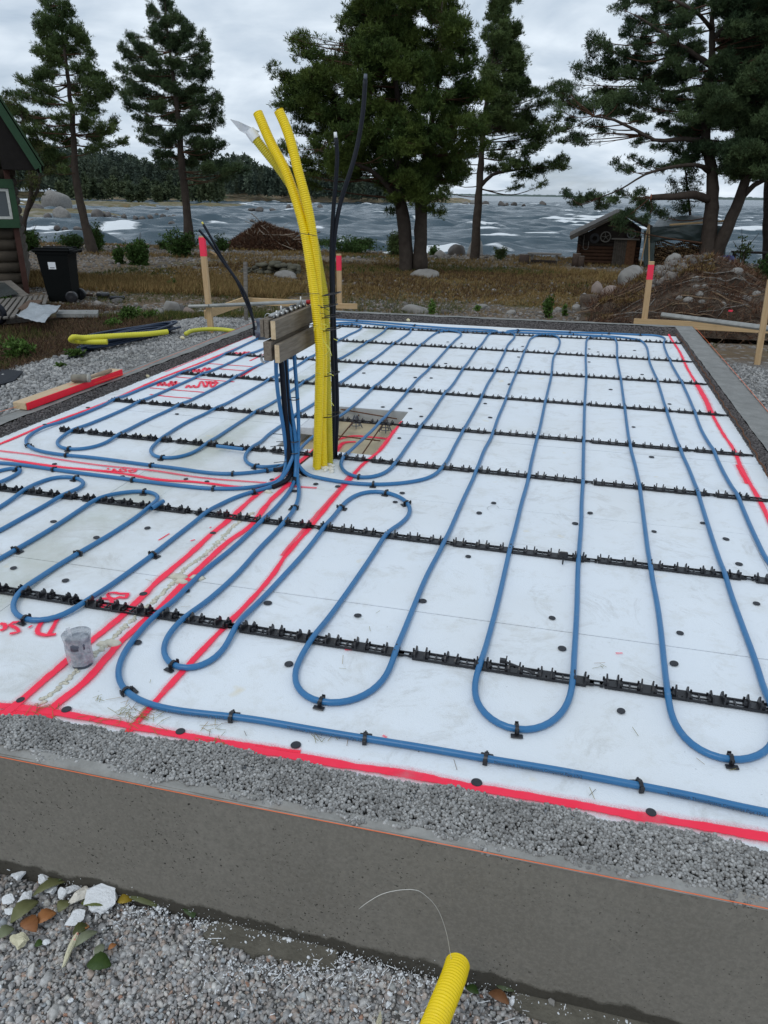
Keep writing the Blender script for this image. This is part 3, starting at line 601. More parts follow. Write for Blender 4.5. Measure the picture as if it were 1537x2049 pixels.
for a_ in [[(300,789),(345,794),(388,797)],[(300,776),(360,781),(412,785)],[(352,754),(410,759),(469,764)],[(414,727),(470,731),(513,734)],[(440,738),(493,742)],[(477,757),(531,724)],[(500,722),(560,694)]]: ribbon(a_, .022, M_spray)
sq = lambda pts: ribbon(pts, .020, M_spray, 'spray_letter', .0042, sm=1)
for x0, y0, x1, y1 in ((316,764,338,772),(338,762,360,773),(372,770,398,776),(396,762,434,775),(386,738,406,745),(405,735,428,743),(469,704,488,709),(486,703,505,708),(412,768,436,762),(640,640,668,644)):
    w_ = x1-x0; h_ = y1-y0; sq([(x0, y1), (x0+.2*w_, y0), (x0+.4*w_, y1), (x0+.6*w_, y0), (x0+.75*w_, y1), (x1, y0+.3*h_)])
# "Dörr" seen from behind, between the two lines of the door opening
C2 = lambda pts: [(x_/3.074, 900+y_/3.074) for x_, y_ in pts]
for s_ in ([(636,127),(690,131),(702,119)],[(662,112),(668,118)],[(700,116),(715,131),(735,130)],[(738,118),(770,119),(778,131),(745,133),(738,118)],[(752,108),(758,110)],[(772,110),(778,112)],[(792,124),(800,138),(826,137),(838,121)],[(790,126),(838,122)]):
    ribbon(C2(s_), .013, M_spray, 'spray_letter', .0042, sm=0)
for s_ in ([(0,1068),(28,1072),(38,1095),(14,1110),(0,1112)],[(132,1066),(90,1058),(60,1076),(105,1098),(118,1122),(60,1131)],[(182,1086),(192,1090)],[(372,1012),(342,1060),(322,1100),(300,1136)],[(216,1046),(270,1046),(300,1050)],[(262,1052),(236,1090),(234,1130),(280,1140),(345,1134)],
           [(662,884),(700,876),(735,884),(790,884),(772,912),(735,905),(700,918),(668,906),(662,884)],[(592,938),(622,915),(682,915),(692,940),(660,962),(610,955),(592,938)],[(620,966),(650,966)]):
    ribbon(C2(s_), .016, M_spray, 'spray_letter', .0042, sm=0)
for s_ in ([(975,556),(1010,535),(1042,515)],[(1290,480),(1300,474)],[(1172,560),(1200,552)]): ribbon(C2(s_), .008, M_spray, sm=0)
for a_ in ([(1232,1307),(1246,1307)],[(690,1300),(704,1300)],[(766,1471),(774,1476)]): ribbon(a_, .01, M_spray2, sm=0)
ribbon([(hx1+.006, 4.0), (hx1+.008, 4.35), (hx1+.006, 4.62)], .022, M_spray, world=True)
for q_ in ([(673,880),(706,872),(735,874),(779,878)],[(672,905),(690,885),(712,884)],[(672,908),(698,908)],[(664,938),(700,922),(732,921)]):   # paint on the recess bottom
    ribbon([tuple(P(a, b, -.1)[:2]) for a, b in q_], .04, M_spray, z_=-.1, world=True)
# expanding foam in the pipe trench
fp = np.array([P(*a_, .0) for a_ in [(505,1026),(468,1053),(436,1086),(403,1115),(367,1141),(342,1170),(312,1199),(267,1238),(214,1288),(156,1340),(130,1366),(98,1392),(78,1411)]]); fp = resample(catmull(fp, .02), .0055)
mb = MB()
for i, c_ in enumerate(fp): mb.sphere(c_+np.array([rng.normal(0, .004), rng.normal(0, .004), .0]), (.009*rng.uniform(.5, 1.4), .008, .0035*rng.uniform(.4, 1.4)), i, .3, 1)
for a_, s_ in (((355,1155), .035), ((393,1157), .028), ((362,1165), .025), ((222,1288), .03), ((205,1290), .02), ((536,985), .02)): mb.sphere(P(*a_, .002), (s_, s_*.8, .010), 7, .35, 2)
mb.build('foam_bead', simple('aged_foam', (.60, .57, .47), .9, .15, .3, 25, .5, bs=80), deck, True)

# ================================================================== pipe rails
def rowline(l, r_): a = P(*l, 0); b = P(*r_, 0); return a, b
rows = [((42,1189.5),(1337,1392)),((10,981),(1449,1155)),((234,873.5),(1475,997)),((220,802),(1488,912)),((355,748),(1441,832)),((450,710),(1407,770)),((596,678),(1378,725)),((640,652),(1360,688))]
ext = [(-3.1, 1.0), (-3.1, 1.02), (-2.96, 1.05), (None, None), (None, None), (None, None), (-3.0, None), (-2.9, None)]
where = ['front row, nearest the camera', 'second row from the front', 'third row from the front, beside the riser bundle', 'fourth row from the front, crossing the recess', 'fifth row from the front', 'sixth row from the front', 'seventh row, next to last before the far wall', 'last row, along the far wall']
# clip: two horned prongs
def clip_mesh():
    mb = MB()
    for sx in (-1, 1):
        prof = [(-.022, .006), (-.022, .022), (-.016, .030), (-.009, .025), (-.004, .023), (.004, .023), (.009, .025), (.016, .030), (.022, .022), (.022, .006)]
        for s2 in (0, 1):
            pass
        xa, xb = sx*.0120, sx*.0185
        n_ = len(prof); V_ = [(xa+(z_-.006)*sx*.10, y_, z_) for y_, z_ in prof]+[(xb+(z_-.006)*sx*.02, y_, z_) for y_, z_ in prof]
        F_ = [tuple(range(n_)), tuple(range(2*n_-1, n_-1, -1))]+[(i, i+n_, (i+1) % n_+n_, (i+1) % n_) for i in range(n_)]; mb.add(V_, F_)
        mb.box((sx*.022, 0, .010), (.010, .030, .008)); mb.box((sx*.026, .014, .014), (.006, .004, .012)); mb.box((sx*.026, -.014, .014), (.006, .004, .012))
    mb.box((0, 0, .0065), (.034, .040, .004)); return mb
_cm = clip_mesh(); CLIP = new_mesh('clip', np.concatenate(_cm.V), _cm.F); CLIP.materials.append(M_blk)
def seg_mesh(L_):
    mb = MB()
    for sy in (-1, 1): mb.box((L_/2, sy*.0190, .005), (L_, .005, .008))
    mb.box((L_/2, 0, .003), (L_, .004, .004)); k = 0
    while k*.025 < L_+.001: mb.box((min(max(k*.025, .003), L_-.003), 0, .0045), (.005, .033, .006)); k += 1
    k = 0
    while .025+k*.1 < L_: mb.box((.025+k*.1, 0, .005), (.030, .032, .005)); k += 1
    for sy in (-1, 1): mb.box((L_+.024, sy*.010, .006), (.056, .0045, .005)); mb.box((L_+.012, 0, .005), (.024, .026, .005)); mb.box((L_+.046, 0, .005), (.008, .026, .005))
    return new_mesh('rail_segment', np.concatenate(mb.V), mb.F)
SEG = {}
RAILS = []
for ri, ((l, r_), (ex0, ex1)) in enumerate(zip(rows, ext)):
    a, b = rowline(l, r_); sl = (b[1]-a[1])/(b[0]-a[0]); ln = lambda x_: a[1]+sl*(x_-a[0]); RAILS.append((a, sl))
    x0 = ex0 if ex0 is not None else a[0]; x1 = ex1 if ex1 is not None else b[0]
    t = thing('pipe_rail', (x0, ln(x0), 0), 'black pipe rail with upright clips, '+where[ri], 'pipe rail', 'pipe fixing rails across the insulation')
    k0 = int(math.floor((x0-.235)/.6)); x = .235+.6*k0
    while x < x1:
        s0 = max(x, x0); s1 = min(x+.545, x1)
        if s1-s0 > .06:
            key = round(s1-s0, 3)
            if key not in SEG: SEG[key] = seg_mesh(key); SEG[key].materials.append(M_blk)
            sg = link('rail_segment', SEG[key], None, t); j = rng.normal(0, .004); sg.location = (s0-x0, ln(s0)-ln(x0)+rng.normal(0, .0025), .0015); sg.rotation_euler = (0, 0, sl+j*.6)
            q0 = x+.025
            for c_ in range(6):
                xc = q0+.1*c_-s0
                if .01 < xc < s1-s0-.005:
                    o = link('clip', CLIP, None, sg); o.location = (xc, 0, 0); o.rotation_euler = (rng.normal(0, .05), rng.normal(0, .04), rng.normal(0, .06)); o.scale = (1, 1, rng.uniform(.9, 1.08))
        x += .6
# ================================================================== heating pipes
PR = .0098
def floorz(q_):
    z_ = np.full(len(q_), PR+.001)
    for a, sl in RAILS: z_ = np.maximum(z_, PR+.001+.0085*np.exp(-((q_[:, 1]-(a[1]+sl*(q_[:, 0]-a[0])))/.075)**2))
    return z_
BUN = P(587, 950, 0)
def riser(px, top_y, off=0.):
    """pixels from the top down to the floor, distance eased from top_y to the bundle base"""
    n_ = len(px); return np.array([D(a, b, top_y+off+(3.46-top_y)*(i/(n_-1))) for i, (a, b) in enumerate(px)])
def circuit(label, parts_, r0=None, r1=None, clips=()):
    pts = []
    for p_ in parts_:
        pts.append(np.array(p_[1]) if p_[0] == 'w' else np.array([P(a, b, PR)[:2] for a, b in p_[1]]))
    c_ = np.concatenate(pts); c3 = np.column_stack([c_, np.zeros(len(c_))]); c3 = smooth_path(resample(catmull(c3, .04), .03), 5); c3[:, 2] = floorz(c3)
    if r0 is not None:
        u_ = catmull(r0, .04); u_ = np.vstack([u_, c3[0]+(0, 0, .02)]); c3 = np.vstack([u_, c3[1:]])
    if r1 is not None:
        u_ = catmull(r1, .04)[::-1]; c3 = np.vstack([c3[:-1], c3[-1]+(0, 0, .02), u_])
    c3 = smooth_path(c3, 3); t = thing('heating_pipe', c3[len(c3)//2]*[1, 1, 0], label, 'pipe', 'underfloor heating circuits')
    mb = MB(); mb.tube(c3, PR, 12); mb.build('pipe_run', M_pipe, t, True)
    for cx_, cy_ in clips:
        q_ = P(cx_, cy_, PR); j = int(np.argmin(np.linalg.norm(c3[:, :2]-q_[:2], axis=1)+(c3[:, 2] > .05)*9)); T = c3[min(j+1, len(c3)-1)]-c3[max(j-1, 0)]; an = math.atan2(T[1], T[0])
        o = link('pipe_clip', STAPLE, None, t); o.location = c3[j]-wloc(t)-np.array([0, 0, c3[j][2]-.001]); o.rotation_euler = (0, 0, an+rng.normal(0, .12))
    return t, c3
mb = MB()                                                                        # staple clip: base plate, arch over the pipe, back lug
mb.box((0, -.021, .0025), (.034, .017, .004), bev=.0018); mb.box((0, -.0135, .010), (.012, .005, .018)); mb.box((0, .014, .008), (.012, .005, .016)); mb.box((0, .018, .014), (.010, .004, .014)); mb.box((0, -.017, .015), (.005, .006, .010))
arc = [(0, .0125*math.cos(a), PR+.0125*math.sin(a)) for a in np.linspace(-.2, math.pi+.2, 10)]
for i in range(9):
    (_, y0, z0), (_, y1, z1) = arc[i], arc[i+1]; mb.add([(-.005, y0, z0), (.005, y0, z0), (.005, y1, z1), (-.005, y1, z1), (-.005, y0*1.18, z0*1.12), (.005, y0*1.18, z0*1.12), (.005, y1*1.18, z1*1.12), (-.005, y1*1.18, z1*1.12)], [(0,1,2,3),(4,7,6,5),(0,4,5,1),(1,5,6,2),(2,6,7,3),(3,7,4,0)])
STAPLE = new_mesh('pipe_clip', np.concatenate(mb.V), mb.F); STAPLE.materials.append(M_blk)
V1 = [(553,690),(552,726),(553,758),(557,797),(566,846),(571,887),(575,928)]; V3 = [(571,690),(572,723),(574,769),(579,813),(581,860),(585,914)]
V4 = [(573,690),(574,740),(577,786),(585,832),(592,873),(594,914)]; V5 = [(588,690),(589,720),(593,764),(596,805),(598,873),(596,909)]
V6 = [(578,690),(578,726),(579,790),(583,850),(586,914)]; V7 = [(584,690),(585,720),(588,790),(592,860),(593,914)]
RB = [(594,950),(599,983),(596,1004),(584,1028),(569,1049),(545,1072),(518,1099),(478,1146),(400,1216),(374,1236),(338,1265),(324,1294),(325,1320),(342,1338),(368,1345),(400,1340),(429,1324),(452,1298),(465,1268),(475,1249),(498,1225),(537,1186),(567,1153),(603,1114),(645,1062),(668,1034),(681,1016),(700,997),(730,983),(760,982),(790,989),(811,1000),(823,1018),(817,1036),(796,1053),(775,1068),(754,1098),(724,1143),(676,1212),(628,1277),(602,1313),(587,1345),(585,1368),(595,1387),(615,1404),(641,1410),(676,1412),(712,1405),(745,1387),(768,1365),(781,1342),(789,1313),(803,1277),(829,1212),(855,1150),(888,1089),(909,1042),(927,1000),(951,949),(969,901),(984,874),(996,838),(1011,803),(1023,770),(1032,749),(1047,710),(1056,689),(1064,676),(1077,671.7),(1094,670.6),(1112,673),(1120,681),(1114,704),(1108,714),(1103,753),(1096,784),(1090,810),(1080,858),(1073,884),(1062,931),(1057,961),(1044,1006),(1032,1056),(1018,1110),(998,1198),(971,1300),(962,1331),(948,1363),(946,1394),(959,1425),(984,1448),(1015,1463),(1051,1469),(1087,1461),(1114,1443),(1136,1417),(1145,1381),(1147,1345),(1154,1229),(1157,1126),(1163,1050),(1164,1002),(1166,974),(1168,888),(1170,810),(1173,754),(1172,714),(1173,690),(1174,681),(1182,675),(1196,672.4),(1213,673),(1227,677),(1233,683),(1235,718),(1242,758),(1250,816),(1261,893),(1272,936),(1280,977),(1302,1141),(1317,1220),(1328,1318),(1334,1381),(1340,1430),(1355,1466),(1386,1501),(1427,1521),(1467,1528),(1507,1523),(1537,1508),(1556,1475),(1552,1435),(1534,1400),(1516,1336),(1480,1238),(1451,1155),(1427,1084),(1397,989),(1380,942),(1361,900),(1346,858),(1334,823),(1315,761),(1300,725),(1295,697),(1288,686),(1276,680),(1252,676),(1224,673),(1186,671.5),(1150,669.6),(1105,667.8),(1040,666),(1020,665.4),(1010,664.2),(1012,662.4),(1035,661),(1070,662),(1150,665.2),(1217,667),(1280,670),(1314,671),(1328,675),(1331,681),(1328,686),(1342,725),(1365,767),(1384,809),(1391,828),(1405,864),(1426,900),(1449,948),(1478,999),(1500,1050),(1519,1091),(1537,1126)]
RW = [(.96, 2.8), (1.0, 2.4), (1.02, 2.0), (1.0, 1.75), (.93, 1.61), (.82, 1.56), (.72, 1.553)]
RA = [(1537,1628),(1404,1597),(1270,1571),(1118,1542),(975,1519),(850,1497),(737,1479),(620,1460),(500,1438),(371,1425),(309,1415),(260,1395),(239,1376),(232,1356),(236,1330),(250,1301),(273,1272),(302,1239),(320,1230),(403,1147),(464,1099),(509,1057),(530,1040),(563,1004),(584,977),(592,952)]
circuit('blue heating pipe looping over the right half and along the front edge', [('p', RB), ('w', RW), ('p', RA)], riser(V5, 3.50), riser(V4, 3.44),
        [(238,1388),(471,1440),(737,1480),(975,1523),(1270,1573),(345,1339),(628,1412),(1024,1468),(1456,1528),(771,984),(685,1014),(816,1008),(1036,661),(1089,671),(1143,666),(1150,670),(1202,672),(1218,668),(1285,671),(1037,666),(600,1018)])
Mm = [(600,950),(615,950),(648,959),(702,967),(751,970),(806,967),(860,957),(876,946),(885,939),(897,919),(912,889),(924,868),(939,841),(954,814),(963,797),(975,770),(989,747),(1000,725),(1010,705),(1017,689),(1029,676),(1029,669.5),(1020,666),(1005,665),(987,666),(978,669),(974,674),(966,686),(951,704),(939,722),(923,744),(906,770),(887,792),(864,826),(839,859),(808,903),(787,934),(772,946),(751,955),(727,958),(706,955),(688,944),(680,931),(685,919),(709,895),(754,853),(784,820),(814,786),(834,761),(857,740),(876,719),(894,699),(912,680),(923.5,670),(922,666),(909,663.3),(891,662.8),(877,664.5),(869,669),(858,677),(836,696),(820,711),(794,735),(769,758),(743,780),(715,806),(679,835),(650,858),(626,874),(602,898),(590,925),(587,942)]
circuit('blue heating pipe with narrow loops right of the conduits, passing over the recess', [('p', Mm)], riser(V3, 3.42), riser(V3, 3.42, .03), [(716,956),(749,970),(885,663),(954,663),(1006,665),(805,656),(960,658)])
Ll = [(575,935),(554,939),(509,945),(467,949),(419,947),(360,938),(309,932),(270,927),(180,915),(132,911),(95,906),(68,900),(53,890),(52,877),(64,867),(91,856),(135,840),(176,824),(227,802),(291,775),(355,750),(406,730),(453,708),(498,686),(534,670),(575,655),(618,643),(650,639.5),(676,639.5),(760,645),(829,651),(909,657),(960,659),(990,661),(1001,663.6),(990,665),(954,664),(896,661),(823,655.5),(760,650),(700,645),(660,648),(600,664),(549,687),(520,701),(492,711),(440,735),(399,752),(338,779),(277,806),(217,833),(149,861),(125,873),(112,885),(117,895),(132,900),(159,900),(189,895),(217,884),(235,873),(264,856),(304,836),(354,814),(406,789),(467,758),(498,740),(532,724),(580,698),(625,674),(660,657),(688,650),(706,649),(720,651),(724,656),(714,663),(700,669),(676,683),(630,710),(578,741),(550,754),(534,763),(482,792),(433,818),(372,846),(338,867),(318,884),(301,897),(301,909),(318,917),(338,919),(372,912),(399,900),(413,890),(457,860),(507,828),(552,802),(578,785),(603,769),(630,751),(679,719),(700,707),(727,690),(748,677),(769,663),(775,656.5),(790,654),(811,655),(822,659),(820,665),(800,680),(781,693),(760,710),(733,729),(706,749),(679,768),(627,809),(601,825),(560,854),(534,872),(524,884),(497,902),(488,917),(493,927),(509,935),(530,937),(554,933),(575,927),(584,935)]
circuit('blue heating pipe with long loops over the back left area and far edge', [('p', Ll)], riser(V1, 3.28), riser(V5, 3.50, .03), [(52,893),(130,900),(133,910),(321,917),(307,931),(469,948),(512,936),(714,643),(706,650),(829,651),(541,945)])
Na = [(572,960),(530,972),(479,978),(419,978),(360,972),(285,963),(234,956),(176,949),(104,939),(49,931),(0,926)]
Nw1 = [(-3.0, 3.15), (-3.06, 2.9), (-3.08, 2.4), (-3.05, 1.9), (-2.95, 1.75), (-2.87, 1.9), (-2.85, 2.4), (-2.85, 2.9)]
Nb = [(0,941),(32,934),(47,936),(49,942),(32,950),(0,968)]; Nw2 = [(-2.72, 2.7), (-2.70, 2.0), (-2.62, 1.78), (-2.50, 1.78), (-2.45, 2.0), (-2.46, 2.5)]
Nc = [(0,1015),(42,988),(65,973),(91,959),(120,952),(146,954),(166,959),(174,967),(167,976),(146,985),(124,994),(81,1017),(39,1040),(0,1062)]; Nw3 = [(-2.32, 2.2), (-2.33, 1.95), (-2.26, 1.78), (-2.17, 1.8), (-2.125, 2.0)]
Nd = [(0,1118),(36,1098),(107,1056),(146,1030),(187,1004),(211,994),(247,985),(283,982),(306,983),(320,991),(320,1002),(302,1015),(267,1040),(211,1076),(156,1108),(107,1137),(65,1167),(39,1186),(24,1202),(21,1222),(29,1235),(49,1244),(81,1247),(114,1240),(146,1225),(182,1201),(228,1167),(309,1108),(358,1069),(413,1028),(439,1011),(468,996),(509,983),(539,977),(569,962)]
circuit('blue heating pipe curving through the front left corner, ends at the bundle', [('p', Na), ('w', Nw1), ('p', Nb), ('w', Nw2), ('p', Nc), ('w', Nw3), ('p', Nd)], riser(V1, 3.28, .03), riser(V4, 3.44, .03),
        [(35,937),(106,940),(266,960),(423,978),(154,956),(294,983),(34,1098),(158,1110),(309,1111),(48,1246),(511,984)])
for a_, b_, lb in (((434,892.5), (487,899), 'short blue pipe offcut lying on the third rail'), ((303,1017), (327,1003), 'short blue pipe stub clipped beside a bend on the second rail')):
    a3 = P(*a_, .03)*[1, 1, 0]+[0, 0, .030]; b3 = P(*b_, .03)*[1, 1, 0]+[0, 0, .030]; mb = MB(); mb.tube(np.linspace(a3, b3, 6), PR*1.05, 12, False); mb.tube(np.linspace(b3, a3, 6), PR*.75, 12, False)
    tag(mb.build('pipe_offcut', M_pipe, None, True, base=(a3+b3)/2*[1, 1, 0]), lb, 'pipe piece')
# printed text along the front run
txt_pts = smooth_path(resample(catmull(np.array([P(a, b, PR*2+.002) for a, b in RA[:12]])[::-1], .02), .01), 8)
def along(text, px, size=.011):
    q_ = P(*px, 0)[:2]; j = int(np.argmin(np.linalg.norm(txt_pts[:, :2]-q_, axis=1))); cu_ = bpy.data.curves.new('pipe_print', 'FONT'); cu_.body = text; cu_.size = size
    T = txt_pts[min(j+14, len(txt_pts)-1)]-txt_pts[j]; o = bpy.data.objects.new('pipe_print', cu_); COL.objects.link(o)
    dg = bpy.context.evaluated_depsgraph_get(); me = bpy.data.meshes.new_from_object(o.evaluated_get(dg)); bpy.data.objects.remove(o)
    co = np.array([v.co[:] for v in me.vertices]); s0 = np.r_[0, np.cumsum(np.linalg.norm(np.diff(txt_pts, axis=0), axis=1))]
    sx = s0[j]+co[:, 0]; P0 = np.stack([np.interp(sx, s0, txt_pts[:, i]) for i in range(3)], 1); P1 = np.stack([np.interp(sx+.005, s0, txt_pts[:, i]) for i in range(3)], 1)
    T = P1-P0; T /= np.linalg.norm(T, axis=1)[:, None]+1e-9; B = np.stack([-T[:, 1], T[:, 0], 0*T[:, 0]], 1); v_ = (co[:, 1]-size*.85)/PR
    base = P0*[1, 1, 0]+[0, 0, PR+.001]; V_ = base+B*(np.sin(v_)*(PR+.0003))[:, None]+np.array([0, 0, 1])*(np.cos(v_)*(PR+.0003))[:, None]
    me.vertices.foreach_set('co', (V_-wloc(mt_)).astype(np.float32).ravel()); me.update(); me.materials.clear(); me.materials.append(M_blk); link('pipe_print', me, None, mt_)
mt_ = [o for o in bpy.data.objects if o.name.startswith('heating_pipe')][0]
for px in ((310,1415), (585,1453), (985,1521), (1330,1583)):
    along('Thermotech ThermoSystem Composite Pipe 17x2', px)

# ================================================================== riser bundle dressings
bt = thing('riser_bundle', BUN*[1, 1, 0], 'black insulated riser with sleeves and rusty tie wire at the bundle foot', 'pipe bundle')
v2 = np.array([D(a, b, Y_) for a, b, Y_ in [(558,700,3.36),(563,727,3.37),(567,778,3.4),(571,832,3.42),(576,879,3.44),(581,934,3.45),(583,955,3.46)]]); mb = MB(); mb.tube(catmull(v2, .02), .0135, 12)
mb.tube(catmull(v2+[.016, .02, 0], .02), .007, 8); mb.build('insulated_riser', M_blkr, bt, True)
for px_ in ([(586,905),(585,935),(577,958),(566,966),(545,975)],[(589,905),(588,938),(590,958),(588,965)],[(592,900),(594,930),(602,945),(614,950)],[(580,905),(575,930),(562,939),(548,940)],[(583,905),(580,930),(570,938),(556,935)]):
    n_ = len(px_); c_ = []
    for i, (a, b) in enumerate(px_):
        g_ = P(px_[-1][0], px_[-1][1], PR); c_.append(D(a, b, 3.46) if i < 2 else P(a, b, PR+.004*(n_-1-i)))
    mb = MB(); mb.tube(smooth_path(catmull(np.array(c_), .01), 6), .0125, 10); mb.build('bend_sleeve', M_blkr, bt, True)
mb = MB()
for k_ in range(3):
    th = np.linspace(0, 6.6, 30); c_ = D(584, 940+k_*4, 3.45); mb.tube(np.stack([c_[0]+.042*np.cos(th), c_[1]+.036*np.sin(th), c_[2]+.006*np.sin(th*2+k_)], 1), .0022, 5)
a_, b_ = D(584, 942, 3.44), D(622, 912, 3.5)
th = np.linspace(0, 1, 40)[:, None]; ln = a_+(b_-a_)*th
for ph in (0, math.pi): mb.tube(ln+np.column_stack([0*th[:, 0], .004*np.cos(th[:, 0]*50+ph), .004*np.sin(th[:, 0]*50+ph)]), .0022, 4)
mb.build('tie_wire', M_rust, bt, True)
for (x0, y0, x1, y1) in ((546,868,577,872),(553,884,580,885),(541,894,576,891),(548,926,578,924),(545,908,575,912),(556,938,580,934)): mb = MB(); mb.tube(np.array([D(x0, y0, 3.40), D((x0+x1)/2, (y0+y1)/2-1, 3.43), D(x1, y1, 3.45)]), .0018, 4); mb.build('cable_tie', M_blk, bt)
for y_ in (798, 882, 905): 
    mb = MB(); th = np.linspace(0, 6.283, 24); c_ = D(589, y_, 3.46); mb.tube(np.stack([c_[0]+.024*np.cos(th), c_[1]+.026*np.sin(th), c_[2]+0*th], 1), .0028, 5); mb.build('cable_tie', M_blk, bt)

# ================================================================== yellow conduits
def corr(name, px, r_, mat, label, pitch=.0094, side=20, cat='conduit', floor_=0.0, step=.02, depth=.15, capdark=True):
    c_ = smooth_path(catmull(np.array([D(a, b, Y_) for a, b, Y_ in px]), step), 4); c_ = resample(c_, pitch/4); n_ = len(c_)
    rr = r_*(1-depth*np.array([0, .15, 1, .85])[np.arange(n_) % 4]); base = c_[0].copy(); t = thing(name, base, label, cat, 'yellow corrugated conduits'); mb = MB()
    V_, F_ = tube(c_, rr, side, False); mb.add(V_, F_); V_, F_ = tube(c_[::-1][8:40], r_*.86, side, True); mb.add(V_, F_); mb.build('corrugated_tube', mat, t, True)
    return t, c_
ya = [(634,940,3.60),(637,850,3.60),(639,770,3.60),(640,700,3.60),(633,625,3.60),(622,540,3.61),(610,465,3.62),(594,405,3.64),(571,340,3.66),(543,288,3.69),(516,226,3.72)]
yb = [(647,938,3.64),(645,850,3.64),(646,770,3.64),(646,700,3.64),(639,620,3.64),(633,540,3.64),(625,465,3.63),(614,405,3.62),(596,340,3.63),(584,290,3.65),(571,250,3.67),(558,222,3.68)]
yc = [(659,932,3.70),(657,850,3.70),(655,770,3.71),(653,700,3.72),(650,600,3.74),(640,540,3.76),(626,470,3.76),(604,410,3.75),(570,353,3.74),(545,320,3.73),(524,294,3.72),(500,262,3.72)]
t_a, pa = corr('yellow_conduit', ya, .0240, M_yel, 'yellow corrugated conduit in front, open end at upper left')
t_b, pb = corr('yellow_conduit', yb, .0240, M_yel, 'yellow corrugated conduit with the highest open end, right of its twin')
t_c, pc = corr('yellow_conduit', yc, .0225, M_yel2, 'duller yellow conduit behind, taped white at its top')
# white tape flag on the dull conduit
mb = MB(); e_ = pc[-1]; A_ = D(460, 238, 3.70); B_ = D(512, 263, 3.72); C_ = D(487, 265, 3.74)
mb.tube(np.array([pc[-22], pc[-12], pc[-1], pc[-1]+(pc[-1]-pc[-12])*.12]), [.0255, .026, .025, .010], 14)
g_ = [A_, D(480, 262, 3.71), D(505, 275, 3.73), D(520, 263, 3.74), D(497, 252, 3.70), D(478, 243, 3.69)]; n_ = len(g_); off = np.array([.0, .0012, .0])
mb.add(np.vstack([g_, np.array(g_)+off]), [tuple(range(n_)), tuple(range(2*n_-1, n_-1, -1))]+[(i, i+n_, (i+1) % n_+n_, (i+1) % n_) for i in range(n_)])
mb.build('tape_flag', M_white, t_c)
def ringat(path, j, rx, ry, r_, mb):
    T, A, B = frames(path[max(j-3, 0):j+4]); th = np.linspace(0, 6.283, 26); mb.tube(path[j]+(np.cos(th)[:, None]*A[3]*rx+np.sin(th)[:, None]*B[3]*ry), r_, 5)
for y_, cxp, wd, tl in ((468,618,46,(598,466,634,472)), (588,664,36,(590,587,640,588)), (612,660,40,(636,610,660,622)), (632,668,42,(640,626,652,629)), (658,668,38,(650,659,668,658)), (748,668,30,(664,740,672,752)), (830,668,34,(655,829,666,830))):
    mb = MB(); Y_ = 3.66; c_ = D(cxp-(4 if y_ > 600 else 0), y_, Y_); s_ = mpp(c_); th = np.linspace(0, 6.283, 40); mb.tube(np.stack([c_[0]+wd*.5*s_*np.cos(th), c_[1]+.052*np.sin(th), c_[2]+.01*np.cos(th)], 1), .0028, 5)
    mb.tube(np.array([D(tl[0], tl[1], 3.58), D((tl[0]+tl[2])/2, (tl[1]+tl[3])/2, 3.57), D(tl[2], tl[3], 3.58)]), .0014, 5); mb.build('cable_tie', M_blk, t_a)
M_ystr = simple('yellow_string', (.7, .68, .12), .6)
for pts in ([(640,655),(648,660),(656,652),(644,648)],[(645,676),(652,690),(658,700),(650,712)],[(655,690),(660,700),(664,712)],[(642,748),(630,745)],[(655,745),(668,752)],[(636,650),(630,655),(628,662)],[(668,678),(676,682)],[(660,800),(668,812)]):
    mb = MB(); mb.tube(catmull(np.array([D(a, b, 3.565+.01*math.sin(a)) for a, b in pts]), .01), .0016, 4); mb.build('frayed_string', M_ystr, t_b)
# black tubes
def btube(px, r_, label, base_, name='black_tube', tip=None):
    c_ = smooth_path(catmull(np.array([D(*a) for a in px]), .02), 4); t = thing(name, base_, label, 'tube'); mb = MB(); mb.tube(c_, r_, 12); mb.build('tube_body', M_blkr, t, True)
    if tip is not None:
        d_ = c_[-1]-c_[-3]; d_ /= np.linalg.norm(d_); mb = MB(); mb.tube(np.array([c_[-1], c_[-1]+d_*.025]), [r_*.8, r_*.7], 10); mb.build('end_tape', tip, t, True)
    return t
btube([(671,920,3.8),(675,818,3.8),(671,700,3.79),(667,600,3.79),(667,510,3.8),(674,440,3.81),(686,389,3.83),(703,338,3.85),(716,288,3.88),(727,220,3.9),(731,160,3.92)], .0112, 'tall black tube rising highest beside the yellow conduits', P(671, 918), tip=M_greyp)
btube([(666,918,3.76),(668,818,3.76),(667,760,3.75),(665,700,3.76),(664,600,3.77),(663,507,3.79),(667,423,3.8),(674,338,3.8),(675,300,3.8),(672,276,3.8)], .0105, 'shorter black tube with white taped tip beside the conduits', P(666, 918), tip=M_white)
bY = P(511, 673)[1]
btube([(512,674,bY),(504,632,bY),(489,597,bY),(473,561,bY),(448,526,bY),(421,487,bY-.05),(398,460,bY-.1)], .0125, 'thin black tube leaning left from the slab corner, lower bare end', P(511, 674))
btube([(509,674,bY+.03),(508,651,bY+.03),(499,608,bY),(484,575,bY),(454,531,bY+.03),(426,482,bY),(407,449,bY)], .0125, 'thin black tube leaning left with yellow plug at its tip', P(509, 674), tip=simple('yellow_plug', (.72, .62, .12), .6))
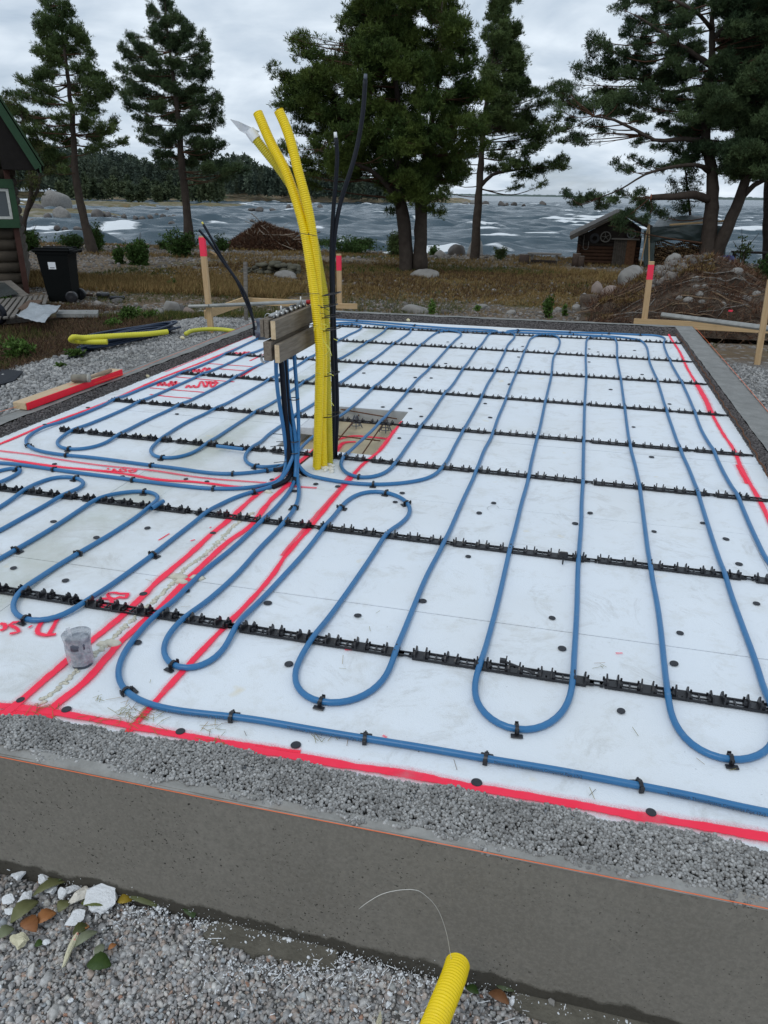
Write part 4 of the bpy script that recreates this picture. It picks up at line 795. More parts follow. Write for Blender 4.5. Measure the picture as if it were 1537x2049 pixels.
# ------------------------------------------------------------------ board clamp with manifold
def corner(x_, y_, Y_): return D(x_, y_, Y_)
kt = thing('manifold_clamp', D(551, 680, 3.3), 'weathered board clamp holding a metal manifold between risers and conduits', 'manifold')
u0 = D(551, 642, 3.25); u1 = D(551, 680, 3.25)
def plank(x_, y0, y1, z0, z1, th, name, mat, ev=.0015):
    mb = MB(); mb.box((x_, (y0+y1)/2, (z0+z1)/2), (th, y1-y0, z1-z0), bev=ev); return mb.build(name, mat, kt)
zt, zb = u0[2], u1[2]; xf = u0[0]
plank(xf-.012, 3.25, 3.80, zb, zt, .024, 'clamp_board', M_woody); plank(xf-.046, 3.25, 3.78, zb+.004, zt+.003, .022, 'clamp_board', M_woody); plank(xf-.074, 3.262, 3.75, zb+.006, zt+.001, .018, 'clamp_board', M_woody)
l0 = D(559, 690, 3.22); l1 = D(559, 727, 3.22)
plank(l0[0]-.012, 3.22, 3.80, l1[2], l0[2], .024, 'clamp_board', M_woody); plank(l0[0]-.066, 3.235, 3.78, l1[2]+.004, l0[2]+.006, .040, 'clamp_board', M_woody)
for (x_, a, b, c_) in ((xf-.012, zb, zt, 3.25), (l0[0]-.012, l1[2], l0[2], 3.22)):
    mb = MB(); mb.box((x_, c_-.001, (a+b)/2), (.022, .003, b-a-.004)); mb.build('board_end', M_end, kt)
mb = MB(); bar = xf-.045
for k_, y_ in enumerate(np.linspace(3.33, 3.78, 8)):
    mb.tube(np.array([(bar, y_, zt-.01), (bar, y_, zt+.012+.008*(k_ % 2))]), .011, 8); mb.tube(np.array([(bar+.018, y_+.01, zt), (bar+.018, y_+.01, zt+.018)]), .008, 6)
mb.tube(np.array([(bar, 3.30, zt+.012), (bar, 3.80, zt+.012)]), .010, 8)
for y_, h_ in ((3.42, .045), (3.36, .03), (3.70, .055)): mb.tube(np.array([(bar+.01, y_, zt), (bar+.01, y_, zt+h_)]), .0045, 6)
mb.build('manifold_body', M_steel, kt, True)
mb = MB(); mb.tube(np.array([(bar+.02, 3.76, zt+.02), (bar+.045, 3.76, zt+.022)]), .011, 10); mb.build('red_knob', simple('red_plastic', (.35, .02, .02), .4), kt, True)
mb = MB(); mb.tube(np.array([(bar-.015, 3.50, zt+.015), (bar+.02, 3.50, zt+.02)]), .008, 8); mb.tube(np.array([(bar-.01, 3.6, zt+.015), (bar+.02, 3.6, zt+.022)]), .008, 8); mb.build('black_cap', M_blk, kt, True)
th = np.linspace(0, 5.5, 20); mb = MB(); c_ = np.array([l0[0]-.09, 3.24, l1[2]+.01])
for k_ in range(3): mb.tube(np.stack([c_[0]+.014*np.cos(th), c_[1]+.01*k_+0*th, c_[2]+.018*np.sin(th)], 1), .0018, 4)
c_ = np.array([bar-.01, 3.30, zt+.005]); mb.tube(np.stack([c_[0]+.016*np.cos(th), c_[1]+0*th, c_[2]+.018*np.sin(th)], 1), .0022, 5); mb.build('wire_loop', M_steel, kt, True)
# ------------------------------------------------------------------ steel in the recess
def rebar(a, b, z_, lab, r_=.0042):
    A_, B_ = P(*a, z_), P(*b, z_); mb = MB(); p_ = resample(np.array([A_, B_]), .012); V_, F_ = tube(p_, r_*(1+.14*(np.arange(len(p_)) % 2)), 8); mb.add(V_, F_)
    tag(mb.build('rebar', M_rust, None, True, base=(A_+B_)/2), lab, 'rebar', 'steel bars in the recess')
rebar((660,815), (794,838), -.02, 'rusty bar along the far edge of the recess'); rebar((606,864), (761,882), -.045, 'rusty cross bar in the middle of the recess')
rebar((640,905), (738,914), -.045, 'rusty cross bar nearest the viewer in the recess'); rebar((724,823), (662,898), -.05, 'lengthwise rusty bar nearer the conduits'); rebar((776,834), (719,918), -.05, 'lengthwise rusty bar right of the other in the recess')
for a_, lb in (((712,853), 'left'), ((771,862), 'right')):
    c_ = P(*a_, -.09); mb = MB()
    for k_ in range(5):
        an = k_*1.2566; mb.tube(np.array([c_+[.045*math.cos(an), .045*math.sin(an), -.005], c_+[.012*math.cos(an), .012*math.sin(an), .075]]), .0035, 5)
    th = np.linspace(0, 6.283, 18)
    for rr_, hh in ((.036, .012), (.02, .055)): mb.tube(np.stack([c_[0]+rr_*np.cos(th), c_[1]+rr_*np.sin(th), c_[2]+hh+0*th], 1), .003, 4)
    tag(mb.build('rebar_chair', M_greyp, None, base=c_), 'grey plastic rebar chair under the %s lengthwise bar' % lb, 'rebar spacer')
mb = MB(); a_ = P(609, 846, .0)   # white block left of the conduits
mb.box((hx0+.05, 4.55, -.02), (.09, .5, .05), bev=.004); tag(mb.build('foam_offcut', M_epscut, None, base=(hx0+.05, 4.55, -.1)), 'white insulation offcut standing in the recess behind the conduits', 'insulation offcut')
mb = MB()
for k_ in range(16): mb.sphere(P(655+rng.normal(0, 12), 937+rng.normal(0, 3), .004), (.02*rng.uniform(.5, 1), .02*rng.uniform(.5, 1), .010), k_, .35, 1)
tag(mb.build('foam_collar', simple('white_foam', (.74, .72, .64), .8, .2, .1, 30, .4, bs=70), None, True, base=P(655, 937)), 'lumpy pale foam sealing the foot of the yellow conduits', 'foam')
# loose clip, loose pin
cp = P(1127, 1118, .03); t = thing('loose_clip', cp*[1, 1, 0], 'loose black clip standing upside down on the second rail', 'clip'); mb = MB(); mb.box(cp+[0, 0, .017], (.034, .007, .030), bev=.004); mb.box(cp+[0, -.004, -.008], (.006, .006, .03)); mb.build('clip_plate', M_blk, t)
a_ = P(1006, 1322, .030); b_ = P(1070, 1347, .025); mb = MB(); mb.tube(np.array([a_, b_]), .0036, 6); mb.box(a_, (.018, .014, .012)); mb.tube(np.array([a_+[.01, .0, -.012], a_+[.012, 0, .02]]), .002, 4)
tag(mb.build('loose_pin', M_blk, None, base=(a_+b_)/2), 'loose black plastic pin lying across the front rail', 'pin')
# pipe stub wrapped in film, front left
w0 = P(166, 1328, 0); t = thing('wrapped_drain_stub', w0, 'grey drain stub wrapped in clear plastic film in the red paint', 'drain pipe')
hgt = D(160, 1276, w0[1])[2]; mb = MB(); mb.tube(np.array([w0+[0, 0, -.02], w0+[-.004, 0, hgt-.02]]), .031, 24); mb.build('grey_pipe', M_greyp, t, True)
mb = MB(); mb.tube(np.array([w0+[-.004, 0, hgt-.03], w0+[-.004, 0, hgt-.004]]), .0355, 24); mb.build('socket', M_greyp, t, True)
m = Mat('clear_film', .22, .6); m.col(m.mix(m.mr(m.noise(35, 4), .4, .6), (.42, .46, .52), (.72, .74, .78))); al = m.mr(m.noise(28, 5, .7, 1.0), .3, .7, .40, .85); m.t.links.new(al, m.b.inputs['Alpha']); m.bump(m.noise(60, 5, .7, 1.5), .8, .01); M_film = m.m
zz = np.linspace(.012, hgt+.014, 16); th = np.linspace(0, 6.283, 40, endpoint=False); V_ = []
for i, z_ in enumerate(zz):
    r_ = .038+.004*(i > 11)*(i-11)/4
    q_ = np.stack([np.cos(th)*2, np.sin(th)*2, np.full(40, z_*26)], 1); rr = r_+.0045*fbm(q_, 1.3, 3, 4); V_ += [(w0[0]-.004+a*math.cos(b), w0[1]+a*math.sin(b), z_) for a, b in zip(rr, th)]
V_.append((w0[0]-.004, w0[1], hgt+.008)); F_ = [(i*40+j, i*40+(j+1) % 40, (i+1)*40+(j+1) % 40, (i+1)*40+j) for i in range(15) for j in range(40)]+[(600+j, 600+(j+1) % 40, 640) for j in range(40)]
mb = MB(); mb.add(V_, F_); a3 = D(131, 1258, w0[1]-.01); mb.add([a3, D(140, 1254, w0[1]-.02), D(147, 1285, w0[1]-.03), D(136, 1275, w0[1]-.02)], [(0, 1, 2, 3)]); mb.build('plastic_film', M_film, t, True)
# drain pipe by the far left corner
d0 = P(524, 678, 0); t = thing('drain_pipe_stub', d0, 'dark grey drain pipe stub with stepped collars behind the clamp boards', 'drain pipe'); mb = MB(); prof = [(0, .062), (.055, .062), (.06, .068), (.085, .068), (.09, .045), (.16, .044), (.165, .05), (.20, .05)]
mb.tube(np.array([d0+[0, 0, z_] for z_, _ in prof]), [r_ for _, r_ in prof], 24); mb.build('pipe_socket', M_greyp, t, True)
# wooden shim / foam bits on left wall
for px, s_, mt2, lb in (((365,676,.02), .022, M_foam, 'small pinkish foam lump on the back left wall'), ((296,752,.02), .014, M_foam, 'tiny yellow foam crumb beside the left wall'), ((817,640,.05), .022, M_foam, 'curled pale foam scrap on the far wall')):
    mb = MB(); mb.sphere(P(*px), (s_, s_*.8, s_*.7), int(px[0]), .45, 2); tag(mb.build('foam_scrap', mt2, None, True, base=P(*px)), lb, 'foam scrap')
# small hooked wire on the deck
mb = MB(); mb.tube(catmull(np.array([P(a, b, .003) for a, b in [(978,1021),(975,1016),(982,1012),(994,1012),(998,1016)]]), .005), .0008, 4); tag(mb.build('wire_hook', M_steel, None, base=P(985, 1015)), 'thin hooked wire lying on the insulation', 'wire')
# pine needles and specks
n_ = 0; V_ = []
for (cx_, cy_, sx_, sy_, k_) in [(430,1460,22,10,16),(285,1435,30,14,40),(270,1425,20,12,30),(90,1420,18,8,12),(640,1478,8,3,5),(425,1492,20,5,22),(215,1397,12,4,6),(195,1440,20,8,10),(248,1470,14,6,14),(670,1483,20,6,3),(1210,1590,20,3,2),(1120,1500,300,60,6),(1213,1332,10,4,4),(350,1130,80,60,6),(620,1320,200,100,8)]:
    for _ in range(k_):
        c_ = P(rng.normal(cx_, sx_), rng.normal(cy_, sy_), .004); a_ = rng.uniform(0, 3.14); l_ = rng.uniform(.007, .022); d_ = np.array([math.cos(a_), math.sin(a_), rng.normal(0, .08)])*l_; s_ = np.array([-math.sin(a_), math.cos(a_), 0])*.0007
        V_ += [c_-d_-s_, c_-d_+s_, c_+d_+s_+[0, 0, .002], c_+d_-s_+[0, 0, .002]]
V_ = np.array(V_); V_[:, 2] = np.maximum(V_[:, 2], .0045); m = Mat('dry_needles', .7, .2); m.col(m.ramp(m.rnd, [(0, (.16, .15, .03)), (.5, (.28, .24, .07)), (.8, (.32, .17, .06)), (1, (.08, .07, .05))])); tag(blades_mesh('fallen_pine_needles', V_, m.m), 'fallen pine needles scattered near the front left corner', 'pine needles', kind='stuff')
# ================================================================== strings and batter boards
M_str = simple('orange_string', (.85, .19, .07), .6, .2, .05, 40)
mb = MB(); mb.tube(np.array([P(-200, 1473, .055), P(0, 1512, .055), P(436, 1599, .055), P(950, 1698.5, .055), P(1537, 1815, .055), P(1900, 1890, .055)])-[0, .004, 0], .0011, 5); tag(mb.build('mason_line', M_str, None, base=P(600, 1640, .055)), 'orange mason line stretched along the front wall', 'string')
mb = MB(); mb.tube(np.array([P(1390, 655, .07), P(1440, 712, .07), P(1492, 772, .065), P(1537, 826, .06), P(1700, 1010, .06)])+[.006, 0, 0], .0016, 5); tag(mb.build('mason_line', M_str, None, base=P(1440, 712, .07)), 'orange mason line along the right wall', 'string')
mb = MB(); mb.tube(np.array([P(-80, 848, .07), P(247, 749, .075), P(433, 675, .08), P(545, 630, .08)]), .0014, 5); tag(mb.build('mason_line', M_str, None, base=P(247, 749, .07)), 'orange mason line along the left wall', 'string')
m = Mat('rusty_cord', .9, .1); m.col((.14, .07, .04)); 
c_ = catmull(np.array([P(a, b, .035) for a, b in [(1352,668),(1372,690),(1394,722),(1420,762),(1450,812),(1478,850),(1510,905),(1545,965)]]), .03); c_ += np.stack([.012*np.sin(np.arange(len(c_))*.8), 0*c_[:, 0], 0*c_[:, 0]], 1)*.5
mb = MB(); mb.tube(c_, .004, 5); tag(mb.build('cord', m.m, None, base=c_[len(c_)//2]), 'brown twisted cord lying in the gap beside the right wall', 'cord')
def gp(x, y, it=6):
    """photo point on the terrain"""
    z_ = -.5
    for _ in range(it+6): q_ = P(x, y, z_); z_ = float(gz(np.array([q_[0]]), np.array([q_[1]]))[0])
    q_ = P(x, y, z_); return q_
def stake(bx, by, tx, ty, wpx, label, z_=None, pink=None, mat=M_wood, dy=0.0, name='wooden_stake'):
    b = P(bx, by, z_) if z_ is not None else gp(bx, by); tp = D(tx, ty, b[1]+dy); w_ = wpx*mpp(b)
    t = thing(name, b, label, 'stake'); ax = tp-b; ln = np.linalg.norm(ax); ax /= ln; s_ = np.cross(ax, [0, 1, 0]); s_ /= np.linalg.norm(s_); f_ = np.cross(s_, ax); Rm = np.stack([s_, f_, ax], 1)
    def piece(z0, z1, mat_, nm, g=0, pc=.65):
        mb = MB(); mb.box((0, 0, (z0+z1)/2), (w_+g, w_*pc+g, z1-z0), bev=.002); mb.V[0] = mb.V[0]@Rm.T+b; mb.build(nm, mat_, t)
    if pink: f0, f1 = pink; piece(-.15, ln*f0, mat, 'post'); piece(ln*f0, ln*f1, M_pink, 'painted_band', .002); piece(ln*f1, ln, mat, 'post_top')
    else: piece(-.15, ln, mat, 'post')
    return t, b
stake(423, 668, 404, 472, 11, 'leaning stake with pink top by the left gravel', -.12, (.80, .985))
_, sb2 = stake(493, 655, 491, 524, 7, 'weathered grey stake behind the black tubes', -.2, None, M_wgrey)
_, sb3 = stake(680, 617, 678, 508, 9, 'short stake with pink top behind the yellow conduits', -.25, (.70, .97))
_, sb4 = stake(1288, 650, 1304, 523, 11, 'pink topped stake in front of the soil heap', -.2, (.72, .95))
_, sb5 = stake(1515, 727, 1542, 560, 11, 'plain stake at the right edge holding the batter board', -.22)
def board(a, b, h_, th, label, mat=M_woodx, name='batter_board', zoff=0):
    a = np.array(a); b = np.array(b); d_ = b-a; ln = np.linalg.norm(d_); d_ /= ln; n_ = np.cross(d_, [0, 0, 1.]); n_ /= np.linalg.norm(n_); up = np.cross(n_, d_); Rm = np.stack([d_, n_, up], 1); mb = MB(); mb.box((0, 0, 0), (ln, th, h_), bev=.002)
    c_ = (a+b)/2+[0, 0, zoff]; mb.V[0] = mb.V[0]@Rm.T; o = link(name, new_mesh(name, mb.V[0], mb.F), mat); o.location = c_; return tag(o, label, 'board')
y1_ = P(423, 668, -.12)[1]
board(D(410, 630, y1_+.05), D(490, 602, sb2[1]-.05), .10, .022, 'batter board running back from the left stake')
board(D(486, 602, sb2[1]+.08), D(625, 608, sb2[1]+.1), .085, .022, 'batter board across, behind the clamp boards')
board(D(673, 612, sb3[1]-.05), D(715, 613, sb3[1]-.05), .08, .022, 'short batter board on the stake behind the conduits')
board(D(1268, 645, sb4[1]-.05), D(1560, 660, sb4[1]-.02), .105, .022, 'long batter board in front of the soil heap on the right')
mb = MB(); A_ = D(1325, 631, sb4[1]-.35); B_ = D(1600, 667, sb5[1]-.1); mb.tube(np.array([A_, B_]), .024, 8, True); mb.tube(np.array([A_+[0, .02, .02], B_+[0, .02, .02]]), .018, 6, True); tag(mb.build('metal_profile', M_galv, None, base=(A_+B_)/2), 'long metal profile lying on the right batter board', 'metal profile')
mb = MB(); A_ = D(418, 612, y1_-.06); B_ = D(640, 602, sb2[1]-.1); mb.tube(np.array([A_, B_]), .020, 8, True); mb.tube(np.array([D(378, 613, y1_-.06), A_]), .018, 8, True); tag(mb.build('metal_profile', M_galv, None, base=(A_+B_)/2), 'metal profile resting on the left batter boards', 'metal profile')
# ------------------------------------------------------------------ red plank and mallet on the left wall
z0 = ZT+.004; a0 = P(56, 821, z0); a1 = P(246, 751, z0); b0 = P(26, 819, z0); d_ = a1-a0; ln = np.linalg.norm(d_); d_ /= ln; n_ = np.cross([0, 0, 1.], d_); n_ /= np.linalg.norm(n_); wd = abs(np.dot(b0-a0, n_)); wd = max(.10, min(wd, .16))
t = thing('painted_plank', (a0+a1)/2, 'thick plank with one red painted edge lying on the left wall', 'plank'); Rm = np.stack([d_, n_, [0, 0, 1]], 1)
def lb(c_, s_, mat, nm, bev=.002): mb = MB(); mb.box(c_, s_, bev=bev); mb.V[0] = mb.V[0]@Rm.T+a0; mb.build(nm, mat, t)
m = Mat('sawn_pine_top', .7, .2); k_ = m.noise(1, 5, .6, .6, vec=m.scale((40, 8, 40))); c = m.mix(k_, (.46, .33, .20), (.62, .48, .32)); c = m.mix(m.mr(m.noise(9, 5, .7), .56, .70, 0, .8), c, (.80, .10, .09)); m.col(c)
lb((ln/2, wd/2+.004, .024), (ln, wd-.008, .046), m.m, 'plank_body'); lb((ln/2, .001, .024), (ln+.001, .007, .047), M_red, 'painted_edge'); lb((-.001, wd/2+.004, .024), (.003, wd-.010, .044), M_end, 'end_grain')
zt2 = z0+.048; hc = P(158, 756, zt2+.03); t = thing('mallet', hc*[1, 1, 0]+[0, 0, zt2], 'worn wooden mallet lying on the red painted plank', 'mallet')
h0 = P(144, 757, zt2+.032); h1 = P(177, 757, zt2+.032); hd = (h1-h0); hl = np.linalg.norm(hd); hd /= hl; mb = MB(); q_ = np.linspace(0, 1, 9); mb.tube(h0+hd*hl*q_[:, None], .030*np.array([.86, .97, 1, .96, .95, .96, 1, .98, .88]), 20); mb.build('mallet_head', simple('old_mallet_wood', (.20, .185, .15), .8, .2, .4, 14, .4), t, True)
mb = MB(); mb.tube(np.array([h1-hd*.004, h1+hd*.012]), [.030, .027], 20); mb.build('head_face', simple('pale_rubber', (.34, .33, .29), .7), t, True)
g0 = P(176, 757, zt2+.03); g1 = P(222, 741, zt2+.016); mb = MB(); q_ = np.linspace(0, 1, 8)[:, None]; mb.tube(g0+(g1-g0)*q_, [.012, .011, .011, .013, .015, .016, .016, .012], 12); mb.build('mallet_handle', simple('worn_handle', (.30, .22, .15), .7, .2, .25, 20), t, True)

# ------------------------------------------------------------------ gravel
def gravel(name, n, xr, yr, size, mat, lab, cond=None, sub=1, zoff=0, lift=.006):
    x_ = rng.uniform(*xr, n); y_ = rng.uniform(*yr, n)
    if cond is not None: k_ = cond(x_, y_); x_, y_ = x_[k_], y_[k_]
    n = len(x_); z_ = gz(x_, y_)+zoff+rng.uniform(-.003, lift, n); s_ = size*np.exp(rng.normal(0, .34, n)); V_, F_ = ico(sub); V_ = V_*(1+.22*fbm(V_*1.0, 2.1, 5, 2))[:, None]; r5 = np.random.default_rng(n)
    for _ in range(8 if sub > 1 else 0):
        n5 = r5.normal(size=3); n5 /= np.linalg.norm(n5); V_ = V_-np.maximum(0, V_@n5-r5.uniform(.5, .8))[:, None]*n5
    o = scatter(name, V_, F_, np.column_stack([x_, y_, z_]), np.stack([s_*rng.uniform(.8, 1.35, n), s_, s_*rng.uniform(.5, .85, n)], 1), mat, smooth=False, jitter=.07); return tag(o, lab, 'gravel', kind='stuff')
gravel('foreground_gravel', 68000, (-2.3, 1.4), (.50, 1.215), .0053, M_grav, 'mixed grey and brown gravel in front of the concrete wall', sub=2, lift=.008)
gravel('foreground_gravel', 5000, (-2.3, 1.4), (.50, 1.2), .0074, M_grav, 'larger pebbles among the front gravel', sub=2, zoff=.003)
gravel('side_gravel', 30000, (-5.2, -3.46), (2.8, 9.2), .0115, M_grav2, 'grey crushed gravel strip left of the foundation', lambda x_, y_: x_ > -4.92+.12*np.sin(y_*2.2)+.1*np.sin(y_*5)+.00*y_, sub=1)
gravel('side_gravel', 15000, (1.43, 3.4), (3.8, 8.7), .0115, M_grav2, 'grey crushed gravel strip right of the foundation', lambda x_, y_: y_ < 8.3-.25*np.sin(x_*3), sub=1)
gravel('side_gravel', 30000, (1.43, 4.2), (-1.2, 4.2), .0115, M_grav2, 'grey crushed gravel beside the near right corner', sub=1)
gravel('side_gravel', 22000, (-5.0, 1.43), (-1.2, .52), .0115, M_grav2, 'grey crushed gravel around the viewpoint', sub=1)
gravel('side_gravel', 9000, (-5.0, -2.28), (.5, 1.2), .0115, M_grav2, 'grey crushed gravel at the near left corner', sub=1)
gravel('side_gravel', 8000, (-5.0, -3.47), (1.1, 2.9), .0115, M_grav2, 'grey crushed gravel around the front left corner', sub=1)
# stones on the rough ground
def stones(name, n, xr, yr, size, mat, lab, cond=None):
    return gravel(name, n, xr, yr, size, mat, lab, cond, 1, -.004, .006)
M_rubble = islands('rubble', [(0, (.10, .09, .08)), (.4, (.18, .165, .15)), (.7, (.26, .24, .22)), (.9, (.34, .32, .30)), (1, (.26, .19, .15))], .9)
stones('rubble_stones', 24000, (-14, 7), (9.3, 16.5), .018, M_rubble, 'small rubble stones on the bare ground behind the foundation', lambda x_, y_: (fbm(np.stack([x_, y_], 1), .8, 61) > -.15) & (rng.uniform(size=len(x_)) < .9))
stones('rubble_stones', 2600, (-14, 7), (9.3, 16.0), .034, M_rubble, 'fist sized stones on the bare ground behind the foundation', lambda x_, y_: fbm(np.stack([x_, y_], 1), .8, 61) > .0)
stones('beach_stones', 8000, (-34, 16), (25.5, 39), .050, M_rubble, 'grey beach stones along the shore', lambda x_, y_: rng.uniform(size=len(x_)) < np.interp(y_, [25, 29, 40], [.3, 1, 1]))
stones('rubble_stones', 4500, (-26, -9.5), (16.5, 28), .035, M_rubble, 'grey stones on the ground around the left shrubs')
stones('beach_stones', 350, (-34, 16), (32, 40), .09, M_rubble, 'larger beach stones near the waterline')
# ------------------------------------------------------------------ grass
def grass(name, n, xr, yr, L, mat, lab, cond=None, k=5, wd=.006, spread=.45, cat='grass'):
    x_ = rng.uniform(*xr, n); y_ = rng.uniform(*yr, n)
    if cond is not None: k_ = cond(x_, y_); x_, y_ = x_[k_], y_[k_]
    z_ = gz(x_, y_)-.005; c_ = np.column_stack([x_, y_, z_]); d_ = np.zeros_like(c_); d_[:, 2] = 1; d_[:, 0] = .25
    V_ = tufts(c_, d_, L, wd, k, spread); V_[:, 2] = np.maximum(V_[:, 2], np.repeat(z_, k*4)-.02); return tag(blades_mesh(name, V_, mat), lab, cat, kind='stuff')
def gmat(name, stops):
    m = Mat(name, .8, .1); m.col(m.ramp(m.rnd, stops)); return m.m
M_gdry = gmat('dry_grass_blades', [(0, (.12, .075, .03)), (.5, (.22, .145, .06)), (.85, (.30, .21, .09)), (1, (.10, .10, .03))])
M_ggrn = gmat('green_grass_blades', [(0, (.03, .045, .012)), (.5, (.065, .085, .022)), (.85, (.12, .12, .035)), (1, (.20, .15, .06))])
M_gbrn0 = gmat('dead_grass_blades', [(0, (.05, .032, .018)), (.6, (.12, .07, .035)), (1, (.18, .12, .06))])
fb2 = lambda x_, y_, s_, sd: fbm(np.stack([x_, y_], 1), s_, sd)
grass('dry_grass', 26000, (-26, 9), (15.0, 25.5), .13, M_gdry, 'band of dry ochre grass between the rubble and the beach', lambda x_, y_: (fb2(x_, y_, .35, 71) > -.15) & (x_ > -11+2*fb2(x_, y_, .4, 72)), wd=.014)
grass('dry_grass', 12000, (-18, -5.4), (13.8, 16.6), .17, M_gdry, 'tall orange dry grass behind the wheelie bin', lambda x_, y_: fb2(x_, y_, .5, 75) > -.6, wd=.012)
grass('dry_grass', 14000, (-30, 12), (24, 33), .14, M_gdry, 'dry grass fringe along the upper beach', lambda x_, y_: fb2(x_, y_, .5, 81) > -.1, wd=.014)
grass('dry_grass', 26000, (-11, 9), (14.8, 24.5), .085, M_gdry, 'short matted dry grass in front of the beach', None, wd=.012, spread=.8)
grass('dead_grass', 9000, (-11, 9), (15.5, 24.5), .12, M_gbrn0, 'dark brown dead grass patches', lambda x_, y_: fb2(x_, y_, .7, 85) > .1, wd=.014)
stones('rubble_stones', 2500, (-11, 8), (15.5, 21), .03, M_rubble, 'scattered stones in the grass')
grass('green_grass', 18000, (-26, 9), (15, 30), .12, M_ggrn, 'green patches in the grass below the trees', lambda x_, y_: (fb2(x_, y_, .45, 73) > .15) & (x_ > -12), wd=.014)
grass('dry_grass', 6000, (-14, 6), (9.3, 15), .08, M_gdry, 'sparse dry tufts over the rubble', lambda x_, y_: fb2(x_, y_, .9, 77) > .25, wd=.006)
grass('green_grass', 11000, (-12, 5), (9.3, 15), .085, M_ggrn, 'thin green tufts over the rubble', lambda x_, y_: fb2(x_, y_, .8, 78) > .20, wd=.006)
M_gbrn = gmat('brown_fibre_blades', [(0, (.035, .022, .014)), (.6, (.10, .060, .036)), (.9, (.17, .11, .065)), (1, (.06, .07, .02))])
grass('dry_weeds', 20000, (-9.5, -4.85), (4.5, 11.5), .09, M_gbrn, 'matted dry weeds and roots left of the gravel', lambda x_, y_: (fb2(x_, y_, 1.0, 79) > -.3), wd=.005, spread=1.4)
grass('green_grass', 8000, (-9.5, -3.7), (5.5, 11.5), .09, M_ggrn, 'short green grass left behind the coils', lambda x_, y_: (fb2(x_, y_, 1.1, 80) > .1) & ((x_ < -5) | (y_ > 9)), wd=.005)
# leafy weeds
def weed(px, py, h, wpx, label, mat=M_bush, n=120, lf=.05, name='leafy_weed', cat='plant', base=None, stems=7, k=4):
    b = gp(px, py) if base is None else np.array(base); s_ = mpp(b); W_ = wpx*s_/2; H = h*s_; t = thing(name, b, label, cat, None); mb = MB(); cen = []; dirs = []
    for i in range(stems):
        a = rng.uniform(0, 6.28); r_ = W_*rng.uniform(.2, 1)**.6; tip = b+[r_*math.cos(a), r_*math.sin(a), H*rng.uniform(.40, 1.05)*(1-.35*(r_/W_)**2)]; mid = (b+tip)/2+[-.1*r_*math.cos(a), 0, .12*H]; c_ = catmull(np.array([b+[r_*.25*math.cos(a), r_*.25*math.sin(a), -.03], mid, tip]), H/6+.01)
        mb.tube(c_, np.linspace(.006, .002, len(c_))*(1+H), 4, False); j = rng.uniform(.2, 1, n//stems); q_ = c_[(j*(len(c_)-1)).astype(int)]; q_ = q_+rng.normal(size=q_.shape)*[W_*.16, W_*.16, H*.06]; cen.append(q_); d_ = q_-b; d_ /= np.linalg.norm(d_, axis=1)[:, None]+1e-6; dirs.append(d_*.6+[0, 0, .3])
    mb.build('stem', M_twig, t); cen = np.concatenate(cen); cen[:, 2] = np.maximum(cen[:, 2], b[2]+.01); blades_mesh('foliage', tufts(cen, np.concatenate(dirs), lf, lf*.5, k, .7), mat, t); return t
M_weedg = leafmat('weed_leaves', (.035, .07, .015), (.08, .14, .03))
for a_ in [(40,718,60,90,'leafy green weed at the left edge above the gravel',320,.045),(258,642,34,70,'leafy weed on the bank below the wheelie bin',220,.045),(222,655,22,46,'low leafy weed left of the coil, near the bin',140,.04),(300,640,22,46,'low green weed between bin and round stones',140,.04),(150,716,20,40,'small bright weed beside the coil and gravel',110,.04),(120,735,10,24,'tiny weed at the gravel edge',40,.035),(862,628,34,26,'green weed in front of the flat pale stone',160,.045),(1096,636,62,34,'tall spindly weed behind the far wall',220,.05),(1130,632,30,18,'small spindly weed right of the tall one',70,.05),(955,622,16,20,'low weed behind the far wall centre',60,.045),(345,578,30,28,'thin weed near the pale stones on the left',60,.05)]:
    weed(a_[0], a_[1], a_[2], a_[3], a_[4], M_weedg, a_[5], a_[6])
bushes = [(195,503,60,46,'dense dark bush just right of the leftmost pine trunk',900,.10),(62,505,60,60,'green bush beside the cabin corner',700,.10),(145,498,34,60,'low bush between cabin and leftmost pine',400,.10),(277,530,68,60,'round shrub on the shore between the two left pines',900,.10),(240,528,44,26,'narrow shrub left of the round shrub',300,.10),(362,514,56,72,'bush at the foot of the second pine',900,.10),(330,500,24,30,'small low bush left of the second pine foot',200,.10),(445,503,36,42,'small green bush left of the brush pile',300,.10),(700,508,34,110,'long low bush behind the black tubes',1100,.10),(640,500,22,40,'low bush right of the brush pile',250,.10),(790,514,62,56,'spiky willow bush left of the double trunk',800,.10),(868,512,22,26,'small bush right of the double trunk',200,.10),(1000,521,34,34,'young shrub by the shore boulders',260,.09),(1350,498,40,50,'shrub beside the wood pile under the tree',300,.10),(1530,575,60,60,'dark shrub at the right edge behind the heap',700,.10),(15,610,20,30,'small weed beside the cabin boards',80,.05)]
for (px, py, h_, w_, lb_, n_, lf) in bushes: weed(px, py, h_*1.08, w_*1.15, lb_, M_bush2 if 'willow' in lb_ or 'young' in lb_ else M_bush, int(n_*1.9), lf*.72, 'shrub', 'bush', stems=26, k=5)
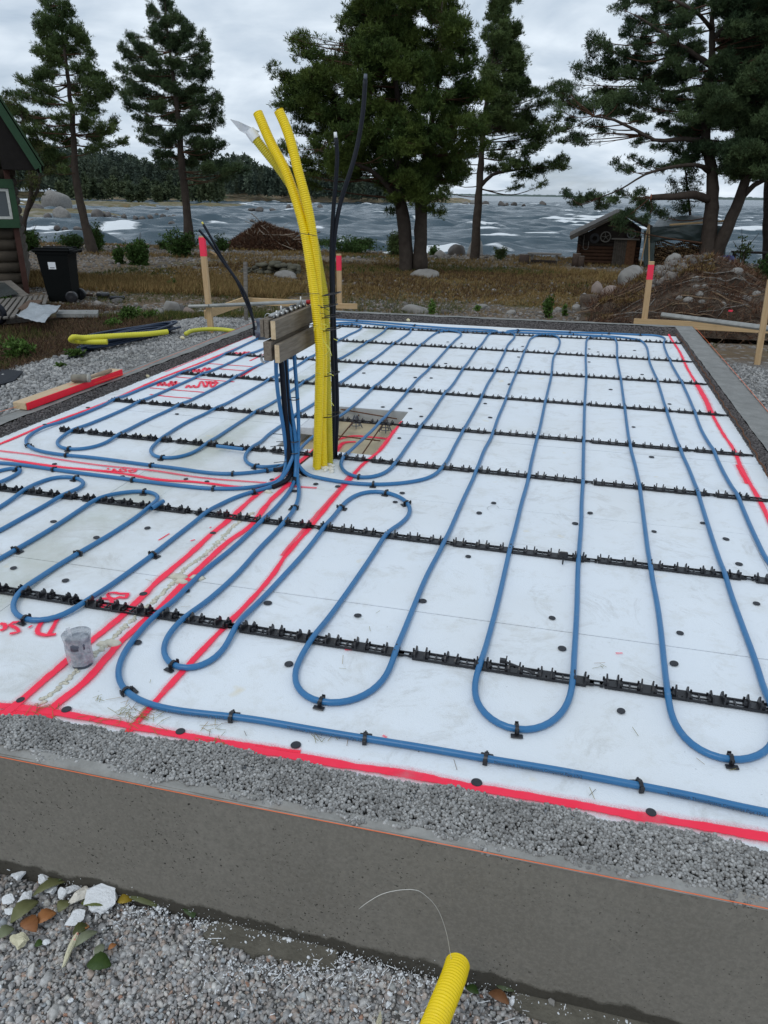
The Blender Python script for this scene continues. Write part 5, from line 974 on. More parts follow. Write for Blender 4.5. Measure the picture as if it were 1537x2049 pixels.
# ------------------------------------------------------------------ boulders
def boulder(px, py, wpx, hpx, label, mat=M_stone, z_=None, name='boulder', cat='stone', flat=.8, seed=None, rise=.42):
    b = gp(px, py) if z_ is None else P(px, py, z_); s_ = mpp(b); sd = int(px*7+py) if seed is None else seed; V_, F_ = ico(3); V_ = V_.copy(); q_ = V_*1.0
    V_ *= (1+.14*fbm(q_+sd, 1.5, sd, 3)+.05*fbm(q_, 5, sd+1, 3))[:, None]
    rr_ = np.random.default_rng(sd)
    for _ in range(9):
        n_ = rr_.normal(size=3); n_ /= np.linalg.norm(n_); ex = np.maximum(0, V_@n_-rr_.uniform(.62, .88)); V_ -= ex[:, None]*n_*.9
    V_ *= [wpx*s_/2, wpx*s_/2*flat, hpx*s_*(1-rise*.5)]; V_[:, 2] += hpx*s_*rise*.35
    V_ = V_@rotz((sd % 13)*.4-2.0).T if wpx < 1.4*hpx else V_
    o = link(name, new_mesh(name, V_, F_, True), mat); o.location = b+[0, wpx*s_/2*flat*.6, 0]; return tag(o, label, cat)
for a_ in [(1262,575,72,44,'large grey boulder at the left side of the soil heap',M_stone),(1193,590,34,32,'rounded pale boulder left of the heap',M_stone_r),(1222,596,40,26,'brownish boulder between two grey ones',M_stone_r),(1350,532,40,26,'grey boulder on top of the heap',M_stone,.22),
           (912,512,34,28,'dark beach boulder left of the thin trunk',M_stone_d),(948,510,46,34,'large tan beach boulder behind the thin trunk',M_stone),(880,514,30,14,'low flat beach rock by the double trunk',M_stone),
           (850,556,62,17,'flat boulder at the foot of the double trunk',M_stone),(830,626,72,15,'flat pale boulder right behind the far wall',M_stone),(1022,628,26,8,'thin flat stone behind the far wall',M_stone),(960,618,36,10,'pale stone behind the far wall centre',M_stone),
           (340,628,34,34,'upright pale boulder at left with rubble',M_stone),(376,632,30,18,'reddish stone beside the upright pale boulder',M_stone_r),(318,632,22,16,'small grey stone left of the upright boulder',M_stone),(362,628,22,18,'grey stone between the upright and reddish ones',M_stone_d),(400,632,26,12,'flat grey stone near the left stake',M_stone),(346,562,16,8,'small white stone on the dry grass at left',M_white),
           (567,556,52,14,'mossy flat stone behind the clamp boards',M_stone),(585,558,18,9,'small pale stone by the mossy flat one',M_stone),(1118,624,20,10,'small pale stone near the spindly weed',M_stone),(1155,622,22,14,'small stone left of the heap foot',M_stone),(1170,600,22,14,'small stone at the heap edge below the hut',M_stone),(230,606,32,9,'dark flat stone near the bin wheel',M_stone_d)]:
    boulder(*a_[:6], z_=(a_[6] if len(a_) > 6 else None))
# tumbled stone wall remnant
wt = thing('stone_wall', gp(545, 548), 'low tumbled mossy stone wall behind the clamp boards', 'stone wall'); mb = MB(); r2 = np.random.default_rng(4); b_ = gp(545, 548); s_ = mpp(b_)
for i in range(60):
    u = r2.uniform(-1, 1); lay = r2.integers(0, 3); mb.sphere(b_+np.array([u*52*s_, r2.uniform(-.3, .3), (4+lay*8)*s_*(1-.35*abs(u))]), (r2.uniform(5, 10)*s_, r2.uniform(.1, .2), r2.uniform(3.5, 6)*s_), i, .25, 2)
mb.build('wall_stones', simple('mossy_stone', (.10, .095, .07), .9, .2, .55, 3, .5), wt, True)
# rocks in the bay
rocks = [(104,414,60,26,'huge pale boulder on the point in the bay',1),(70,424,36,12,'dark boulder on the left point below the huge one',0),(118,434,34,16,'large grey boulder at the end of the point',1),(92,436,18,8,'small dark rock left of the large grey one',0),(152,428,20,9,'brown rock on the point near the pine trunk',0),(190,433,30,10,'wide reddish rock behind the leftmost trunk',0),(214,433,16,8,'rounded dark rock right of the leftmost trunk',0)]
row = [(228,436,12,5),(247,435,14,6),(270,437,12,5),(283,438,14,5),(300,436,12,6),(312,434,12,6),(325,436,13,6),(348,436,13,6)]; on = ['first', 'second', 'third', 'fourth', 'fifth', 'sixth', 'seventh', 'last']
rocks += [(a, b, c, d, '%s rock from the left in the row reaching into the bay' % on[i], 0) for i, (a, b, c, d) in enumerate(row)]
rocks += [(338,441,18,7,'flat wet rock below the end of the rock row',0),(342,448,14,5,'small wet rock nearest us below the rock row',0),(112,457,14,5,'left of three wet rocks in the surf',0),(128,459,14,5,'middle of three wet rocks in the surf',0),(153,459,18,6,'right of three wet rocks in the surf',0),(62,442,12,4,'small rock left of the surf',0),(334,421,8,4,'lone rock before the grassy spit',0),(503,420,16,4,'low rock at the tip of the spit, left',0),(518,421,18,6,'low rock at the tip of the spit, right',0),(545,421,14,4,'flat rock off the spit',0),(577,418,12,8,'upright rock seen just left of the conduits',0),(504,442,10,3,'small rock left of the conduits in open water',0),(640,415,12,5,'rock between conduits and black tubes',0),
          (952,408,26,7,'pale rock islet behind the thin trunk',1),(970,410,16,6,'dark rock right of the thin trunk',0),(1003,410,16,6,'small rock in the line of skerries, first after the trunk',0),(1014,410,10,4,'tiny rock in the line of skerries',0),(1028,410,12,5,'dark rock in the middle of the skerries',0),(1048,411,8,3,'small rock before the last skerry',0),(1086,410,14,6,'last skerry to the right near the big tree',0),(930,409,14,5,'pale rock left of the thin trunk',1)]
for a, b, c, d, lb_, pale in rocks: boulder(a, b+1, c*1.1, d*1.5, lb_, M_stone if pale else M_stone_d, SEA+.12, 'sea_rock', 'rock')
# ------------------------------------------------------------------ far forest
def conifer_wood(name, n, place, hgt, lab, mat, seed):
    r_ = np.random.default_rng(seed); cen = []; dirs = []
    for i in range(n):
        b = place(r_); h = hgt(b)*r_.uniform(.55, 1.15); w_ = h*r_.uniform(.13, .22); k = 60; t_ = r_.uniform(.12, 1, k)**.8; rad = w_*(1-t_)**.85*r_.uniform(.3, 1, k)+.05; a = r_.uniform(0, 6.28, k)
        cen.append(np.stack([b[0]+rad*np.cos(a), b[1]+rad*np.sin(a), b[2]+h*t_], 1)); dirs.append(np.stack([np.cos(a)*.6, np.sin(a)*.6, 0*a+.7], 1))
    cen = np.concatenate(cen); o = blades_mesh(name, tufts(cen, np.concatenate(dirs), 1.0, .42, 4, .8, r_), mat); return tag(o, lab, 'forest', kind='stuff')
M_wood_f = leafmat('forest_foliage', (.046, .068, .056), (.078, .106, .080), (.095, .122, .080), .12)  # foliage colour lightened to carry the haze over the bay
sil = [(-120,296),(0,300),(60,300),(110,296),(160,308),(230,312),(270,318),(320,328),(400,326),(450,318),(500,322),(540,345),(600,345),(660,352),(700,350),(740,362),(800,375),(880,392)]
def place_f(r_):
    px = r_.uniform(-150, 800); y_ = r_.uniform(215, 300) if px > 150 else r_.uniform(185, 290); q_ = D(px, 390, y_); return np.array([q_[0], q_[1], SEA+1.0])
def hf(b):
    q_ = b-CAMP; px = 768.5+FPX*np.dot(q_, cr)/np.dot(q_, fw); ty = np.interp(px, [s_[0] for s_ in sil], [s_[1] for s_ in sil]); return max(1.5, D(px, ty, b[1])[2]-b[2])
conifer_wood('far_forest', 1500, place_f, hf, 'dark conifer forest along the far shore of the bay', M_wood_f, 5)
def place_s(r_):
    px = r_.uniform(120, 445); y_ = r_.uniform(150, 205); q_ = D(px, 390, y_); return np.array([q_[0], q_[1], SEA+.6])
conifer_wood('shore_thicket', 150, place_s, lambda b: 1.2+3.2*abs(math.sin(b[0]*.11)+.3*math.sin(b[0]*.5)), 'lower green thicket in front of the far forest', leafmat('thicket_leaves', (.042, .060, .034), (.070, .092, .048), (.08, .10, .05), .1), 6)
# ------------------------------------------------------------------ trees
t1 = [(187,507,30),(160,400,20),(150,330,19),(146,250,15),(138,170,12),(128,90,8),(120,10,5),(118,-60,3)]
pads1 = [(x_, y_, rx, ry, dy) for x_, y_, rx, ry, dy in [(120,-30,18,22,0),(100,10,16,14,.4),(135,20,18,14,-.3),(78,35,12,12,.6),(110,45,26,16,0),(150,60,16,14,-.5),(90,70,20,14,.5),(75,48,9,14,-.2),(120,80,26,14,-.6),(165,85,18,18,.3),(95,100,24,12,.2),(75,103,12,8,-.8),(140,105,26,12,.7),(182,110,10,16,.1),(105,125,26,10,-.3),(165,135,26,14,-.7),(95,145,18,8,.8),(195,150,14,14,.4),(185,165,18,12,-.9),(60,165,26,8,.8),(40,160,12,8,-.4),(85,180,26,10,-.8),(30,190,22,8,.6),(150,175,22,10,.9),(205,170,12,14,.0),(60,195,26,9,.5),(150,215,20,8,-1),(100,205,24,9,.3),(175,205,22,8,-.2),(222,175,10,16,.6),(210,195,16,10,.9),(30,220,26,8,-.3),(70,235,30,10,1),(15,215,14,8,.9),(120,235,18,8,-.5),(185,222,22,8,.6),(212,255,18,10,-.6),(232,245,10,9,.2),(195,270,14,7,.8),(50,262,30,10,-.9),(100,265,26,12,.5),(60,285,20,8,-.5),(130,255,18,9,1.1),(185,298,18,6,-.3),(215,290,22,7,.5),(248,285,14,7,.8),(90,300,26,10,-.2),(140,285,22,8,.9),(230,262,12,5,.3),(120,318,24,8,1.2),(75,320,22,8,.4),(125,338,16,6,-.7),(100,340,20,6,.6)]]
pads1 += fill([(-20,100,145),(60,85,185),(150,60,210),(220,60,220),(300,60,230),(330,90,150)], 10, 41, (14, 22), 1.1)
pine('pine_tree', 'leftmost slender pine with leaning trunk, beside the cabin', gp(187,507)[1], t1, pads1, M_ndl, 1.35, .19, topbark=M_barkr, deep=1.2)
t2 = [(381,494,28),(372,400,20),(364,330,18),(358,250,14),(346,150,10),(335,60,6),(328,-20,4)]
pads2 = [(325,0,10,18,0),(338,15,12,14,.2),(305,25,10,14,.5),(300,18,6,8,-.2),(330,45,20,14,-.4),(308,55,12,12,.6),(368,45,10,14,.5),(320,75,22,14,.2),(375,65,14,14,-.6),(385,60,6,12,.1),(345,95,22,12,.8),(262,75,10,10,.6),(275,90,14,10,-.4),(290,105,20,12,.9),(245,97,10,10,-.3),(375,95,16,10,-.8),(408,80,7,14,.5),(413,100,10,14,0),(260,115,16,10,.2),(310,120,24,12,-.7),(350,125,26,12,-.2),(395,118,18,14,.9),(238,135,8,10,.6),(268,138,22,10,-.9),(420,118,10,10,-.4),(325,150,30,12,.6),(380,145,26,12,-.5),(295,155,24,10,.3),(412,150,14,14,.7),(250,160,14,10,.9),(345,175,28,12,-1),(395,178,26,12,.2),(275,180,24,12,-.4),(248,185,14,14,.3),(310,195,26,10,.9),(405,200,22,12,-.7),(430,195,10,12,.5),(440,200,8,12,-.2),(365,205,26,12,1),(255,208,16,10,-.8),(285,215,22,8,.5),(430,225,16,14,.8),(390,232,26,12,-.9),(345,235,22,10,.6),(290,238,24,8,-.5),(300,260,26,10,.7),(405,258,26,12,.3),(440,245,10,12,.1),(355,265,24,10,-1.1),(330,285,28,10,.9),(290,278,16,10,.2),(395,285,26,12,-.4),(430,285,18,10,.6),(440,290,12,8,-.6),(320,308,22,8,-.8),(410,310,24,12,1),(380,325,20,10,.4),(345,312,20,8,.5),(420,335,22,12,-.6),(445,330,16,8,.3),(465,335,20,9,-.4),(490,340,10,6,.2),(460,355,16,6,.6),(330,330,14,6,.4)]
pads2 += fill([(0,315,345),(60,300,385),(120,265,410),(200,255,435),(280,290,445),(320,320,430)], 16, 42, (14, 22), 1.2)
pine('pine_tree', 'second pine from the left, upswept branches, standing free on the shore', gp(381,494)[1], t2, pads2, M_ndlb, 1.5, .19, deep=1.2, topbark=M_barkr)
# big double-trunked tree
spc = [(-60,700,900),(0,655,930),(30,680,950),(60,665,965),(100,650,972),(140,600,985),(180,560,990),(220,555,995),(260,590,995),(300,610,985),(340,650,960),(370,760,920),(395,800,880)]
Yd = gp(830,545)[1]
padsd = fill(spc, 205, 3, (22, 34), 2.0, 1.0)+[(585,72,7,12,.2),(590,85,12,10,.4),(605,68,6,10,-.2),(612,85,16,12,.3),(598,110,18,14,.2),(625,108,22,12,-.4),(548,140,8,12,0),(560,158,14,12,.4),(575,150,10,12,.3),(570,180,24,14,.1),(556,205,14,12,-.3),(590,195,24,14,.4),(610,170,24,14,.5),(640,140,24,14,.3),(580,215,24,10,-.3),(600,235,24,8,.3),(590,260,22,8,.4),(570,290,24,8,.5),(600,320,26,9,0),(620,345,26,10,.4),(560,300,14,6,-.3),(620,370,20,7,.3),(590,340,24,8,-.4),(650,330,20,9,.6),(690,300,22,10,-.5),(790,402,14,7,.6),(870,398,22,12,-.9),(860,420,14,8,-.6),(878,425,9,7,.2),(785,425,12,6,.1),(800,395,24,9,-.9),(840,380,26,10,-1.2),(700,345,18,8,.2),(740,330,20,9,-.4)]
td = [(814,545,40),(812,490,34),(806,430,32),(800,390,24),(795,330,18),(800,250,14),(790,150,9),(775,60,6),(770,-20,3)]
tde = [[(840,543,38),(842,480,32),(842,420,30),(846,360,22),(858,290,16),(870,200,12),(880,100,7),(885,0,3)],[(803,420,20,0),(780,375,14,-.4),(740,340,10,-.8),(690,320,7,-1.1),(640,300,4,-1.2)],[(845,400,18,0),(870,360,14,.4),(905,310,10,.8),(940,260,6,1)],[(798,360,14,0),(770,300,10,.6),(720,240,7,1),(660,190,4,1.2)]]
pine('double_trunk_tree', 'big dense dark evergreen with two trunks, centre of the shore', Yd, td, padsd, M_ndl2, 1.15, .19, extra_trunks=tde, deep=1.0, topbark=M_barkr)
Yt = gp(950,520)[1]
t3 = [(950,522,26),(955,430,22),(960,360,19),(964,300,15),(972,220,12),(985,130,9),(1000,50,6),(1008,-30,4)]
spc3 = [(-50,960,1040),(0,955,1046),(60,960,1050),(120,965,1062),(150,950,1060),(200,950,1085),(240,945,1115),(265,900,1110)]
pads3 = fill(spc3, 80, 8, (15, 22), 1.4, .9)+[(1050,165,14,10,0),(1070,185,16,9,.4),(1095,180,10,8,-.4),(1090,205,22,9,.3),(1110,240,14,10,.5),(1100,260,22,10,-.3),(1060,240,26,10,.8),(1085,285,18,8,.2),(1060,300,24,8,-.6),(1130,318,14,8,.3),(1110,330,20,8,-.3),(1080,340,26,9,.6),(1050,350,22,8,.1),(1020,330,26,9,-.8),(1025,290,22,9,.9),(1000,310,22,9,.2),(920,340,30,9,.5),(900,320,26,10,-.5),(935,310,24,9,.8),(900,365,24,7,.2),(885,380,16,6,-.2),(1035,372,12,5,.3),(1085,366,12,5,-.3),(1130,335,10,5,.4),(1040,325,22,8,-.5),(985,340,18,7,.6)]
pine('pine_tree', 'tall thin pine right behind the double trunk tree, lone straight trunk', Yt, t3, pads3, M_ndl, 1.2, .20, extra_trunks=[[(962,372,11,0),(985,350,8,.2),(1030,340,5,.3),(1080,335,3,.4)]], deep=1.3)
# big right pine with several stems
Yr = gp(1425,540)[1]-1.0
t4 = [(1415,535,44),(1420,470,38),(1425,400,34),(1425,340,26),(1412,280,22),(1420,200,20),(1425,120,18),(1425,40,12),(1430,-40,9)]
e4 = [[(1425,525,34,0),(1450,470,32,-.2),(1480,400,28,-.3),(1500,340,24,-.5),(1530,290,20,-.6),(1570,220,14,-.6)],
      [(1422,400,20,0),(1390,390,19,-.5),(1350,393,17,-.8),(1302,395,13,-1.0)],
      [(1405,282,16,0),(1370,278,12,-.5),(1310,280,10,-.9),(1270,260,8,-1.0),(1230,240,7,-1.2),(1190,232,5,-1.3)],
      [(1418,180,16,0),(1395,175,12,.4),(1340,185,10,.6),(1290,165,7,.7),(1260,150,5,.8)],[(1420,130,14,0),(1395,112,12,-.2),(1360,90,10,-.4),(1330,68,7,-.5),(1270,30,5,-.6)],
      [(1425,345,18,.1),(1395,330,10,-.6),(1340,335,8,-.9),(1290,350,6,-1.1),(1240,380,4,-1.3),(1200,395,3,-1.4)],
      [(1485,395,15,-.3),(1510,370,13,-.6),(1550,350,10,-.8)],[(1425,60,11,0),(1400,30,9,-.3),(1350,0,6,-.5)],[(1428,80,12,0),(1470,30,9,.3),(1520,-10,6,.5)]]
spr = [(-60,1240,1640),(0,1235,1640),(50,1250,1640),(100,1330,1640),(150,1290,1640),(200,1230,1640),(230,1200,1640),(260,1290,1640),(300,1350,1640),(340,1380,1640)]
padsr = fill([(-60,1400,1640),(60,1430,1640),(140,1400,1640),(220,1380,1640),(300,1400,1640),(350,1440,1640)], 170, 12, (22, 36), 1.8, 1.0)+[
 (1245,8,14,10,0),(1230,20,10,8,.3),(1260,-15,20,12,.2),(1290,0,22,12,-.2),(1275,40,20,10,.4),(1260,60,16,12,-.3),(1320,20,22,12,.5),(1350,-10,26,12,0),(1300,60,24,12,-.4),(1340,55,22,10,.6),(1245,70,8,8,-.2),(1370,40,22,10,-.5),(1280,85,20,9,.2),(1350,100,22,8,.5),(1325,85,20,10,-.6),(1185,75,12,9,.2),(1183,90,10,9,.4),(1200,85,12,12,-.2),(1215,95,14,10,.3),(1180,105,10,6,0),(1215,115,18,9,.1),(1245,105,20,10,-.3),(1150,135,9,6,.1),(1165,130,14,7,.2),(1190,140,22,8,-.2),(1230,130,26,10,.4),(1270,115,24,10,.6),(1300,120,22,10,-.2),(1160,150,12,5,.1),(1210,150,22,7,.3),(1255,145,24,8,-.5),(1340,140,24,9,.2),(1300,155,22,7,.7),(1370,145,20,9,-.6),(1120,168,14,9,0),(1108,178,10,8,.3),(1135,172,14,9,-.2),(1125,190,22,8,.3),(1115,212,16,8,-.3),(1150,205,26,10,.2),(1185,200,26,9,-.4),(1170,220,26,8,.5),(1220,205,28,9,.4),(1260,195,28,10,-.3),(1290,205,26,9,.5),(1330,190,24,9,-.6),(1320,220,26,9,.3),(1360,205,22,9,.8),(1250,225,24,8,.6),(1280,235,22,8,-.5),(1360,235,24,9,-.7),(1140,240,16,8,.2),(1130,258,14,8,-.2),(1145,275,18,8,.3),(1160,285,14,6,-.2),(1125,282,8,4,.1),(1190,250,16,7,.4),(1210,265,10,5,-.3),(1380,265,22,9,.4),(1350,262,20,7,-.4),(1330,252,18,7,.5),(1275,285,10,6,.1),(1290,275,14,5,.4),(1320,295,20,6,-.5),(1350,300,18,8,.5),(1265,315,8,4,.0),(1290,325,20,6,.3),(1250,338,20,6,-.2),(1235,325,12,4,.2),(1320,335,20,6,.5),(1360,330,20,8,-.3),(1127,383,6,4,0),(1145,392,12,6,.2),(1165,400,16,7,-.2),(1150,408,14,6,.3),(1190,395,22,8,-.1),(1200,412,22,7,.3),(1225,400,18,7,.1),(1240,385,14,5,.4),(1280,385,14,6,.3),(1270,400,12,5,-.2),(1290,410,22,8,-.3),(1260,425,18,7,-.6),(1310,425,20,7,.2),(1290,440,14,7,-.8),(1245,440,20,8,-1.0),(1240,455,16,6,-1.1)]
padsr += fill([(-20,1270,1420),(60,1290,1420),(110,1200,1420),(180,1180,1420),(225,1200,1420),(260,1330,1420),(330,1350,1420)], 44, 43, (14, 24), 1.4)
pine('pine_tree', 'huge spreading pine on the right with a cut limb over the shed', Yr, t4, padsr, M_ndlb, 1.5, .18, extra_trunks=e4, topbark=M_barkr, deep=1.0)
mb = MB(); c_ = D(1303, 395, Yr-1.0); mb.tube(np.array([c_, c_-np.array([.02, 0, 0])]), 6.5*mpp(c_), 12); pt_ = [o for o in bpy.data.objects if o.get('label', '').startswith('huge spreading')][0]; mb.build('cut_end', simple('cut_wood', (.33, .12, .07), .8), pt_)
Yq = Yr+3.5
pine('pine_tree', 'dark pine at the right edge behind the huge spreading pine', Yq, [(1545,560,40),(1540,400,30),(1545,250,22),(1550,100,14),(1550,-40,8)], fill([(-60,1470,1640),(60,1480,1640),(200,1470,1640),(330,1490,1640)], 100, 22, (22, 34), 1.5), M_ndl2, 1.0, .20, cat='tree')
M_birch = leafmat('birch_leaves', (.04, .055, .018), (.075, .085, .028))
pine('deciduous_tree', 'thin crooked deciduous tree just behind the cabin corner', gp(42,500)[1]-1, [(42,500,16),(50,440,12),(62,390,11),(60,340,9),(52,280,6),(40,210,4)], fill([(190,-20,40),(260,-20,100),(330,-20,130),(375,20,110),(395,60,90)], 34, 31, (14, 22), 1.0), M_birch, .55, .12, extra_trunks=[[(56,420,10,0),(76,380,8,.2),(80,340,5,.4),(78,300,3,.4)]], deep=.8, cat='tree')
pine('deciduous_tree', 'small birch filling the gap below the huge right pine', Yr+2.5, [(1385,505,10),(1380,420,7),(1372,350,5),(1365,290,3)], fill([(270,1340,1400),(330,1330,1410),(400,1335,1420),(425,1345,1410)], 24, 33, (14, 22), .8), M_bush, .6, .13, deep=.8, cat='tree')
weed(1478, 545, 120, 50, 'thin leafy sapling beside the right leaning stem', M_bush2, 160, .09, 'sapling', 'sapling', stems=9, k=4)
# ================================================================== log cabin at the left edge
M_log = simple('dark_logs', (.060, .048, .036), .85, .2, .5, 4, .6, bs=20)
M_green = simple('green_paint', (.020, .058, .026), .6, .3, .2, 8, .1)
M_dkbrown = simple('dark_brown_board', (.011, .009, .008), .8, .2, .3, 10, .2)
cb = P(60, 586, -.5); CA = .64; Yc = 0.0; Rc = rotz(CA)
def LD(x_, y_, Y_):
    q_ = Rc.T@ray(x_, y_); o_ = Rc.T@(CAMP-np.array([cb[0], cb[1], 0])); return o_+q_*((Y_-o_[1])/q_[1])
ct = thing('log_cabin', (0, 0, 0), 'dark log cabin with green trim at the left edge', 'cabin')
Xc = 0.0
zs = -.55; k_ = 0
while zs < 2.2:
    mb = MB(); l_ = np.linspace(-4.6, -.10, 12); r_ = .115*(1+.06*fbm(np.stack([l_, l_*0+k_*3], 1), 2, 5)); mb.tube(np.column_stack([Xc+l_, 0*l_+Yc+.12, zs+.11+0*l_]), r_, 12); mb.tube(np.column_stack([0*l_+Xc-.12, Yc+.05-l_*1.0, zs+.22+0*l_]), r_, 10); mb.build('log', M_log, ct, True); zs += .205; k_ += 1
mb = MB(); mb.box((Xc-.05, Yc+.0, .75), (.10, .05, 2.65), bev=.004); mb.build('corner_board', simple('red_brown_board', (.060, .028, .022), .8, .2, .3, 9, .2), ct)
mb = MB(); mb.box((Xc-2.4, Yc+.06, 2.2), (4.5, .08, 1.0)); mb.box((Xc-2.4, Yc+2.5, 1.0), (4.4, 4.6, 2.6)); mb.build('wall_infill', M_dkbrown, ct)
# window
def cw(x_, y_): return LD(x_, y_, Yc-.04)
a_ = cw(33, 360); b_ = cw(33, 455); zt_, zb_ = a_[2], b_[2]; xr2 = (a_[0]+b_[0])/2; zin, zib = cw(20, 378)[2], cw(20, 438)[2]; xin = cw(21, 408)[0]
wf = MB(); ww = 1.3
wf.box((xr2-ww/2, Yc-.06, (zt_+zin)/2+.01), (ww, .07, abs(zt_-zin)), bev=.004); wf.box((xr2-ww/2, Yc-.06, (zb_+zib)/2-.01), (ww, .07, abs(zb_-zib)), bev=.004); wf.box(((xr2+xin)/2+.01, Yc-.058, (zt_+zb_)/2), (abs(xr2-xin)+.0, .066, abs(zt_-zb_)-.002), bev=.004); wf.box((xr2-ww+.05, Yc-.058, (zt_+zb_)/2), (.10, .066, abs(zt_-zb_)-.002), bev=.004)
wo = wf.build('window', M_green, ct); mb = MB(); h_ = zin-zib
mb.box((xin-.02, Yc-.045, (zin+zib)/2), (.045, .05, h_)); mb.box((xin-.5, Yc-.045, zin-.02), (1.0, .048, .045)); mb.box((xin-.5, Yc-.045, zib+.02), (1.0, .048, .045)); mb.box((xin-.52, Yc-.045, (zin+zib)/2), (.03, .046, h_)); mb.build('sash', simple('white_sash', (.50, .50, .47), .6, .3, .2, 20), wo)
mb = MB(); mb.box((xin-.5, Yc-.035, (zin+zib)/2), (.98, .01, h_-.02)); m = Mat('window_glass', .08, .6); m.col((.055, .065, .07)); mb.build('pane', m.m, wo)
# roof: gable slope facing right-down
Yo = Yc-.45; e0 = LD(80, 333, Yo); e1 = LD(0, 208, Yo); sl = (e1[2]-e0[2])/(e1[0]-e0[0]); d2 = np.array([-1, 0, -sl]); d2 /= np.linalg.norm(d2); nrm = np.array([-d2[2], 0, d2[0]]); nrm = nrm if nrm[2] > 0 else -nrm
def slab(p0, ln_, y0, y1, t0, t1, nm, mat):
    V_ = [];
    for l_ in (0, ln_):
        for y_ in (y0, y1):
            for t_ in (t0, t1): q_ = np.array([p0[0], 0, p0[2]])+d2*l_+nrm*t_; V_.append((q_[0], y_, q_[2]))
    mb = MB(); mb.add(V_, [(0,1,3,2),(4,6,7,5),(0,4,5,1),(2,3,7,6),(0,2,6,4),(1,5,7,3)]); return mb.build(nm, mat, ct)
slab(e0, 3.6, Yo+.05, Yc+5.2, -.06, -.01, 'roof', M_dkbrown)
slab(e0+[.03, 0, .0], 3.6, Yo+.0, Yo+.03, -.13, .0, 'barge_board', M_green); slab(e0+[.05, 0, .0], 3.62, Yo-.025, Yc+5.2, .003, .035, 'roof_edge', simple('dark_green_roof', (.030, .055, .028), .8, .2, .3, 9, .3))
zr0 = e0[2]+sl*(-.10-e0[0]); mb = MB(); mb.add([(-.10, Yo+.06, e0[2]-.06), (e0[0]-.02, Yo+.06, e0[2]-.06), (-.10, Yo+.06, zr0-.02), (-.10, Yo+.5, e0[2]-.06), (e0[0]-.02, Yo+.5, e0[2]-.06), (-.10, Yo+.5, zr0-.02)], [(0, 1, 2), (5, 4, 3), (0, 3, 4, 1), (1, 4, 5, 2), (0, 2, 5, 3)]); mb.build('soffit', M_dkbrown, ct)
mb = MB(); mb.box((e0[0]+.0, (Yo+Yc+5)/2, e0[2]-.05), (.03, Yc+5-Yo, .11)); mb.build('eaves_board', M_green, ct)
ct.location = (cb[0], cb[1], 0); ct.rotation_euler = (0, 0, CA); Yc = gp(60, 586)[1]
# ------------------------------------------------------------------ wheelie bin
bb = gp(128, 603); s_ = mpp(bb); t = thing('wheelie_bin', bb, 'black wheelie bin with white sticker beside the cabin', 'bin')
def bin_sec(z_, w_, d_, sh=0): return [(-w_/2, -d_/2+sh, z_), (w_/2, -d_/2+sh, z_), (w_/2, d_/2+sh, z_), (-w_/2, d_/2+sh, z_)]
top = D(110, 497, bb[1])[2]-bb[2]; W_ = .47; w0_ = .37
lv = [(0.02, w0_, .42, .02), (.10, w0_*1.03, .44, .02), (top*.80, W_*.96, .52, 0), (top*.90, W_*.98, .54, 0), (top*.905, W_*1.04, .58, 0), (top*.95, W_*1.05, .58, 0)]
V_ = sum([bin_sec(*l_) for l_ in lv], []); F_ = [(i*4+j, i*4+(j+1) % 4, (i+1)*4+(j+1) % 4, (i+1)*4+j) for i in range(len(lv)-1) for j in range(4)]+[(3, 2, 1, 0), (20, 21, 22, 23)]; Rb = rotz(-1.30)
def bput(V_): return np.array(V_)@Rb.T+bb
def bbuild(mb, nm, mat, par=None, sm=False):
    V0 = np.concatenate(mb.V); mb.V = [bput(V0)]; return mb.build(nm, mat, par or t, sm)
M_bin = simple('black_bin_plastic', (.004, .005, .005), .6, .1, .3, 4, .05)
mb = MB(); mb.add(V_, F_); mb.box((0, -.29, top*.87), (W_*.55, .03, .05), bev=.005); body = bbuild(mb, 'body', M_bin)
mb = MB(); mb.box((0, -.02, top*.975), (W_*1.12, .64, .035), bev=.012); mb.box((0, 0, top*1.0), (W_*.9, .5, .03), bev=.012); mb.box((W_*.42, .0, top*1.0), (.03, .6, .05), bev=.006); mb.box((-W_*.42, .0, top*1.0), (.03, .6, .05), bev=.006); bbuild(mb, 'lid', M_bin)
mb = MB(); mb.tube(np.array([(-W_*.5, .37, top*.96), (W_*.5, .37, top*.96)]), .018, 8); mb.box((-W_*.4, .34, top*.95), (.04, .09, .05)); mb.box((W_*.4, .34, top*.95), (.04, .09, .05)); bbuild(mb, 'handle', M_bin)
for sx in (-1, 1):
    mb = MB(); c_ = np.array([sx*(w0_/2+.035), .235, .105]); mb.tube(np.array([c_-[.035, 0, 0], c_-[.025, 0, 0], c_+[.025, 0, 0], c_+[.035, 0, 0]]), [.085, .105, .105, .085], 20); wl = bbuild(mb, 'wheel', M_blk); mb = MB(); mb.tube(np.array([c_-[.04, 0, 0], c_+[.04, 0, 0]]), .03, 12); bbuild(mb, 'hub', simple('hub', (.03, .03, .032), .5), wl)
mb = MB(); a_ = .013; zc = top*.70; mb.box((W_*.5-.012, -.03, zc), (.006, .13, .12), rot=rotm((0, 1, 0), .07)); st_ = bbuild(mb, 'sticker', M_white)
mb = MB()
for i, (dx, dz, w_) in enumerate([(0, -.035, .10)]): mb.box((W_*.5-.010, -.03, zc+dz), (.004, .08, .012), rot=None)
bbuild(mb, 'sticker_print', simple('grey_print', (.12, .12, .13), .6), st_)
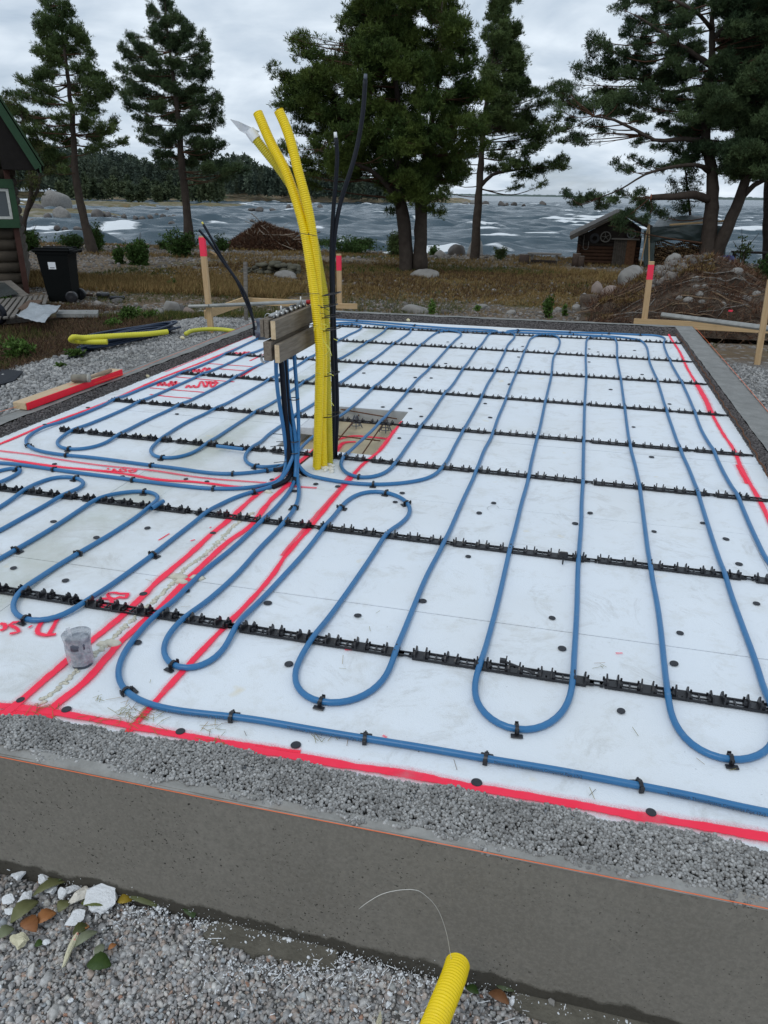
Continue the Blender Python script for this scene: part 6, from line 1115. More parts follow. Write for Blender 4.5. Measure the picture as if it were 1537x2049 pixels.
# ------------------------------------------------------------------ boards, frames and sheet near the cabin
def quadbox(pts, th, nm, mat, label, cat, par=None):
    p_ = np.array(pts, float); n_ = np.cross(p_[1]-p_[0], p_[3]-p_[0]); n_ /= np.linalg.norm(n_); n_ = n_ if n_[2] > 0 else -n_; V_ = np.vstack([p_, p_-n_*th]); mb = MB(); mb.add(V_, [(0,1,2,3),(7,6,5,4),(0,4,5,1),(1,5,6,2),(2,6,7,3),(3,7,4,0)])
    if par is not None: return mb.build(nm, mat, par)
    return tag(mb.build(nm, mat, None, base=p_.mean(0)), label, cat)
def PG(x_, y_, h_):
    z_ = -.45
    for _ in range(10): q_ = P(x_, y_, z_); z_ = float(gz(np.array([q_[0]]), np.array([q_[1]]))[0])+h_
    return P(x_, y_, z_)
g0 = gp(30, 605)
fr = thing('window_frame', P(20, 600, -.42), 'old glazed window frame leaning by the cabin wall', 'window frame')
A_, B_, C_, D_ = P(-60, 600, -.36), P(14, 563, -.12), P(40, 580, -.25), P(-5, 625, -.44)
q = [D(-70, 600, Yc-.9), D(0, 562, Yc-.35), D(20, 560, Yc-.35), D(58, 590, Yc-.95)]
quadbox([D(-40, 612, Yc-1.5), D(58, 590, Yc-1.0), D(22, 561, Yc-.30), D(-60, 566, Yc-.5)], .03, 'frame_board', M_wgrey, None, None, fr)
quadbox([D(-40, 606, Yc-1.47), D(38, 590, Yc-1.1), D(10, 568, Yc-.45), D(-60, 572, Yc-.6)], .010, 'glass_pane', simple('dull_glass', (.06, .07, .07), .15, .6), None, None, fr).location += Vector((0, -.01, .03))
pal = thing('slatted_pallet', P(60, 612, -.40), 'slatted wooden pallet lying flat between cabin and bin', 'pallet')
pc = [PG(-40, 640, .16), PG(88, 628, .14), PG(100, 588, .12), PG(0, 598, .12)]
for i in range(9):
    u0_, u1_ = i/9+.01, (i+.72)/9; quadbox([pc[0]*(1-u0_)+pc[1]*u0_, pc[0]*(1-u1_)+pc[1]*u1_, pc[3]*(1-u1_)+pc[2]*u1_, pc[3]*(1-u0_)+pc[2]*u0_], .02, 'slat', M_wgrey, None, None, pal)
quadbox([p_-np.array([0, 0, .03]) for p_ in [pc[0]*.9+pc[3]*.1, pc[1]*.9+pc[2]*.1, pc[1]*.75+pc[2]*.25, pc[0]*.75+pc[3]*.25]], .09, 'bearer', M_wgrey, None, None, pal)
quadbox([PG(35, 617, .19), PG(62, 621, .19), PG(86, 600, .17), PG(58, 600, .17)], .012, 'board_piece', simple('brown_board', (.10, .065, .045), .8, .2, .3, 12), 'small brown board lying on the pallet', 'board')
# plastic sheet: draped grid
u_, v_ = np.meshgrid(np.linspace(0, 1, 26), np.linspace(0, 1, 20)); cs = [PG(33, 632, .24), PG(90, 646, .14), PG(122, 610, .17), PG(62, 606, .24)]
G = sum(c[None, None]*w_[..., None] for c, w_ in zip(cs, ((1-u_)*(1-v_), u_*(1-v_), u_*v_, (1-u_)*v_))); f_ = fbm(np.stack([u_.ravel()*5, v_.ravel()*5], 1), 1.3, 7).reshape(u_.shape); G[..., 2] += .03*f_; G[..., 0] += .03*np.roll(f_, 3, 0)*0
i = np.arange(25)[None]+np.arange(19)[:, None]*26; me = new_mesh('plastic_sheet', G.reshape(-1, 3)-cs[0], np.stack([i, i+1, i+27, i+26], 2).reshape(-1, 4), True); m = Mat('grey_plastic_sheet', .3, .5); m.col(m.mix(m.noise(9, 4), (.24, .27, .29), (.45, .48, .51))); m.bump(m.noise(14, 4), .6, .03); o = link('plastic_sheet', me, m.m); o.location = cs[0]; so_ = o.modifiers.new('thickness', 'SOLIDIFY'); so_.thickness = .004; tag(o, 'crumpled grey plastic sheet over the pallet end', 'plastic sheet')
c_ = P(-2, 652, -.32)+[0, 0, .16]; t = thing('wheel', c_-[0, 0, .16], 'black rubber wheel cut off by the left edge', 'wheel'); th = np.linspace(0, 6.2832, 40); mb = MB(); mb.tube(np.stack([c_[0]+.115*np.cos(th), c_[1]+.0*th, c_[2]+.115*np.sin(th)], 1), .035, 10, False); mb.build('tyre', M_blkr, t, True); mb = MB(); mb.tube(np.array([c_-[0, .02, 0], c_+[0, .02, 0]]), .085, 20); mb.build('rim', simple('dark_rim', (.03, .03, .03), .5), t, True)
quadbox([PG(112, 628, .08), PG(195, 628, .08), PG(197, 620, .08), PG(118, 620, .08)], .05, 'concrete_strip', M_band, 'narrow concrete slab strip in front of the bin', 'slab')
c_ = gp(207, 596); mb = MB(); mb.tube(np.array([c_, c_+[0, 0, .05], c_+[0, 0, .09]]), [.10, .13, .12], 16); tag(mb.build('black_pot', M_blk, None, True, base=c_), 'low black pot on the grass right of the bin', 'pot')
c_ = gp(235, 600); mb = MB(); mb.box(c_+[0, 0, .03], (.26, .16, .07), rot=rotz(.3), bev=.02); tag(mb.build('black_scrap', M_blkr, None, base=c_), 'black rubber scrap near the pot', 'scrap')
c_ = gp(172, 596); mb = MB(); mb.tube(np.array([c_+[-.12, 0, .05], c_+[.12, .05, .05]]), .025, 8); tag(mb.build('short_post', simple('brown_post', (.06, .035, .025), .8), None, True, base=c_), 'short brown peg lying by the bin wheel', 'peg')
# geotextile edge
for j, (pts, lb_) in enumerate((([(-30,790),(-20,748),(10,742),(48,752),(30,766),(-10,782)], 'black geotextile flap at the left edge of the gravel'), ([(135,722),(150,706),(185,704),(170,716)], 'black geotextile scrap below the coil'))):
    p_ = np.array([gp(*a)+[0, 0, .02+.02*(i % 2)] for i, a in enumerate(pts)]); n_ = len(p_); mb = MB(); mb.add(np.vstack([p_, p_-[0, 0, .006]]), [tuple(range(n_)), tuple(range(2*n_-1, n_-1, -1))]+[(i, i+n_, (i+1) % n_+n_, (i+1) % n_) for i in range(n_)]); tag(mb.build('geotextile', M_blkr, None, base=p_.mean(0)), lb_, 'geotextile')
# ------------------------------------------------------------------ coils on the left
cc = P(265, 682, -.10); mb = MB(); r2 = np.random.default_rng(9); ax_ = P(352, 655, -.1)-P(172, 694, -.1); La = np.linalg.norm(ax_)/2; ax_ /= 2*La; ay_ = np.cross([0, 0, 1], ax_)
for k_ in range(10):
    th = np.linspace(0, 6.2832, 60); a_ = La*(1-.12*r2.uniform(0, 1)); b_ = La*(.07+.022*k_); off = r2.normal(0, .02, 3); q_ = cc+off*[1, 1, 0]+np.cos(th)[:, None]*ax_*a_+np.sin(th)[:, None]*ay_*b_; q_[:, 2] += .015+.010*k_+.012*np.sin(th*2+k_); mb.tube(q_, .0125, 8, False)
tag(mb.build('pipe_coil', simple('dark_blue_pipe', (.012, .025, .055), .4, .4, .3, 6), None, True, base=cc), 'flattened coil of dark blue pipe at the gravel edge', 'pipe coil')
def lying(name, px, r_, label, mat=M_yel2, z_=.06):
    c_ = catmull(np.array([P(a, b, z_+(q_[0] if q_ else 0)) for a, b, *q_ in px]), .03); t = thing(name, c_[len(c_)//2]*[1, 1, 0]+[0, 0, z_-r_], label, 'conduit', 'yellow corrugated conduits'); n_ = len(resample(c_, .0055)); cc_ = resample(c_, .0055); mb = MB(); mb.tube(cc_, r_*(1-.07*np.array([0, .2, 1, .8])[np.arange(n_) % 4]), 12); mb.build('corrugated_tube', mat, t, True)
lying('yellow_conduit', [(335,664),(300,668),(250,671),(200,674),(165,676),(146,675,.02),(142,679,.0),(150,682,-.03),(185,684,-.04),(215,684,-.04)], .026, 'yellow conduit bent back on top of the dark blue coil', simple('faded_yellow', (.62, .58, .04), .45, .4, .1, 9), .13)
lying('yellow_conduit', [(372,668),(385,662),(410,659),(440,659),(470,663),(505,674)], .024, 'yellow conduit arching behind the left stake', simple('faded_yellow_arch', (.56, .55, .06), .45, .4, .1, 9), -.05)
# ------------------------------------------------------------------ hut
hb = gp(1190, 532); Yh = hb[1]; t = thing('fishing_hut', hb, 'small log hut with dark gable roof and wheels on its wall', 'hut')
hp = lambda x_, y_, d_=0: D(x_, y_, Yh+d_)
M_logr = simple('reddish_logs', (.060, .030, .018), .85, .2, .45, 5, .5, bs=25); M_dark = simple('dark_timber', (.035, .028, .024), .9, .1, .3, 8, .3)
xa, xb_ = hp(1158, 500)[0], hp(1278, 500)[0]; z0h = hb[2]-.05; ztop = hp(1165, 470)[2]
k_ = 0; nl = 9; dzl = (ztop-z0h)/nl
for i in range(nl):
    mb = MB(); l_ = np.linspace(xa-.05, xb_+.05, 10); mb.tube(np.column_stack([l_, 0*l_+Yh+.08, 0*l_+z0h+(i+.5)*dzl]), dzl*.54, 8); mb.tube(np.array([(xa, Yh-.05, z0h+(i+1)*dzl), (xa, Yh+3.0, z0h+(i+1)*dzl)]), dzl*.5, 8); mb.build('log', M_logr if i < 6 else M_dark, t, True)
ap = hp(1252, 425, -.2); el = hp(1140, 517, -.2); el = D(1141, 476, Yh-.35); apx = D(1246, 425, Yh-.35); er = apx+np.array([(apx[0]-el[0])*.78, 0, (el[2]-apx[2])*.70])
mb = MB(); mb.add([(xa, Yh+.02, ztop-.05), (xb_, Yh+.02, ztop-.05), (xb_, Yh+.02, er[2]+.1), (apx[0], Yh+.02, apx[2]-.06), (xa, Yh+.02, el[2]+.05)], [(0, 1, 2, 3, 4)]); mb.box(((xa+xb_)/2, Yh+1.5, (z0h+ztop)/2), (xb_-xa-.1, 2.8, ztop-z0h)); mb.build('gable', M_dark, t)
def rslab(a, b, nm, mat, o0=0, th=.07, yA=Yh-.40, yB=Yh+3.2):
    d_ = b-a; n_ = np.array([-d_[2], 0, d_[0]]); n_ /= np.linalg.norm(n_); n_ = n_ if n_[2] > 0 else -n_; V_ = [];
    for p_ in (a, b):
        for y_ in (yA, yB):
            for s_ in (o0, o0+th): V_.append((p_[0]+n_[0]*s_, y_, p_[2]+n_[2]*s_))
    mb = MB(); mb.add(V_, [(0,1,3,2),(4,6,7,5),(0,4,5,1),(2,3,7,6),(0,2,6,4),(1,5,7,3)]); return mb.build(nm, mat, t)
M_roof = wood('grey_roof_boards', (.075, .065, .058), (.16, .145, .13), (4, 40, 4)); rslab(el, apx, 'roof', M_roof); rslab(apx+[.01, 0, .0], er, 'roof', M_roof); rslab(el, apx, 'barge_board', simple('pale_barge', (.10, .082, .066), .8, .2, .3, 20), -.07, .068, Yh-.42, Yh-.38); rslab(apx, er, 'barge_board', M_dark, -.07, .068, Yh-.42, Yh-.38)
xd0, xd1 = hp(1226, 505)[0], hp(1252, 505)[0]; zd = hp(1230, 480)[2]
mb = MB(); n_ = 6
for i in range(n_): x0_ = xd0+(xd1-xd0)*i/n_; mb.box((x0_+(xd1-xd0)/n_/2, Yh-.04, (z0h+zd)/2), ((xd1-xd0)/n_*.86, .04, zd-z0h))
dr = mb.build('door', simple('grey_door', (.085, .072, .060), .9, .2, .4, 12), t)
mb = MB(); x0_, x1_ = hp(1252, 505)[0], hp(1270, 505)[0]; mb.box(((x0_+x1_)/2, Yh-.07, (z0h+zd)/2), (x1_-x0_, .05, zd-z0h+.04)); mb.build('plank_panel', simple('brown_panel', (.12, .062, .035), .9, .2, .4, 12), t); mb = MB(); mb.box(((xd0+x1_)/2, Yh-.09, zd+.04), (x1_-xd0+.2, .12, .05)); mb.build('lintel', M_wgrey, t)
def wheelt(px, py, rpx, lab, mat, coil=False):
    c_ = hp(px, py, -.12); r_ = rpx*mpp(c_); th = np.linspace(0, 6.2832, 36); o = thing('cartwheel' if not coil else 'rope_coil', c_, lab, 'wheel' if not coil else 'coil'); mb = MB()
    for k_ in range(4 if coil else 1): mb.tube(np.stack([c_[0]+r_*(1-.13*k_)*np.cos(th), c_[1]-.01*k_+0*th, c_[2]+r_*(1-.13*k_)*np.sin(th)], 1), .014 if coil else .022, 6, False)
    mb.build('ring' , mat, o, True)
    if not coil:
        mb = MB()
        for k_ in range(5): a = k_*1.2566+.5; mb.tube(np.array([c_, c_+[r_*math.cos(a), 0, r_*math.sin(a)]]), .010, 5)
        mb.tube(np.array([c_-[0, .02, 0], c_+[0, .02, 0]]), .03, 10); mb.build('spokes', mat, o)
wheelt(1212, 474, 9.5, 'pale wheel hanging on the hut gable left of the door', simple('weathered_rim', (.17, .16, .14), .8)); wheelt(1264, 468, 8, 'grey wheel above the hut door panel', simple('grey_rim', (.14, .15, .155), .7)); wheelt(1190, 477, 9, 'dark rope coil hanging left on the hut', simple('dark_rope', (.05, .05, .052), .8), True)
c_ = hp(1173, 485, -.1); mb = MB(); th = np.linspace(math.pi, 2*math.pi, 16); r_ = 5*mpp(c_); mb.tube(np.vstack([[c_[0]-r_, c_[1], c_[2]+.25], np.stack([c_[0]+r_*np.cos(th), c_[1]+0*th, c_[2]-.15+r_*np.sin(th)], 1), [c_[0]+r_, c_[1], c_[2]+.05]]), .012, 5); tag(mb.build('hanging_hoop', M_wgrey, None, True, base=c_), 'bent grey hoop hanging at the left of the hut wall', 'hoop')
# wood pile, tarp, posts
Yw = Yh-.5; wt_ = thing('firewood_pile', D(1350, 535, Yw), 'stacked split firewood under the green tarpaulin', 'firewood'); mb = MB(); r2 = np.random.default_rng(3)
x0_, x1_ = D(1306, 500, Yw)[0], D(1405, 500, Yw)[0]; z1_ = D(1350, 484, Yw)[2]; z0_ = D(1350, 545, Yw)[2]; nxx = 24; nz = 14
ENDS = []
for i in range(nxx):
    for j in range(nz):
        x_ = x0_+(x1_-x0_)*(i+.5*(j % 2)+.25)/nxx; z_ = z0_+(z1_-z0_)*(j+.5)/nz+.05*math.sin(i*.5); r_ = (x1_-x0_)/nxx*.52*r2.uniform(.75, 1.1); n_ = r2.integers(3, 7); th = np.linspace(0, 6.283, n_, endpoint=False)+r2.uniform(0, 6); y_ = Yw+r2.uniform(-.05, .05)
        V_ = [(x_+r_*math.cos(a), yy_, z_+r_*math.sin(a)) for yy_ in (y_, y_+.35) for a in th]; mb.add(V_, [tuple(range(n_)), tuple(range(2*n_-1, n_-1, -1))]+[(a, a+n_, (a+1) % n_+n_, (a+1) % n_) for a in range(n_)])
M_fire = islands('firewood', [(0, (.09, .05, .025)), (.5, (.19, .115, .055)), (.85, (.28, .18, .09)), (1, (.36, .26, .15))], .9); mb.build('split_logs', M_fire, wt_)
mb = MB(); mb.box(((x0_+x1_)/2, Yw+.5, (z0_+z1_)/2-.1), (x1_-x0_, .3, z1_-z0_-.2)); mb.build('pile_core', M_dark, wt_)
def sheet(name, cs, n, seed, amp, mat, label, cat, sag=0.0, sub=None):
    u_, v_ = np.meshgrid(np.linspace(0, 1, n), np.linspace(0, 1, n)); G = sum(np.array(c)[None, None]*w_[..., None] for c, w_ in zip(cs, ((1-u_)*(1-v_), u_*(1-v_), u_*v_, (1-u_)*v_)))
    f_ = fbm(np.stack([u_.ravel()*4, v_.ravel()*4], 1), 1.2, seed).reshape(u_.shape); G[..., 1] += amp*f_; G[..., 2] += amp*.5*np.roll(f_, 5, 1)-sag*np.sin(u_*math.pi)*(1-v_)
    i = np.arange(n-1)[None]+np.arange(n-1)[:, None]*n; me = new_mesh(name, G.reshape(-1, 3)-np.array(cs[0]), np.stack([i, i+1, i+1+n, i+n], 2).reshape(-1, 4), True); o = link(name, me, mat); o.location = np.array(cs[0]); sm = o.modifiers.new('thickness', 'SOLIDIFY'); sm.thickness = .006; return tag(o, label, cat)
m = Mat('green_tarp', .38, .45); m.col(m.mix(m.noise(3, 4), (.022, .036, .034), (.055, .080, .080))); m.bump(m.noise(6, 4), .5, .05); M_tarp = m.m
sheet('tarpaulin', [D(1305, 455, Yw-.25), D(1452, 448, Yw-.2), D(1400, 431, Yw+1.0), D(1320, 436, Yw+1.0)], 26, 3, .05, M_tarp, 'dark green tarpaulin roof over the firewood', 'tarpaulin')
sheet('tarpaulin', [D(1300, 486, Yw-.22), D(1408, 492, Yw-.20), D(1410, 450, Yw-.24), D(1302, 455, Yw-.26)], 24, 5, .06, M_tarp, 'hanging front fold of the green tarpaulin', 'tarpaulin', sag=-.12)
sheet('tarpaulin', [D(1288, 535, Yw-.2), D(1308, 528, Yw-.15), D(1314, 458, Yw-.2), D(1288, 462, Yw-.15)], 20, 7, .05, simple('grey_green_tarp', (.07, .095, .09), .5, .4, .3, 5), 'narrow grey green tarp strip hanging beside the hut', 'tarpaulin')
sheet('tarpaulin', [D(1415, 535, Yw+.9), D(1450, 540, Yw+.9), D(1455, 452, Yw+.8), D(1415, 452, Yw+.8)], 14, 8, .05, M_tarp, 'dark tarp wall behind the trunks', 'tarpaulin')
for j, (a, b, r_, lb_, mt2) in enumerate(((D(1299,540,Yw-.4), D(1299,448,Yw-.4), .028, 'upright pale pole left of the firewood', M_wood), (D(1280,540,Yw-.4), D(1297,452,Yw-.4), .022, 'slanting pale pole leaning beside the hut', M_wood), (D(1340,450,Yw-.45), D(1452,442,Yw-.6), .035, 'pale plank tied across in front of the tarp', M_woodx))):
    mb = MB(); mb.tube(np.array([a, b]), r_, 6); tag(mb.build('timber_pole', mt2, None, base=(a+b)/2), lb_, 'pole')
mb = MB(); c_ = gp(1462, 552)+[0, 1.5, .2]; mb.sphere(c_, (.42, .3, .30), 5, .25, 3); tag(mb.build('blue_tarp_heap', simple('blue_tarp', (.012, .025, .11), .5, .4, .4, 5, .6), None, True, base=c_-[0, 0, .25]), 'blue tarpaulin bundle right of the leaning trunk', 'tarpaulin')
# stumps, bench by the water
def stump(px, py, w_, h_, lb_):
    b = gp(px, py); s_ = mpp(b); r_ = w_*s_/2; mb = MB(); mb.tube(np.array([b-[0, 0, .05], b+[0, 0, h_*s_*.5], b+[0, 0, h_*s_]]), [r_*1.1, r_, r_*.95], 14); t = thing('tree_stump', b, lb_, 'stump'); mb.build('stump_bark', simple('stump_bark', (.075, .055, .045), .9, .1, .35, 8, .6), t, True); mb = MB(); mb.tube(np.array([b+[0, 0, h_*s_], b+[0, 0, h_*s_+.01]]), r_*.93, 14); mb.build('cut_top', M_wgrey, t)
stump(1048, 529, 20, 19, 'tree stump left of the low table by the water'); stump(1152, 533, 17, 24, 'tree stump beside the left corner of the hut'); stump(1162, 534, 12, 20, 'narrower stump against the hut corner')
b = gp(1088, 529); s_ = mpp(b); t = thing('low_table', b, 'low dark plank table standing on the shore stones', 'table'); mb = MB(); mb.box(b+[0, 0, 20*s_], (66*s_, .5, .05)); mb.build('tabletop', M_wgrey, t)
for sx in (-24, 24): mb = MB(); mb.box(b+[sx*s_, 0, 10*s_], (.07, .4, 19*s_)); mb.build('leg', M_wgrey, t)
mb = MB(); mb.box(b+[0, -.2, 6*s_], (50*s_, .12, .10)); mb.build('seat', M_dark, t)
b = gp(1520, 545); s_ = mpp(b)
t = thing('bench', b+[0, 2, 0], 'dark bench at the right edge near the water', 'bench'); mb = MB(); mb.box(b+[0, 2, 1.0*.5], (1.2, .4, .06)); mb.build('seat', M_dark, t)
for sx in (-.5, .5): mb = MB(); mb.box(b+[sx, 2, .22], (.08, .35, .46)); mb.build('leg', M_dark, t)
# ------------------------------------------------------------------ brush pile
b = gp(520, 502); s_ = mpp(b); t = thing('brush_pile', b, 'rusty brown brush pile with pale sticks on the shore', 'brush pile'); r2 = np.random.default_rng(6)
def hump(u, v):
    u = np.asarray(u, float); v = np.asarray(v, float)+0*u; q_ = np.stack([np.ravel(u), np.ravel(v)], 1)
    return np.clip(1-(u*u+v*v), 0, 1)**.6*(.82+.30*fbm(q_, 3.2, 51, 3).reshape(u.shape))
W_, H_ = 82*s_, 52*s_; u_, v_ = np.meshgrid(np.linspace(-1, 1, 30), np.linspace(-1, 1, 20)); Z_ = hump(u_, v_)*H_*.8*(1+.15*np.sin(u_*7))*(1+.2*u_); G = np.stack([b[0]+u_*W_, b[1]+1+v_*1.3, b[2]-.05+Z_], 2); i = np.arange(29)[None]+np.arange(19)[:, None]*30
mb = MB(); link('pile_core', new_mesh('pile_core', G.reshape(-1, 3)-b, np.stack([i, i+1, i+31, i+30], 2).reshape(-1, 4), True), simple('brown_litter', (.055, .028, .018), .95, .1, .5, 6, .8), t)
n_ = 5200; u = r2.uniform(-1, 1, n_); v = r2.uniform(-1, 1, n_); k_ = u*u+v*v < 1; u, v = u[k_], v[k_]; c_ = np.stack([b[0]+u*W_, b[1]+1+v*1.3, b[2]+hump(u, v)*H_*.84*(1+.2*u)-.02], 1); d_ = np.stack([u*.6+.3, 0*u-.3, 0*u+.6], 1); M_brush = islands('dead_twigs', [(0, (.06, .025, .015)), (.5, (.15, .070, .038)), (.85, (.24, .13, .075)), (1, (.32, .24, .17))], .95)
blades_mesh('dead_foliage', tufts(c_, d_, .24, .03, 5, .8, r2), M_brush, t); mb = MB()
for i in range(60):
    u0_ = r2.uniform(-.4, .9); v0 = -abs(r2.uniform(.0, .7)); a = np.array([b[0]+u0_*W_, b[1]+1+v0*1.3-.1, b[2]+hump(u0_, v0)*H_*.84+.14]); d_ = np.array([r2.normal(.3, .6), r2.uniform(-.3, .1), r2.normal(-.15, .4)])*r2.uniform(.3, 1.1); mb.tube(np.array([a, a+d_*.5+r2.normal(size=3)*.03, a+d_]), r2.uniform(.006, .020), 5)
mb.build('stick', simple('grey_sticks', (.30, .25, .20), .9, .1, .4, 4), t)
mb = MB(); c_ = gp(430, 514); mb.box(c_+[0, 0, .10], (.35, .06, .05), rot=rotz(.3)@rotm((0, 1, 0), .5)); mb.box(c_+[.15, 0, .06], (.3, .05, .05), rot=rotm((0, 1, 0), -.2)); tag(mb.build('split_wood', M_wood, None, base=c_), 'two fresh split sticks left of the brush pile', 'wood')
# ------------------------------------------------------------------ soil heap on the right
hc = P(1400, 668, -.3); Yp = hc[1]; r2 = np.random.default_rng(15)
prof = [(1165,640),(1200,612),(1240,590),(1290,560),(1330,535),(1370,522),(1410,518),(1460,530),(1500,552),(1540,575),(1640,620)]
xs_ = np.array([D(a, 600, Yp+2.4)[0] for a, _ in prof]); hs_ = np.array([D(a, b_, Yp+2.4)[2] for a, b_ in prof])+.42
def heapz(x_, y_):
    top = np.interp(x_, xs_, hs_); v_ = (y_-(Yp+.55))/1.85; v2 = (y_-(Yp+2.4))/2.6; s_ = np.where(v_ < 1, np.clip(v_, 0, 1)**.75, 1-np.clip(v2, 0, 1)**2); q_ = np.stack([x_.ravel(), y_.ravel()], 1)
    n = (.07*fbm(q_, 2.3, 21, 4)+.045*fbm(q_, 6.5, 22, 3)).reshape(x_.shape); edge = np.clip(s_*6, 0, 1); return -.42+np.maximum(top, 0)*s_+n*edge
gx, gy = np.meshgrid(np.linspace(xs_[0], xs_[-1], 260), np.linspace(Yp+.45, Yp+5.1, 170)); gzz = heapz(gx, gy); i = np.arange(259)[None]+np.arange(169)[:, None]*260
M_rootb = simple('pale_root', (.20, .14, .09), .9, .1, .35, 8)
ht = thing('soil_heap', hc, 'big heap of soil, roots and stones on the right', 'soil heap')
m = Mat('root_soil', .95, .1); n = m.noise(3.2, 7, .7); c = m.ramp(n, [(.3, (.032, .023, .018)), (.48, (.085, .062, .046)), (.60, (.15, .115, .088)), (.72, (.22, .185, .15))]); c = m.mix(m.mr(m.noise(2, 5, .7), .58, .68, 0, .8), c, (.075, .07, .03)); m.col(c); m.bump(m.noise(22, 7, .8), 1, .05)
link('soil', new_mesh('soil', np.stack([gx, gy, gzz], 2).reshape(-1, 3)-hc, np.stack([i, i+1, i+261, i+260], 2).reshape(-1, 4), True), m.m, ht)
n_ = 8000; x_ = r2.uniform(xs_[3], xs_[-1], n_); y_ = r2.uniform(Yp+.62, Yp+3.2, n_); k_ = fbm(np.stack([x_, y_], 1), 1.1, 25) > -.25; x_, y_ = x_[k_], y_[k_]; z_ = heapz(x_, y_); s_ = .028*np.exp(r2.normal(0, .55, len(x_))); V_, F_ = ico(1)
x_, y_ = x_, y_
o = scatter('heap_stones', V_, F_, np.column_stack([x_, y_, z_]), np.stack([s_*1.2, s_, s_*.8], 1), M_rubble, ht, smooth=False, jitter=.06); tag(o, kind='stuff')
n_ = 3000; x_ = r2.uniform(xs_[0]+.1, xs_[-1], n_); y_ = r2.uniform(Yp+.5, Yp+3.2, n_); c_ = np.column_stack([x_, y_, heapz(x_, y_)]); d_ = np.tile([.3, -.6, .25], (n_, 1)); o = blades_mesh('dry_root_fibres', tufts(c_, d_, .15, .008, 5, 1.0, r2), M_brush, ht); tag(o, kind='stuff')
n_ = 1300; x_ = r2.uniform(xs_[1], xs_[6], n_); y_ = r2.uniform(Yp+1.2, Yp+2.6, n_); k_ = fbm(np.stack([x_, y_], 1), 1.4, 27) > .1; x_, y_ = x_[k_], y_[k_]; o = blades_mesh('heap_moss', tufts(np.column_stack([x_, y_, heapz(x_, y_)]), np.tile([0, -.4, .8], (len(x_), 1)), .09, .010, 6, .8, r2), M_gdry, ht); tag(o, kind='stuff')
for i in range(55):
    x0_ = r2.uniform(xs_[1], xs_[-2]); y0_ = r2.uniform(Yp+.6, Yp+2.3); a = r2.uniform(-.7, .9); L_ = r2.uniform(.25, 1.0); tt = np.linspace(0, 1, 9); xx_ = x0_+L_*tt*math.cos(a)*(-1 if r2.uniform() < .6 else 1)+.04*np.sin(tt*7+i); yy_ = y0_-abs(L_*tt*math.sin(a)*.6)+.03*np.cos(tt*8); yy_ = np.maximum(yy_, Yp+.5); zz_ = heapz(xx_, yy_)+.015+.06*np.sin(tt*math.pi)*r2.uniform(0, 1)
    mb = MB(); V_, F_ = tube(np.column_stack([xx_, yy_, zz_]), np.linspace(1, .4, 9)*r2.uniform(.005, .016), 5); mb.add(V_, F_); mb.build('root', [M_wgrey, M_rootb, M_twig][i % 3] if i else M_wgrey, ht, True) if 'M_rootb' in globals() else None
for j, (a, b_, w_, h_, lb_) in enumerate([(1392,560,20,14,'angular pale stone'),(1410,575,14,12,'grey stone'),(1400,590,16,14,'round grey stone'),(1378,601,22,14,'wide grey stone'),(1404,604,14,10,'small grey stone'),(1393,575,14,10,'small pale stone'),(1438,560,12,10,'tan stone'),(1475,545,26,18,'large pale stone'),(1494,600,24,22,'big grey stone'),(1514,592,18,18,'grey stone'),(1446,610,14,12,'white stone'),(1422,528,12,8,'white stone on top'),(1368,540,12,8,'small stone near the top'),(1360,598,16,16,'grey stone')]):
    q_ = None
    for y_ in np.linspace(Yp+.5, Yp+3, 60):
        p_ = D(a, b_, y_)
        if p_[2] <= heapz(np.array([p_[0]]), np.array([y_]))[0]: q_ = p_; break
    if q_ is None: q_ = D(a, b_, Yp+2.3)
    s_ = mpp(q_); V_, F_ = ico(2); V_ = V_*(1+.2*fbm(V_+j, 1.5, j, 2))[:, None]*[w_*s_/2, w_*s_/2.4, h_*s_/2]; mb = MB(); mb.add(V_+q_, F_)
    mb.build('embedded_stone', M_stone, ht, True)['label'] = lb_+' stuck in the heap'
p_ = D(1462, 622, Yp+.7); mb = MB(); mb.box(p_, (.05, .03, .02), rot=rotz(.4)); tag(mb.build('painted_chip', M_pink, None, base=p_), 'small pink painted chip on the heap', 'wood chip')
# ------------------------------------------------------------------ foreground litter
GZ = -.39
def fz(px, py, z_=GZ+.008): return P(px, py, z_)
fs = thing('flat_stone', fz(545, 1890), 'long flat concrete slab half buried along the wall foot', 'slab')
def flatslab(outline, top, label, par):
    p_ = np.array([fz(a, b, top) for a, b in outline]); c_ = p_.mean(0); n_ = len(p_); q_ = resample(catmull(np.vstack([p_, p_[:1]]), .02), .015)[:-1]; n_ = len(q_); q_[:, :2] += .003*rng.normal(size=(n_, 2)); V_ = np.vstack([q_, (q_-c_)*.97+c_+[0, 0, .006], (q_-c_)*1.03+c_-[0, 0, .05], [c_+[0, 0, .008]]]); F_ = [(i, (i+1) % n_, n_+(i+1) % n_, n_+i) for i in range(n_)]+[(2*n_+i, 2*n_+(i+1) % n_, (i+1) % n_, i) for i in range(n_)]+[(n_+i, n_+(i+1) % n_, 3*n_) for i in range(n_)]; mb = MB(); mb.add(V_, F_); return mb.build('slab_face', simple('mossy_concrete', (.14, .13, .105), .9, .2, .35, 18, .5, bs=60), par, False)
flatslab([(408,1868),(425,1850),(470,1842),(540,1860),(620,1872),(676,1893),(682,1912),(668,1936),(610,1932),(520,1908),(450,1890),(418,1886)], GZ+.006, '', fs)
fs2 = thing('flat_stone', fz(1100, 1990), 'broad flat slab at the lower right, strewn with white crumbs', 'slab'); flatslab([(1020,1970),(1080,1975),(1180,2000),(1270,2030),(1330,2060),(1250,2080),(1150,2060),(1060,2030),(1025,2005)], GZ+.006, '', fs2)
